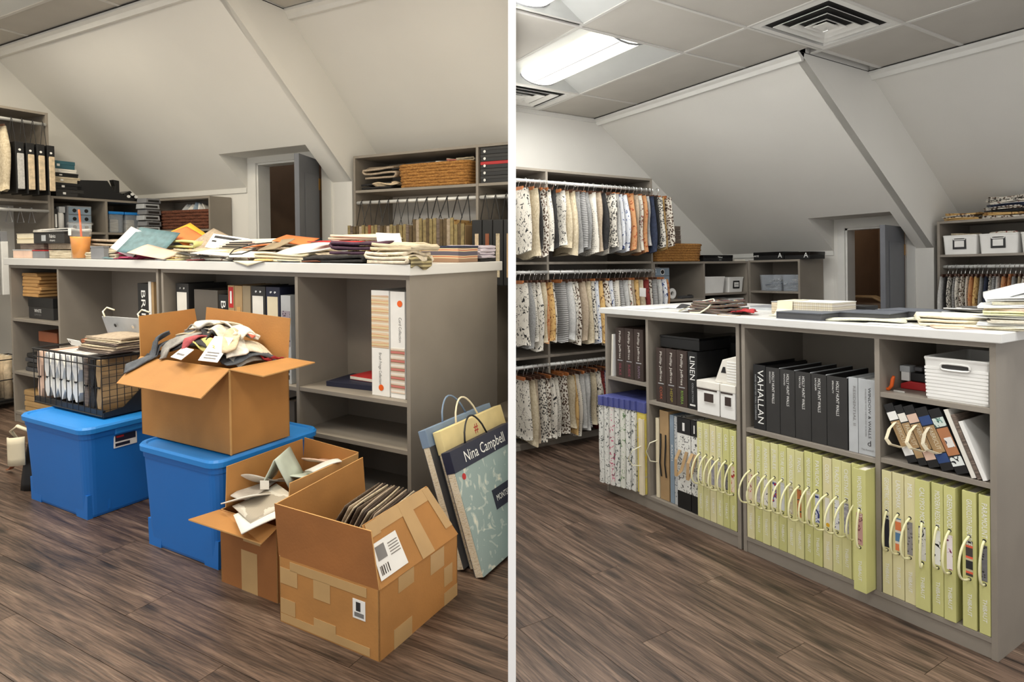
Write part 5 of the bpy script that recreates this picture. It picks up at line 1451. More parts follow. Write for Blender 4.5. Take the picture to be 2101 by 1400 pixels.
# cardboard box with brochures
t, w, d = carton('open_carton', 'open cardboard box of brochures between tote and taped box', -0.317, -0.045, -0.612, -0.255, 0.0, 0.245, 'kraft_dark')
panel(t, 'flap', [(-0.005, 0, 0.243), (w, 0, 0.243), (w - 0.01, -0.05, 0.212), (-0.01, -0.105, 0.25)], 'kraft')
panel(t, 'flap', [(0, 0.02, 0.245), (0, d, 0.245), (-0.004, d, 0.385), (-0.004, 0.03, 0.38)], 'kraft')
panel(t, 'flap', [(0, d, 0.245), (w, d, 0.245), (w, d + 0.01, 0.375), (0, d + 0.012, 0.388)], 'kraft')
panel(t, 'flap', [(w, 0.04, 0.245), (w, d, 0.245), (w + 0.002, d, 0.374), (w + 0.002, 0.05, 0.368)], 'kraft', inner='kraft_edge')
for (a, b, z0, z1) in ((0.38, 0.66, 0.0, 0.135), (0.42, 0.72, 0.165, 0.215)):
    MB().box(w * a, w * b, -0.0009, 0.0, z0, z1, 'packing_tape').build('tape_strip', t)
pattern('floorplan', 'plaid', [(214, 208, 196), (226, 222, 212), (186, 178, 164)], 40, bmp=0)
pattern('brochure', 'weave', [(196, 188, 176), (222, 216, 206)], 24, bmp=0)
pap = [('white', -0.24, -0.53, .262, .14, .17, .25, 'paper', .02), ('beige', -0.27, -0.46, .285, .10, .17, .1, 'brochure', .05), ('pale green', -0.13, -0.36, .305, .17, .14, .4, 'pale_green', .05), ('taupe', -0.15, -0.30, .325, .15, .10, .1, 'blush', .03), ('white', -0.09, -0.37, .335, .11, .1, -.5, 'paper', .03), ('ivory', -0.155, -0.565, .275, .17, .15, -.35, 'floorplan', .015), ('white', -0.12, -0.615, .262, .16, .13, -.5, 'paper', .015), ('grey', -0.285, -0.50, .27, .09, .14, .3, 'brochure', .05)]
mat('pale_green', (196, 206, 192), 0.6)
pl = ['white brochure spilling over the front flap of the brochure box', 'beige brochure in the middle of the brochure box', 'pale green curled brochure standing in the brochure box', 'taupe booklet at the back of the brochure box', 'white folded leaflet at the right of the brochure box', 'ivory plan sheet lying on the front of the brochure box', 'white sheet with code hanging over the brochure box flap', 'grey booklet at the left of the brochure box']
for k, (wd, x, y, z, w_, d_, rz, m_, cu) in enumerate(pap):
    sheet(pl[k], (x, y, z), w_, d_, m_, rz, cu, (0.25 if k in (5, 6) else rnd(-0.5, 0.1), rnd(-0.3, 0.3)), seed=600 + k, group='brochures in the box', th=0.004)
t = thing('curled_brochure', 'pale green brochure rolled into an arch above the brochure box', 'paper', (-0.215, -0.44, 0.30), (0, 0, 0.5))
MB().grid(lambda u, v: (0.10 * (u - 0.5) * (1 - 0.7 * math.sin(PI * u)), 0.14 * (v - 0.5), 0.10 * math.sin(PI * u) ** 0.8), 12, 4, 'pale_green', 0.004).build('sheet', t, smooth=True)
MB().box(-0.05, -0.02, -0.071, -0.069, 0.0, 0.03, 'paper').build('label', t)
# taped box in front
t = thing('taped_carton', 'large taped cardboard box with shipping labels at the front', 'cardboard box', (0.035, -0.672, 0.0))
w, d, h = 0.383, 0.374, 0.198
K = 'kraft'
panel(t, 'front_wall', [(0, 0, 0), (w, 0, 0), (w, 0, h), (0, 0, h)], K, -TH)
panel(t, 'back_wall', [(0, d, 0), (w, d, 0), (w, d, h), (0, d, h)], K)
panel(t, 'side_wall', [(0, 0, 0), (0, d, 0), (0, d, h), (0, 0, h)], K)
panel(t, 'side_wall', [(w, 0, 0), (w, d, 0), (w, d, h), (w, 0, h)], K, -TH)
MB().box(TH, w - TH, TH, d - TH, 0, TH, K).build('bottom', t)
panel(t, 'flap', [(-0.002, 0, h), (w, 0.0, h), (w - 0.028, 0.002, 0.352), (-0.015, -0.002, 0.355)], 'kraft_dark', -TH, inner=K)
panel(t, 'flap', [(0, 0.0, h), (0, d, h), (-0.01, d - 0.005, 0.385), (-0.012, 0.0, 0.355)], K)
fr = panel(t, 'flap', [(w, 0.004, h), (w, d, h), (w - 0.075, d - 0.065, 0.362), (w - 0.068, 0.01, 0.356)], K)
# tape strips and labels on the outer faces
def strip(x0, x1, z0, z1, mt='packing_tape', nm='tape_strip'):
    MB().box(x0, x1, -0.0011, -0.0002, z0, z1, mt).build(nm, t)
for a in ((0.004, 0.075, 0.12, 0.168), (0.045, 0.34, 0.165, 0.192), (0.14, 0.205, 0.11, 0.166), (0.004, 0.065, 0.03, 0.075), (0.004, 0.35, 0.004, 0.028), (0.14, 0.225, 0.028, 0.052)):
    strip(*a)
s_ = strip(0.29, 0.335, 0.098, 0.152, 'white', 'shipping_label')
MB().box(0.302, 0.318, -0.0016, -0.001, 0.12, 0.145, 'ink').build('label_print', t)
MB().box(0.296, 0.33, -0.0016, -0.001, 0.104, 0.116, 'ink_grey').build('label_print', t)
for (y0, y1, z0, z1) in ((0.06, 0.14, 0.0, 0.055), (0.30, 0.345, 0.06, 0.12), (0.23, 0.30, 0.13, 0.192), (0.08, 0.15, 0.15, 0.196), (0.30, 0.372, 0.0, 0.04)):
    MB().box(w + 0.0002, w + 0.0011, y0, y1, z0, z1, 'packing_tape').build('tape_strip', t)
# strips and big label on the leaning flap
nv = Vector((0.16, 0, 0.07)).normalized()
def on_flap(u0, u1, v0, v1, mt, nm, lift=0.0008):
    def P(u, v):
        a = Vector((w, 0.004, h)).lerp(Vector((w, d, h)), u); b = Vector((w - 0.068, 0.01, 0.356)).lerp(Vector((w - 0.075, d - 0.065, 0.362)), u)
        return a.lerp(b, v) + nv * (lift + 0.0042)
    panel(t, nm, [P(u0, v0), P(u1, v0), P(u1, v1), P(u0, v1)], mt, 0.0004, inner=mt)
on_flap(0.50, 0.66, 0.0, 0.98, 'packing_tape', 'tape_strip'); on_flap(0.18, 0.96, 0.78, 1.0, 'packing_tape', 'tape_strip', 0.0006); on_flap(0.90, 1.0, 0.2, 0.98, 'packing_tape', 'tape_strip', 0.001); on_flap(0.02, 0.18, 0.75, 0.99, 'packing_tape', 'tape_strip', 0.001)
on_flap(0.02, 0.34, 0.10, 0.66, 'white', 'shipping_label', 0.0016)
for k in range(9):
    on_flap(0.045 + 0.011 * k * (1 + 0.2 * (k % 2)), 0.051 + 0.011 * k * (1 + 0.2 * (k % 2)), 0.16, 0.30, 'ink', 'label_print', 0.0024)
for k in range(5):
    on_flap(0.20, 0.32, 0.36 + 0.045 * k, 0.375 + 0.045 * k, 'ink_grey', 'label_print', 0.0024)
on_flap(0.05, 0.16, 0.38, 0.60, 'ink_grey', 'label_print', 0.0024)
# swatch deck inside the taped box
pattern('deck_leather', 'weave', [(40, 30, 26), (96, 80, 66), (150, 136, 116)], 50, (1, 6, 6))
for k in range(14):
    tt = sheet('leather swatch in the taped box, %s from the left' % ORD[k], (0.128 + 0.0125 * k, -0.45 + 0.002 * (k % 3), 0.262), 0.15, 0.20, ['deck_leather', 'f_taupe', 'brown_cloth', 'f_cream'][k % 4], 0.2, 0.012, (0, -1.05 + 0.02 * (k % 3)), cat='swatch', seed=700 + k, group='leather swatches in the taped box', name='leather_swatch', th=0.004)
# ---- three big pattern books leaning on the island side
pattern('paisley', 'floral', [(146, 164, 162), (176, 188, 182), (206, 208, 194), (224, 220, 200)], 16, bmp=0.05)
mat('slate_blue', (116, 136, 160), 0.6); mat('butter', (214, 196, 142), 0.7)
pattern('page_edges', 'weave', [(150, 120, 90), (206, 190, 160), (226, 216, 196), (120, 90, 80)], 50, (1, 1, 5), bmp=0.3)
def leaning(label, xb, xt, y0, y1, zt, cap, face, cordm, capH, th, txt=None, shift=0.0):
    """book standing on the floor, leaning towards -x; its cover faces +x"""
    L = math.hypot(xb - xt, zt); ang = -math.atan2(xb - xt, zt)
    t = thing('leaning_book', label, 'book', (xb, y0, 0.0), (0, ang, 0), 'pattern books leaning on the island')
    W = y1 - y0
    MB().box(-th, 0, 0, W, 0.012, L - 0.004, 'page_edges').build('pages', t)
    MB().box(0.0, 0.003, 0, W, 0.012, L, face).build('front_cover', t)
    MB().box(-th - 0.003, -th, 0, W, 0.012, L, 'darkgrey').build('back_cover', t)
    MB().box(-th - 0.004, 0.005, -0.002, W + 0.002, L - capH, L + 0.003, cap).build('binding', t, bevel=0.002)
    pts = []
    for q in range(11):
        u = q / 10
        pts.append((-th * 0.4, W * (0.28 + 0.36 * u), L + 0.002 + 0.085 * math.sin(PI * u) ** 0.7))
    MB().tube(pts, 0.0035, MATS[cordm], 6).build('cord_handle', t, smooth=True)
    return t, L, W
leaning('slate blue topped pattern book leaning against the island', 0.365, 0.20, -0.176, 0.262, 0.470, 'slate_blue', 'darkgrey', 'slate_blue', 0.06, 0.026)
t, L, W = leaning('cream topped pattern book, middle of three leaning on the island', 0.402, 0.245, -0.150, 0.275, 0.465, 'butter', 'butter', 'cream', 0.08, 0.026)
text('#', 0.05, 'red', t, (0.0056, W * 0.5, L - 0.04), (0, 1, 0), ZP)
t, L, W = leaning('pattern book with navy band and grey paisley cover, front of three', 0.450, 0.310, -0.186, 0.235, 0.412, 'navy', 'paisley', 'black', 0.072, 0.030)
text('Nina Campbell', 0.055, 'white_ink', t, (0.0056, W * 0.50, L - 0.038), (0, 1, 0), ZP, width=W * 0.66)
MB().box(0.003, 0.0045, W * 0.42, W * 0.86, L * 0.40, L * 0.56, 'navy').build('title_plate', t)
text('MONTSOREAU', 0.03, 'white_ink', t, (0.0048, W * 0.64, L * 0.48), (0, 1, 0), ZP, width=W * 0.36)
MB().lathe([(0, 0.0008), (0.011, 0.0008), (0.011, 0)], MATS['red'], 14).build('sticker', t, (0.0032, W * 0.10, L * 0.78), (0, PI / 2, 0))
# bag on the floor at the far left
t = thing('tote_bag', 'black and beige bag slumped on the floor left of the first tote', 'bag', (-1.80, -0.47, 0.0), (0, 0, 0.1))
def bagf(u, v):
    th = 2 * PI * u
    r = (0.9 + 0.12 * math.sin(3 * th + 1)) * (1 - 0.35 * v ** 2)
    return (0.085 * r * math.cos(th), 0.08 * r * math.sin(th) + 0.02 * v, 0.26 * v)
MB().grid(bagf, 20, 8, 'black', 0.003).build('body', t, smooth=True)
MB().grid(lambda u, v: (-0.10 + 0.13 * u, -0.085 - 0.02 * math.sin(PI * u), 0.11 + 0.13 * v + 0.02 * u), 6, 4, 'cream', 0.006).build('front_pocket', t, smooth=True)
MB().tube([(-0.05, -0.06, 0.22), (-0.08, -0.08, 0.27), (-0.03, -0.08, 0.30), (0.03, -0.05, 0.27)], 0.008, MATS['cream'], 6).build('handle', t, smooth=True)
t = thing('leather_strap', 'tan leather strap trailing at the left edge', 'strap', (-2.06, -0.46, 0.0))
MB().grid(lambda u, v: (-0.10 + 0.16 * u, 0.02 * (v - 0.5) - 0.02 * u, 0.012 + 0.15 * u * u), 10, 1, 'leather_brown', 0.004).build('strap', t, smooth=True)
MB().box(0.05, 0.066, -0.035, -0.005, 0.155, 0.165, 'brass').build('buckle', t)
# ================================================================== cluttered room: inside the island
ROOM = 'L'
def env(label, x, y, z, w, d, h, mt, rz=0.0, name='kraft_envelope', group=None, cat='envelope'):
    t = thing(name, label, cat, (x, y, z), (0, 0, rz), group)
    MB().box(-w / 2, w / 2, -d / 2, d / 2, 0, h * 0.8, mt).build('body', t, bevel=0.003)
    MB().prism([(-w / 2, h * 0.8), (w / 2, h * 0.8), (w / 2 - 0.01, h), (-w / 2 + 0.01, h)], 'y', -d / 2 + 0.002, d * 0.1, mt).build('flap', t)
    return t
t = box_lidded('black_box', 'black box with white lettering in the left end bay of the cluttered island', 'box', (-2.935, 0.16, 0.6685), 0.15, 0.11, 0.135, 'charcoal', 'black')
text('WHITE', 0.03, 'white_ink', t, (-0.03, -0.1125, 0.05), XP, ZP, width=0.085)
text('LIMITED', 0.018, 'ink_grey', t, (-0.03, -0.1125, 0.026), XP, ZP, width=0.085)
for k in range(7):
    env('kraft envelope, %s from the bottom of the stack on the black box' % ORD[k], -3.06 + 0.01 * (k % 3), 0.15, 0.8045 + 0.0215 * k, 0.21, 0.20, 0.0205, 'kraft_edge', 0.04 * (k % 3 - 1), group='kraft envelopes on the black box')
for k in range(4):
    env('dark folder, %s from the bottom in the middle of the left end bay' % ORD[k], -2.95 + 0.02 * (k % 2), 0.15, 0.3285 + 0.03 * k, 0.36, 0.22, 0.026, 'charcoal' if k % 2 else 'darkgrey', group='dark folders', name='flat_folder', cat='folder')
t = box_lidded('flat_box', 'brown leather-look box on the dark folders in the left end bay', 'box', (-2.88, 0.16, 0.4495), 0.11, 0.1, 0.14, 'brown_cloth', 'leather_brown')
for k in range(4):
    env('tan sample deck, %s from the bottom under the left end bay shelf' % ORD[k], -2.98, 0.14, 0.0705 + 0.035 * k, 0.3, 0.22, 0.034, 'packing_tape', 0.03 * (k % 2), group='tan sample decks', name='sample_deck', cat='samples')
t = book('tall black book with white capitals in the second bay', -1.912, -1.812, 0.06, 0.22, 0.4905, 0.922, 'black', 'pages')
vtext('BRIMAR', 0.055, 'white_ink', t, 0.05, 0.40, width=0.30)
book('thin white binder beside the tall black book', -1.806, -1.782, 0.055, 0.22, 0.4905, 0.934, 'white', 'pages')
book('thin tan binder against the cabinet side', -1.779, -1.757, 0.055, 0.22, 0.4905, 0.932, 'tan', 'pages')
# third bay: row of binders behind the big cardboard box
def lever(label, x0, x1, z1, cov, lab, z0=0.5005, y=0.05):
    t = book(label, x0, x1, y, 0.22, z0, z1, cov, 'pages')
    w, h = x1 - x0, z1 - z0
    if lab:
        MB().box(w * 0.1, w * 0.85, -0.001, 0, h * 0.2, h - 0.045, lab).build('spine_label', t)
        for s in (0.35, 0.65):
            MB().lathe([(0, 0.0012), (0.005, 0.0012), (0.006, 0)], MATS['chrome'], 10).build('rivet', t, (w * s, -0.0005, h - 0.025), (PI / 2, 0, 0))
    return t
lever('charcoal binder with white spine label behind the left cardboard flap', -1.558, -1.452, 0.932, 'charcoal', 'paper')
book('grey-brown slipcase behind the upright cardboard flap', -1.408, -1.224, 0.05, 0.22, 0.5005, 0.905, 'laminate_dark', 'charcoal')
t = book('black book with white letters beside the red labelled tan book', -1.218, -1.150, 0.05, 0.22, 0.5005, 0.886, 'black', 'pages')
vtext('BRIMAR', 0.05, 'white_ink', t, 0.034, 0.36, width=0.26)
t = book('tan book with red spine label in the third bay', -1.147, -1.100, 0.05, 0.22, 0.5005, 0.933, 'tan', 'pages')
MB().box(0.006, 0.04, -0.001, 0, 0.325, 0.425, 'red').build('spine_label', t); MB().box(0.017, 0.029, -0.0015, -0.0008, 0.345, 0.405, 'white').build('label_print', t)
t = book('ochre book with gilt mark in the third bay', -1.098, -1.043, 0.05, 0.22, 0.5005, 0.932, 'tan', 'pages')
MB().box(0.015, 0.042, -0.001, 0, 0.27, 0.33, 'kraft_edge').build('gilt_mark', t)
book('olive tan binder in the third bay', -1.041, -0.985, 0.05, 0.22, 0.5005, 0.934, mat('taupe_board', (150, 134, 108), 0.7), 'pages')
lever('charcoal binder with white spine label right of the olive tan binder', -0.980, -0.882, 0.934, 'charcoal', 'paper')
lever('navy binder with cream spine label in the third bay', -0.878, -0.785, 0.934, 'navy', 'cream')
pattern('lilac_dots', 'spots', [(150, 140, 150), (70, 54, 70)], 70)
t = book('tall lilac patterned book at the right end of the third bay', -0.757, -0.694, 0.03, 0.24, 0.5005, 0.90, 'lightgrey', 'pages')
MB().box(0.006, 0.058, -0.001, 0, 0.17, 0.33, 'lilac_dots').build('pattern_panel', t)
MB().box(0.01, 0.05, -0.001, 0, 0.05, 0.075, 'black').build('stripe', t); MB().box(0.01, 0.05, -0.001, 0, 0.02, 0.04, 'black').build('stripe', t)
t = book('brown box book with pale letters low in the third bay', -0.768, -0.69, 0.04, 0.22, 0.2505, 0.42, 'laminate_dark', 'pages')
text('fro', 0.045, 'paper', t, (0.03, -0.0006, 0.05), XP, ZP)
# right end bay: two white trim binders and a dark book lying down
pattern('trim_cards', 'stripe', [(222, 212, 192), (206, 160, 100), (226, 220, 208), (196, 130, 70), (216, 196, 156)], 9, bmp=0.3)
pattern('trim_cards2', 'stripe', [(226, 220, 208), (206, 170, 150), (222, 214, 200), (120, 110, 70), (196, 120, 110)], 9, bmp=0.3)
t = book('white binder with striped trim cards on top, left of the pair', -0.232, -0.138, 0.04, 0.22, 0.5045, 0.94, 'white', 'pages')
MB().box(0.002, 0.092, -0.0015, 0, 0.20, 0.415, 'trim_cards').build('trim_panel', t)
vtext('Brush Fringe Collection', 0.02, 'ink_grey', t, 0.046, 0.18, width=0.13)
MB().lathe([(0, 0.001), (0.013, 0.001), (0.013, 0)], MATS['orange'], 14).build('round_sticker', t, (0.05, -0.0005, 0.035), (PI / 2, 0, 0))
for k in range(5):
    MB().box(-0.0006, 0.0002, 0.01, 0.09, 0.22 + 0.034 * k, 0.235 + 0.034 * k, 'navy').build('side_tab', t)
t = book('white binder with striped trim cards below, right of the pair', -0.132, -0.057, 0.04, 0.22, 0.5045, 0.938, 'white', 'pages')
MB().box(0.002, 0.073, -0.0015, 0, 0.02, 0.205, 'trim_cards2').build('trim_panel', t)
vtext('Cord Collection', 0.02, 'ink_grey', t, 0.05, 0.33, width=0.10)
MB().lathe([(0, 0.001), (0.013, 0.001), (0.013, 0)], MATS['orange'], 14).build('round_sticker', t, (0.05, -0.0005, 0.385), (PI / 2, 0, 0))
t = thing('flat_book', 'dark book with white edge lying on the shelf left of the white binders', 'book', (-0.40, 0.17, 0.5045), (0, 0, 0.1))
MB().box(-0.13, 0.14, -0.09, 0.1, 0, 0.022, 'navy').build('cover', t, bevel=0.001); MB().box(-0.132, -0.13, -0.085, 0.095, 0.004, 0.018, 'white').build('pages', t)
t = thing('flat_book', 'red-brown book lying on the dark book', 'book', (-0.36, 0.19, 0.527), (0, 0, -0.05))
MB().box(-0.09, 0.10, -0.05, 0.08, 0, 0.018, 'red').build('cover', t, bevel=0.001); MB().box(-0.088, 0.098, -0.0515, -0.05, 0.003, 0.015, 'pages').build('pages', t)

# ---- clutter on the worktop
Z = 1.0503
def deck(label, x0, x1, y, d, z, h, mt, rz=0.0, cov=None, group=None):
    t = thing('sample_deck', label, 'samples', ((x0 + x1) / 2, y, Z + z), (0, 0, rz), group)
    a = (x1 - x0) / 2
    MB().box(-a, a, -d / 2, d / 2, 0.0, h * 0.86, mt).build('pages', t, bevel=0.003)
    MB().box(-a - 0.001, a + 0.001, -d / 2 - 0.001, d / 2 + 0.001, h * 0.86, h * 0.98, cov or mt).build('cover', t)
    return t
deck('blush and grey sample deck at the left end of the worktop', -3.19, -2.96, 0.10, 0.16, 0.0, 0.055, 'blush', 0, 'lightgrey')
deck('grey sample deck beside the blush deck', -2.955, -2.81, 0.10, 0.15, 0.0, 0.052, 'midgrey', 0, 'red')
deck('cream sample deck left of the drink cup', -2.80, -2.55, 0.12, 0.15, 0.0, 0.05, 'stack_cream')
deck('dark brown sample deck in the second layer at the left', -3.13, -2.84, 0.11, 0.15, 0.0555, 0.035, 'stack_brown')
deck('mauve sample deck in the second layer behind the cup', -2.83, -2.56, 0.13, 0.15, 0.0555, 0.035, 'f_taupe')
deck('cream folded sample deck on top at the left end', -3.16, -2.94, 0.10, 0.14, 0.091, 0.03, 'cream')
deck('second cream folded sample deck on top at the left end', -3.17, -2.93, 0.10, 0.13, 0.122, 0.032, 'paper_ivory')
t = deck('black binder with pale label lying on the sample decks', -2.925, -2.57, 0.09, 0.14, 0.091, 0.07, 'charcoal', 0.0, 'black')
MB().box(-0.08, -0.03, -0.0716, -0.0702, 0.014, 0.05, 'lightgrey').build('label', t)
text('Fabrics', 0.03, 'white_ink', t, (0.05, -0.0716, 0.042), XP, ZP, width=0.07)
text('drapery', 0.016, 'white_ink', t, (0.05, -0.0716, 0.018), XP, ZP, width=0.06)
folded('grey cloth thrown over the black binder', (-2.88, 0.16, Z + 0.162), 0.42, 0.12, 0.02, 2, 'f_grey_pale', 0.05, seed=801)
# the iced drink
t = thing('drink_cup', 'clear plastic cup of iced orange drink with orange straw', 'cup', (-2.42, 0.035, Z))
MB().lathe([(0.0, 0.002), (0.044, 0.002), (0.053, 0.12), (0.058, 0.196), (0.061, 0.2), (0.061, 0.205), (0.056, 0.2), (0.0505, 0.12), (0.042, 0.005), (0.0, 0.005)], MATS['clear_plastic'], 32).build('cup', t, smooth=True)
MB().lathe([(0.0, 0.006), (0.0415, 0.006), (0.0502, 0.118), (0.0512, 0.128), (0.0, 0.128)], MATS['orange_drink'], 32).build('drink', t, smooth=True)
MB().lathe([(0.059, 0.196), (0.064, 0.198), (0.064, 0.206), (0.06, 0.212), (0.0, 0.213)], MATS['clear_plastic'], 32).build('lid', t, smooth=True)
MB().tube([(0.018, 0.0, 0.05), (0.004, 0.0, 0.19), (-0.008, 0.002, 0.262), (-0.012, 0.002, 0.285)], 0.0055, MATS['orange'], 8).build('straw', t, smooth=True)
MB().box(-0.018, 0.014, -0.0555, -0.0545, 0.135, 0.175, 'white').build('order_sticker', t)
LAY = [  # label, x, y, z, w, d, h, layers, material, rot
 ('beige crumpled cloth behind the drink cup', -2.26, 0.20, 0.045, 0.42, 0.2, 0.07, 3, 'f_taupe', 0.1),
 ('cream cloth edge right of the drink cup', -2.22, 0.10, 0.0, 0.3, 0.14, 0.045, 3, 'stack_cream', 0.05),
 ('pink cloth peeking from under the beige cloth', -2.02, 0.12, 0.0, 0.2, 0.12, 0.035, 2, 'pink', 0.1),
 ('olive cloth in the middle of the worktop heap', -1.70, 0.25, 0.055, 0.32, 0.16, 0.055, 2, 'lime_deep', -0.1),
 ('brown cloth under the yellow folder', -1.62, 0.25, 0.0, 0.42, 0.2, 0.055, 3, 'f_gold', 0.1),
 ('cream wavy sheets in the middle front', -1.32, 0.12, 0.0, 0.42, 0.18, 0.06, 4, 'f_cream', 0.05),
 ('grey and red striped samples under the white leaflet', -1.22, 0.06, 0.0, 0.34, 0.12, 0.03, 2, 'f_multi', -0.1),
 ('ivory sheets behind the orange sheets', -0.96, 0.32, 0.0, 0.4, 0.2, 0.085, 4, 'cloth_ivory', 0.1),
 ('ivory cloth at the front below the white paper', -0.74, 0.06, 0.0, 0.30, 0.12, 0.04, 3, 'cream', 0.05),
 ('black cloth lying flat at the front right', -0.40, 0.06, 0.0, 0.36, 0.14, 0.03, 2, 'f_dark', 0.0),
 ('plum velvet cloth in a heap at the right', -0.32, 0.14, 0.032, 0.30, 0.18, 0.065, 3, 'plum', 0.1),
 ('yellowed cream cloth on the plum velvet', -0.40, 0.20, 0.098, 0.32, 0.12, 0.022, 2, 'paper_ivory', 0.12),
 ('cream canvas folded at the near right corner', -0.10, 0.06, 0.0, 0.22, 0.16, 0.05, 3, 'cloth_ivory', -0.05),
 ('white and grey canvas on the near right corner pile', -0.085, 0.07, 0.052, 0.24, 0.15, 0.032, 2, 'stack_cream', -0.12),
]
mat('plum', (70, 40, 62), 0.7, vary=0.2, nscale=14, bmp=0.2)
for k, (lab, x, y, z, w_, d_, h_, ly, m_, rz) in enumerate(LAY):
    folded(lab, (x, y, Z + z), w_, d_, h_, ly, m_, rz, seed=820 + k, wave=0.007)
deck('grey clip-bound deck standing in front of the beige cloth', -2.26, -2.13, 0.02, 0.03, 0.0, 0.075, 'midgrey')
SH = [('teal grey fan of samples tilted on the heap', -1.86, 0.10, 0.075, 0.26, 0.2, 'steel_teal', 0.3, 0.02, (0.75, 0.15)),
 ('white card under the teal fan', -1.97, 0.07, 0.06, 0.16, 0.16, 'white', 0.2, 0.01, (0.9, 0.35)),
 ('dark sheet propping the white card', -1.985, 0.10, 0.04, 0.14, 0.14, 'charcoal', 0.1, 0.01, (0.7, 0.4)),
 ('blush paper hanging at the front edge', -1.69, 0.03, 0.022, 0.24, 0.13, 'blush', 0.2, 0.02, (0.25, 0.12)),
 ('yellow folder sticking up from the heap', -1.78, 0.28, 0.13, 0.26, 0.14, 'yellow', -0.15, 0.01, (0.5, 0.35)),
 ('orange folder under the yellow folder', -1.74, 0.25, 0.115, 0.26, 0.12, 'orange_sheet', -0.1, 0.01, (0.4, 0.3)),
 ('brown swatch fan behind the cream sheets', -1.50, 0.24, 0.085, 0.2, 0.16, 'f_taupe', 0.1, 0.01, (0.6, 0.35)),
 ('white leaflet in the middle front', -1.17, 0.03, 0.035, 0.26, 0.12, 'paper', 0.1, 0.01, (0.15, 0.06)),
 ('black edged sheet below the white leaflet', -1.33, 0.035, 0.03, 0.24, 0.11, 'charcoal', -0.1, 0.01, (0.1, 0.06)),
 ('orange sheet lying across the ivory sheets', -0.86, 0.22, 0.098, 0.17, 0.14, 'orange_sheet', 0.4, 0.02, (0.25, 0.1)),
 ('second orange sheet left of the envelope', -1.06, 0.20, 0.07, 0.20, 0.10, 'orange_sheet', 0.1, 0.02, (0.1, -0.1)),
 ('taupe envelope on the orange sheets', -0.87, 0.11, 0.075, 0.15, 0.12, 'taupe_board', -0.2, 0.01, (0.45, 0.0)),
 ('large white paper lying on the right of the envelope', -0.62, 0.12, 0.065, 0.34, 0.18, 'paper', 0.15, 0.035, (0.30, -0.12)),
 ('white sheet beside the cord loop', -0.95, 0.04, 0.03, 0.18, 0.10, 'white', 0.3, 0.012, (0.25, 0.0)),
 ('dark red sheet edge on the plum heap', -0.47, 0.09, 0.085, 0.26, 0.08, 'red', 0.05, 0.01, (0.1, 0.0)),
 ('white cloth corner rising from the near right pile', -0.20, 0.12, 0.092, 0.10, 0.10, 'white_linen', 0.75, 0.03, (0.55, -0.1))]
for k, (lab, x, y, z, w_, d_, m_, rz, cu, ti) in enumerate(SH):
    z = max(z, d_ / 2 * math.sin(abs(ti[0])) + w_ / 2 * math.sin(abs(ti[1])) + 0.003)
    sheet(lab, (x, y, Z + z), w_, d_, m_, rz, cu, ti, seed=850 + k, th=0.003)
SW = [('teal', -2.05, 'steel_teal'), ('magenta', -1.93, 'pink'), ('grey', -1.58, 'midgrey'), ('olive', -1.47, 'lime_deep'), ('rose', -1.30, 'cloth_rose'), ('charcoal', -1.06, 'charcoal'), ('gold', -0.82, 'f_gold'), ('slate', -0.66, 'cloth_slate'), ('rust', -0.52, 'leather_brown')]
for k, (wd, x, m_) in enumerate(SW):
    sheet('small %s swatch lying at the front edge of the cluttered worktop' % wd, (x, -0.002, Z + 0.001), 0.11, 0.03, m_, 0.15 * math.sin(k * 2.1), 0.012, seed=980 + k, cat='swatch', name='loose_swatch', th=0.003)
pattern('magazine', 'floral', [(226, 222, 212), (214, 206, 190), (60, 54, 52), (150, 110, 90)], 20, bmp=0.0)
for k in range(7):
    t = thing('magazine', 'magazine fanned in the tilted pile, %s from the bottom' % ORD[k], 'magazine', (-1.36 + 0.028 * k, 0.26, Z + 0.023 + 0.012 * k), (0.10, 0.10 - 0.02 * k, 0.12 + 0.03 * k), 'magazines in the tilted pile')
    MB().box(-0.13, 0.13, -0.07, 0.07, 0, 0.009, 'paper').build('pages', t)
    MB().box(-0.131, 0.131, -0.071, 0.071, 0.009, 0.0105, 'magazine').build('cover', t)
    MB().box(-0.11, 0.02, -0.0716, -0.0705, 0.002, 0.007, 'ink').build('print_line', t)
t = thing('magazine', 'white magazine leaning up at the left of the tilted pile', 'magazine', (-1.46, 0.20, Z + 0.062), (0.95, 0.12, 0.15))
MB().box(-0.05, 0.20, -0.005, 0.085, 0, 0.006, 'paper').build('pages', t); MB().box(-0.05, 0.20, -0.005, 0.085, 0.006, 0.0072, 'white').build('cover', t)
MB().box(-0.03, 0.15, 0.06, 0.075, 0.0072, 0.0078, 'ink').build('print_line', t); MB().box(-0.03, 0.0, 0.035, 0.045, 0.0072, 0.0078, 'ink').build('print_line', t)
t = thing('cord_loop', 'black cord loop lying on the white sheets', 'cord', (-0.99, 0.0, Z + 0.03))
MB().tube([(0.10, 0.10, 0.06), (0.02, 0.05, 0.05), (-0.04, 0.0, 0.025), (-0.03, -0.03, 0.004), (0.04, -0.02, 0.006), (0.10, 0.01, 0.03)], 0.003, MATS['black'], 6).build('cord', t, smooth=True)
t = thing('draped_paper', 'cream paper hanging over the front edge of the worktop', 'paper', (-0.90, -0.022, Z))
MB().grid(lambda u, v: (-0.10 + 0.2 * u, 0.05 - 0.055 * min(1, v * 1.6) - 0.002, 0.004 - 0.05 * max(0, v - 0.5) * (1 - abs(2 * u - 1))), 8, 6, 'paper_ivory', 0.0012).build('sheet', t, smooth=True)
t = thing('draped_cloth', 'olive check cloth drooping over the near right worktop corner', 'fabric', (0.0, 0.03, Z))
pattern('olive_check', 'plaid', [(206, 196, 160), (150, 140, 104), (120, 110, 84)], 20)
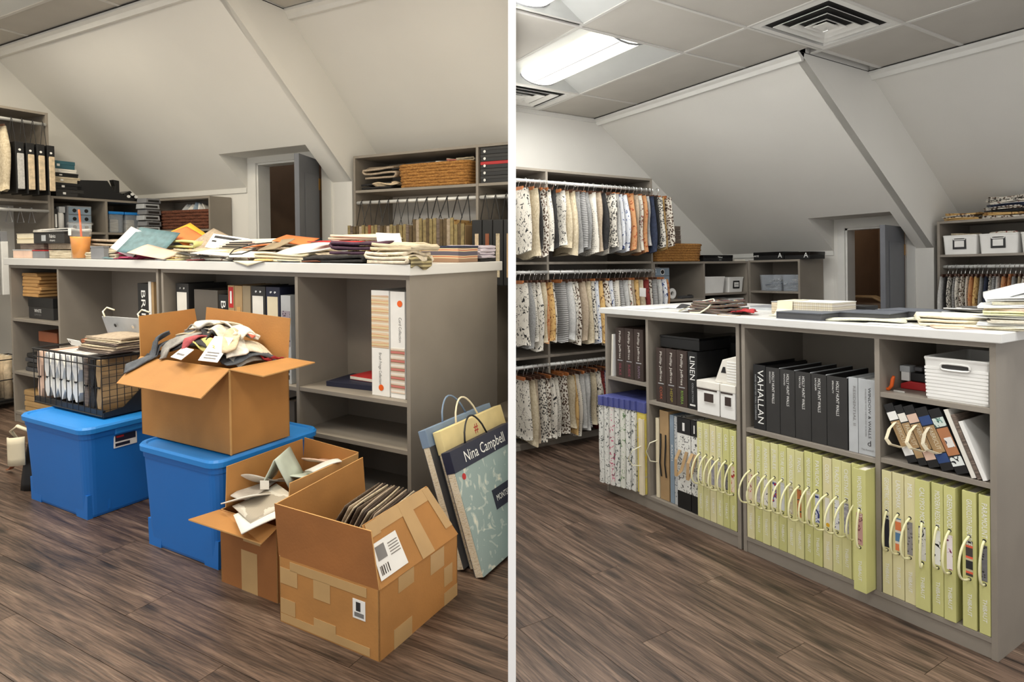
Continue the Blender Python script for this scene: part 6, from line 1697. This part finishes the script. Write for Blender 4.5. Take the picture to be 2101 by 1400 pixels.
def drp(u, v):
    a = -0.09 + 0.17 * u
    over = max(0.0, a - 0.012)
    return (min(a, 0.024) + 0.004 * math.sin(6 * v), -0.05 + 0.13 * v, 0.02 - 0.5 * over + 0.01 * math.sin(7 * v) + 0.012 * (u < 0.5))
MB().grid(drp, 10, 8, 'olive_check', 0.007).build('cloth', t, smooth=True)
pattern('blanket_stripe', 'stripe', [(150, 120, 96), (214, 196, 160), (176, 90, 70), (206, 180, 140), (90, 84, 96)], 5)
for k, (x0, x1, y, h, m_, lab) in enumerate(((-0.27, 0.0, 0.42, 0.075, 'blanket_stripe', 'tan striped sample block behind the plum heap'), (-0.05, 0.03 - 0.03, 0.57, 0.05, 'f_dark', 'dark fringed deck at the back right corner'))):
    if k == 0:
        deck(lab, x0, x1, y, 0.16, 0, h, m_, 0.0, 'f_navy')
pattern('lilac', 'stripe', [(206, 196, 206), (176, 160, 180), (226, 220, 226)], 30)
for k in range(5):
    folded('lilac folded sample, %s from the bottom at the back right corner' % ORD[k], (-0.10, 0.60, Z + 0.015 * k), 0.19, 0.14, 0.0155, 2, 'lilac' if k else 'f_dark', 0.05 * (k % 2), seed=880 + k, wave=0.002, group='lilac samples at the back corner')

# ---- racks and shelves along the walls of the cluttered room
WL = -3.787
def cords(t, x, y, z0, z1, w, along, r=0.0022, mt='black', st=0.0):
    """two V-shaped cords from a rail hook down to the corners of a hanging book"""
    for s in (-1, 1):
        if along == 'x':
            P = [(x + s * w, y - 0.017 - st - 0.008 * (s > 0), z0), (x + s * 0.003, y - 0.0185, 0.0), (x, y - 0.0145, 0.0125), (x, y - 0.002, 0.019)]
        else:
            P = [(x + 0.017, y + s * w, z0), (x + 0.0185, y + s * 0.003, 0.0), (x + 0.0145, y, 0.0125), (x + 0.002, y, 0.019)]
        MB().tube(P, r, MATS[mt], 5).build('cord', t)
for k, (y, m_, w_) in enumerate(((0.27, 'f_grey_pale', 0.038), (0.335, 'cloth_beige', 0.036), (0.40, 'cloth_beige', 0.036), (0.465, 'cloth_beige', 0.034))):
    t = thing('hanging_book', 'black hanging sample book with pale pages, %s from the left' % ORD[k], 'sample book', (WL + 0.02, y, 2.03), None, 'black hanging books at the left edge')
    cords(t, 0, 0, -0.17, 0.013, 0.02, 'y')
    MB().box(-0.12, 0.12, -w_ * 0.7, w_ * 0.7, -0.26, -0.17, 'black').build('header', t, bevel=0.002)
    MB().box(-0.118, 0.118, -w_ * 0.7, -w_ * 0.45, -0.53, -0.26, 'black').build('cover', t)
    MB().box(-0.115, 0.126, -w_ * 0.42, w_ * 0.65, -0.50, -0.25, m_).build('pages', t, bevel=0.004)
    MB().lathe([(0, 0.0012), (0.008, 0.0012), (0.008, 0)], MATS['white'], 12).build('dot_label', t, (0.1205, 0, -0.225), (0, PI / 2, 0))
hang('cream hanging cloth at the left picture edge', (WL, 0.20, 2.03), 0.3, 0.05, 0.44, 'f_cream', 2, 'cluttered rack')
for k in range(3):
    t = thing('hanging_book', 'white hanging sample with grey header on the lower rail, %s from the left' % ORD[k], 'sample book', (WL + 0.02, 0.05 + 0.055 * k, 1.388), None, 'white hanging samples on the lower rail')
    cords(t, 0, 0, -0.16, 0.013, 0.02, 'y', 0.002, 'midgrey')
    MB().box(-0.12, 0.12, -0.02, 0.02, -0.23, -0.16, 'midgrey').build('header', t, bevel=0.002)
    MB().box(-0.115, 0.126, -0.02, 0.02, -0.60, -0.23, 'white').build('pages', t, bevel=0.003)
for k in range(3):
    t = thing('wire_hanger', 'empty wire loop on the lower rail, %s from the left' % ORD[k], 'hanger', (WL, 0.25 + 0.07 * k, 1.388), None, 'wire loops on the lower rail')
    MB().tube([(0, 0, 0.016), (0.05, 0, -0.09), (-0.05, 0, -0.09)], 0.0025, MATS['midgrey'], 5, closed=True).build('wire', t)
    MB().tube([(0, -0.006, 0.016), (0, 0.006, 0.016)], 0.004, MATS['midgrey'], 6).build('hook', t)
# wire stand with pale items seen past the island's left end
t = thing('fabric_basket', 'wire basket of pale rolls at the far left behind the island', 'basket', (WL + 0.03, 0.12, 0.0))
MB().box(-0.14, 0.14, -0.14, 0.14, 0.05, 0.06, 'black').build('base', t)
for z in (0.06, 0.2, 0.34):
    MB().tube([(-0.14, -0.14, z), (0.14, -0.14, z), (0.14, 0.14, z), (-0.14, 0.14, z)], 0.004, MATS['black'], 5, closed=True).build('rim_wire', t)
for k in range(8):
    tt = thing('pale_roll', 'pale fabric roll in the far left wire basket, %s of eight' % ORD[k], 'fabric', (WL - 0.06 + 0.06 * (k % 4), 0.04 + 0.12 * (k // 4), 0.061), None, 'pale rolls in the wire basket')
    MB().tube([(0, 0, 0), (0, 0, 0.30)], 0.026, MATS['cloth_beige'], 10).build('roll', tt, smooth=True); MB().tube([(0, 0, 0.30), (0, 0, 0.302)], 0.012, MATS['pages'], 8).build('core', tt)
# stack of boxes and the dark machine on the low unit
zz = 1.5065
for k, (h, m_, lab) in enumerate(((0.055, 'charcoal', 'charcoal flat box at the bottom of the teal topped stack'), (0.05, 'black', 'black flat box in the teal topped stack'), (0.045, 'stack_cream', 'cream deck in the teal topped stack'), (0.03, 'black', 'thin black box under the pale box'), (0.03, 'paper', 'pale flat box below the teal one'), (0.06, 'teal', 'teal flat box on top of the stack by the black books'))):
    t = box_lidded('flat_box', lab, 'box', (WL - 0.10, 0.615 + 0.012 * (5 - k) * 0.6, zz), 0.10, 0.075 + 0.004 * (5 - k), h - 0.001, m_)
    zz += h
    MB().box(0.1025, 0.104, -0.05, -0.03, h * 0.3, h * 0.6, 'white').build('label', t)
t = thing('label_machine', 'black machine with raised arm on the low shelf unit', 'machine', (WL - 0.10, 0.97, 1.5065))
MB().prism([(-0.27, 0.0), (0.17, 0.0), (0.17, 0.02), (0.08, 0.05), (0.06, 0.06), (0.03, 0.055), (-0.01, 0.10), (-0.04, 0.15), (-0.27, 0.135)], 'x', -0.10, 0.10, 'black').build('body', t, bevel=0.004)
MB().prism([(0.045, 0.05), (0.09, 0.05), (0.09, 0.165), (0.04, 0.17), (0.055, 0.12)], 'x', -0.03, 0.03, 'black').build('arm', t, bevel=0.003)
for k in range(3):
    MB().tube([(0.10, 0.12 + 0.03 * k, 0.035 + 0.02 * (k % 2)), (0.11, 0.12 + 0.03 * k, 0.035 + 0.02 * (k % 2))], 0.012, MATS['white'], 10).build('knob', t)
MB().prism([(0.10, 0.0), (0.24, 0.0), (0.15, 0.085), (0.10, 0.06)], 'x', -0.06, 0.08, 'black_gloss').build('cover', t, bevel=0.004)
# bays of the low unit
t = thing('drawer_organiser', 'grey drawer organiser with round pulls in the cluttered low unit', 'organiser', (WL - 0.12, 0.725, 1.2405))
MB().box(-0.10, 0.10, -0.085, 0.085, 0, 0.20, 'midgrey').build('case', t, bevel=0.002)
for k in range(3):
    dd = MB().box(0.098, 0.106, -0.08, 0.08, 0.006 + k * 0.064, 0.064 + k * 0.064, 'sky_grey').build('drawer', t, bevel=0.001)
    for y in (-0.04, 0.045):
        MB().lathe([(0.0, 0.001), (0.012, 0.001), (0.015, 0.0)], MATS['black'], 12).build('pull', dd, (0.106, y, 0.036 + k * 0.064), (0, PI / 2, 0))
t = thing('spray_can', 'white canister beside the grey drawer organiser', 'canister', (WL - 0.05, 0.60, 1.2405))
MB().lathe([(0, 0), (0.026, 0), (0.026, 0.13), (0.02, 0.14), (0.02, 0.15), (0, 0.15)], MATS['white'], 18).build('can', t, smooth=True); MB().box(-0.018, 0.022, -0.015, 0.028, 0.142, 0.19, 'lightgrey').build('nozzle', t, bevel=0.004)
bk = thing('flat_box', 'narrow black carton standing left of the white canister', 'box', (WL - 0.06, 0.552, 1.2405))
MB().box(-0.05, 0.05, -0.011, 0.015, 0, 0.17, 'black').build('body', bk, bevel=0.001); MB().box(0.0502, 0.051, -0.004, 0.008, 0.03, 0.13, 'white').build('print', bk)
for k, y in enumerate((1.0, 1.13)):
    t = bin_tub('clear tub with %s lid in the cluttered low unit' % ['bright blue', 'second blue'][k], -0.055, 0.055, -0.07, 0.07, 0, 0.15, 'smoked_plastic', 0.94, 'tub', 'clear_tub')
    t.location = (WL - 0.09, y, 1.2405); t.rotation_euler = (0, 0, PI / 2)
    MB().box(-0.06, 0.06, -0.075, 0.075, 0.15, 0.172, 'blue_lid').build('lid', t, bevel=0.003)
    MB().box(-0.035, 0.03, -0.05, 0.05, 0.004, 0.11, 'stack_cream').build('contents', t, bevel=0.01)
for k in range(6):
    t = thing('grey_binder', 'grey binder, %s from the bottom of the zigzag pile by the corner' % ORD[k], 'binder', (WL + 0.08, 1.20 + 0.01 * (k % 2), 1.2505 + 0.0475 * k), (0, 0, 0.12 * (k % 2)), 'zigzag pile of grey binders')
    MB().prism([(-0.07, 0), (0.07, 0), (0.065, 0.040), (-0.065, 0.040)], 'x', -0.05, 0.06, 'midgrey' if k % 2 else 'lightgrey').build('cover', t, bevel=0.003)
    MB().box(0.0602, 0.0615, -0.05, 0.05, 0.010, 0.028, 'charcoal').build('pages', t)
t = thing('narrow_shelf', 'narrow grey ledge carrying the zigzag binders in the corner', 'shelf', (WL + 0.085, 1.2, 0))
MB().box(-0.08, 0.08, -0.09, 0.07, 1.235, 1.2495, 'laminate').build('ledge', t); MB().box(-0.02, 0.02, -0.02, 0.02, 0, 1.235, 'laminate_dark').build('post', t)
# dark brown basket in the corner unit
t = thing('wicker_basket', 'dark brown wicker basket stuffed with papers in the cluttered corner', 'basket', (-3.38, 1.372, 1.2685))
basket(t, 0.33, 0.068, 0.155, 'wicker_dark', 0.94, 6)
for k in range(6):
    sheet('%s stuffed in the dark brown basket, %s from the left' % (['white paper', 'grey paper', 'white leaflet', 'blue grey paper', 'white envelope', 'pale paper'][k], ORD[k]), (-3.42 + 0.055 * k, 1.37, 1.435), 0.10, 0.09, ['white', 'lightgrey', 'paper', 'sky_grey', 'white', 'paper'][k], 0.3 * k, 0.03, (1.1 - 0.2 * (k % 3), 0.3), seed=900 + k, group='papers in the dark brown basket', th=0.003)
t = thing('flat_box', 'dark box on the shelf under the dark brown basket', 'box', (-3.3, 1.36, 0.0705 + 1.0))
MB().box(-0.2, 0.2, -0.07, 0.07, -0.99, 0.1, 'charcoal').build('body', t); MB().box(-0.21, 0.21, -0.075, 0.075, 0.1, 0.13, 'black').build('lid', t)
# black chair in the closet
t = thing('office_chair', 'black chair back standing in the closet of the cluttered room', 'chair', (-2.33, 1.95, 0.0), (0, 0, 0.4))
MB().grid(lambda u, v: (-0.19 + 0.38 * u, 0.04 * math.cos(PI * (u - 0.5)), 0.72 + 0.5 * v - 0.06 * abs(2 * u - 1) ** 3 * v), 10, 6, 'black', 0.05).build('backrest', t, smooth=True)
MB().box(-0.2, 0.2, -0.35, 0.04, 0.44, 0.52, 'black').build('seat', t, bevel=0.02)
MB().tube([(0, -0.15, 0.06), (0, -0.15, 0.44)], 0.025, MATS['charcoal'], 10).build('column', t)
for q in range(5):
    th = 2 * PI * q / 5
    MB().tube([(0, -0.15, 0.08), (0.26 * math.cos(th), -0.15 + 0.26 * math.sin(th), 0.05), (0.26 * math.cos(th), -0.15 + 0.26 * math.sin(th), 0.0)], 0.018, MATS['charcoal'], 8).build('leg', t)
for s in (-1, 1):
    MB().tube([(s * 0.2, -0.05, 0.5), (s * 0.26, -0.06, 0.7), (s * 0.26, -0.1, 0.78), (s * 0.25, -0.3, 0.78)], 0.02, MATS['black'], 8).build('arm', t, smooth=True)
# ---- right-hand rack with straw basket
YU = 1.455
t = thing('wicker_basket', 'honey straw basket overflowing with papers on the right-hand rack', 'basket', (-0.965, YU + 0.14, 1.5255))
basket(t, 0.285, 0.12, 0.155, 'wicker', 0.94, 8)
for k in range(6):
    folded('%s sample on the straw basket, %s from the left' % (['grey', 'white', 'taupe', 'white', 'rose striped', 'cream'][k], ORD[k]), (-1.14 + 0.075 * k, YU + 0.13, 1.665 + 0.004 * k), 0.12, 0.12, 0.022 + 0.006 * (k > 3), 2, ['f_grey_pale', 'white', 'f_taupe', 'paper', 'trim_cards2', 'f_cream'][k], rnd(-0.4, 0.4), seed=920 + k, group='samples on the straw basket')
folded('tan linen bag folded on the rack left of the straw basket', (-1.43, YU + 0.10, 1.605), 0.28, 0.16, 0.10, 3, 'f_taupe', 0.05, (0.15, 0), seed=930)
folded('dark rolled cloth under the tan linen bag', (-1.46, YU + 0.10, 1.5255), 0.28, 0.16, 0.055, 2, 'f_dark', 0.0, seed=931)
scrap('camel crumpled cloth in front of the dark rolled cloth', (-1.36, YU + 0.04, 1.5265), 0.22, 0.07, 0.06, 'cloth_beige', 0.05, 932, th=0.006)
for k in range(5):
    t = box_lidded('flat_box', '%s flat box, %s from the bottom in the far right bay of the rack' % (['black', 'black', 'red striped', 'black', 'black'][k], ORD[k]), 'box', (-0.40, YU + 0.14, 1.5255 + 0.045 * k), 0.18, 0.13, 0.044, 'black', 'red' if k == 2 else 'charcoal')
    MB().lathe([(0, 0.001), (0.009, 0.001), (0.009, 0)], MATS['white'], 10).build('dot_label', t, (-0.15, -0.1325, 0.018), (PI / 2, 0, 0))
mat('olive_cloth', (140, 124, 84), 0.8, vary=0.15, nscale=40)
mat('olive_dark', (92, 76, 52), 0.8, vary=0.15, nscale=40)
hb = ['cloth_beige', 'f_gold', 'leather_brown', 'f_gold', 'f_taupe', 'f_gold', 'cloth_beige', 'f_taupe', 'f_gold', 'cloth_beige', 'f_gold', 'tan']
for k in range(12):
    x = -1.575 + 0.082 * k
    t = thing('hanging_book', 'tan hanging sample book on crossed cords, %s from the left' % ORD[k], 'sample book', (x, YU + 0.02, 1.437), None, 'tan hanging books behind the worktop')
    cords(t, 0, 0, -0.162 + 0.035 * (7 <= k <= 10), 0.013, 0.0425, 'x', 0.0024 if k < 7 else 0.0034, st=0.030 * (k % 2))
    hz = -0.165 + 0.035 * (7 <= k <= 10)
    MB().box(-0.038, 0.038, -0.11, 0.12, -0.60, hz - 0.012, hb[k]).build('pages', t, bevel=0.004)
    for q in range(3):
        MB().box(-0.037 + 0.025 * q, -0.0135 + 0.025 * q, -0.118 - 0.002 * ((k + q) % 2), -0.1102, -0.58, hz - 0.004 * ((k + q) % 3), ['olive_cloth', 'stack_brown', 'olive_dark', 'f_taupe', 'olive_cloth', 'leather_brown' if k in (2, 6) else 'olive_dark'][(k * 2 + q) % 6]).build('fabric_leaf', t)
for k in range(4):
    x = -0.53 + 0.075 * k
    t = thing('hanging_book', 'black hanging book with pale strips at the partition, %s from the left' % ORD[k], 'sample book', (x, YU + 0.0, 1.437), None, 'black hanging books at the partition')
    cords(t, 0, 0, -0.15, 0.013, 0.035, 'x', 0.003)
    MB().box(-0.036, 0.036, -0.12, 0.12, -0.55, -0.15, 'black').build('cover', t, bevel=0.004)
    MB().box(-0.012, 0.014, -0.1225, -0.12, -0.50, -0.235, ['cloth_beige', 'leather_brown', 'f_cream', 'tan'][k]).build('pages', t)
# ------------------------------------------------------------------ pieces that belong to one part hang under that part
SUB = {'lettering': ('cover', 'header', 'title_plate', 'body', 'binding'), 'eyelet': ('cover',), 'swatch': ('cover',), 'spine_label': ('cover',), 'spine_line': ('cover',), 'spine_tag': ('cover',), 'title_panel': ('cover',),
       'patch': ('cover',), 'motif': ('cover',), 'trim_panel': ('cover',), 'round_sticker': ('cover',), 'side_tab': ('cover',), 'rivet': ('cover',), 'gilt_mark': ('cover',), 'pattern_panel': ('cover',), 'stripe': ('cover',),
       'board_edge': ('cover', 'board'), 'print_line': ('cover', 'card'), 'label_print': ('shipping_label', 'cover'), 'hinge': ('leaf',), 'door_knob': ('leaf',), 'door_panel': ('leaf',), 'lens_seam': ('lens',), 'lens_end_cap': ('lens',),
       'damper_key': ('centre_plate',), 'label_card': ('label_frame',), 'dot_label': ('header', 'lid'), 'clip': ('bellows',), 'title_plate': ('front_cover',), 'sticker': ('front_cover', 'tub'), 'card': ('card_frame',), 'lid_seam': ('lid',),
       'cap': ('cover',), 'order_sticker': ('cup',), 'nozzle': ('can',), 'button': ('body',), 'hole': ('sheet', 'card')}
def stem(o):
    return o.name.split('.')[0]
for o, r in TOPS:
    kids = list(o.children)
    for ch in kids:
        for want in SUB.get(stem(ch), ()):
            home = [q for q in kids if stem(q) == want and q is not ch and q.parent == o and q.matrix_basis == Matrix.Identity(4)]
            if home and not ch.children:
                ch.parent = home[0]
                break
# ------------------------------------------------------------------ put the cluttered room in its place and trim both rooms at the partition
for o, r in TOPS:
    if r == 'L':
        o.matrix_basis = ROOM_L @ o.matrix_basis
def wmat(o):
    m = o.matrix_basis.copy()
    if o.parent is not None:
        return wmat(o.parent) @ o.matrix_parent_inverse @ m
    return m
def trim(o, r):
    if o.type == 'MESH' and o.name.split('.')[0] != 'wall_partition':
        M = wmat(o); s = -1.0 if r == 'L' else 1.0
        lim = 0.0095
        d = [s * (M @ v.co - CAM).dot(AX_R) - lim for v in o.data.vertices]
        if d and max(d) <= 0:
            DEAD.append(o); return
        if d and min(d) < 0:
            if o.data.users > 1:
                o.data = o.data.copy()
            Mi = M.inverted()
            n = (Mi.to_3x3() @ (AX_R * s)).normalized()
            p = Mi @ (CAM + AX_R * s * lim)
            bm = bmesh.new(); bm.from_mesh(o.data)
            res = bmesh.ops.bisect_plane(bm, geom=bm.verts[:] + bm.edges[:] + bm.faces[:], plane_co=p, plane_no=n, clear_inner=True)
            ed = [e for e in res['geom_cut'] if isinstance(e, bmesh.types.BMEdge)]
            if ed:
                bmesh.ops.holes_fill(bm, edges=ed, sides=0)
            bm.to_mesh(o.data); bm.free()
    for ch in list(o.children):
        trim(ch, r)
DEAD = []
for o, r in TOPS:
    trim(o, r)
def kill(o):
    for ch in list(o.children):
        kill(ch)
    bpy.data.objects.remove(o, do_unlink=True)
for o in DEAD:
    try:
        if not o.children:
            bpy.data.objects.remove(o, do_unlink=True)
    except ReferenceError:
        pass
for o, r in TOPS:
    try:
        if o.type == 'EMPTY' and not any(c.type == 'MESH' for c in o.children):
            kill(o)
    except ReferenceError:
        pass
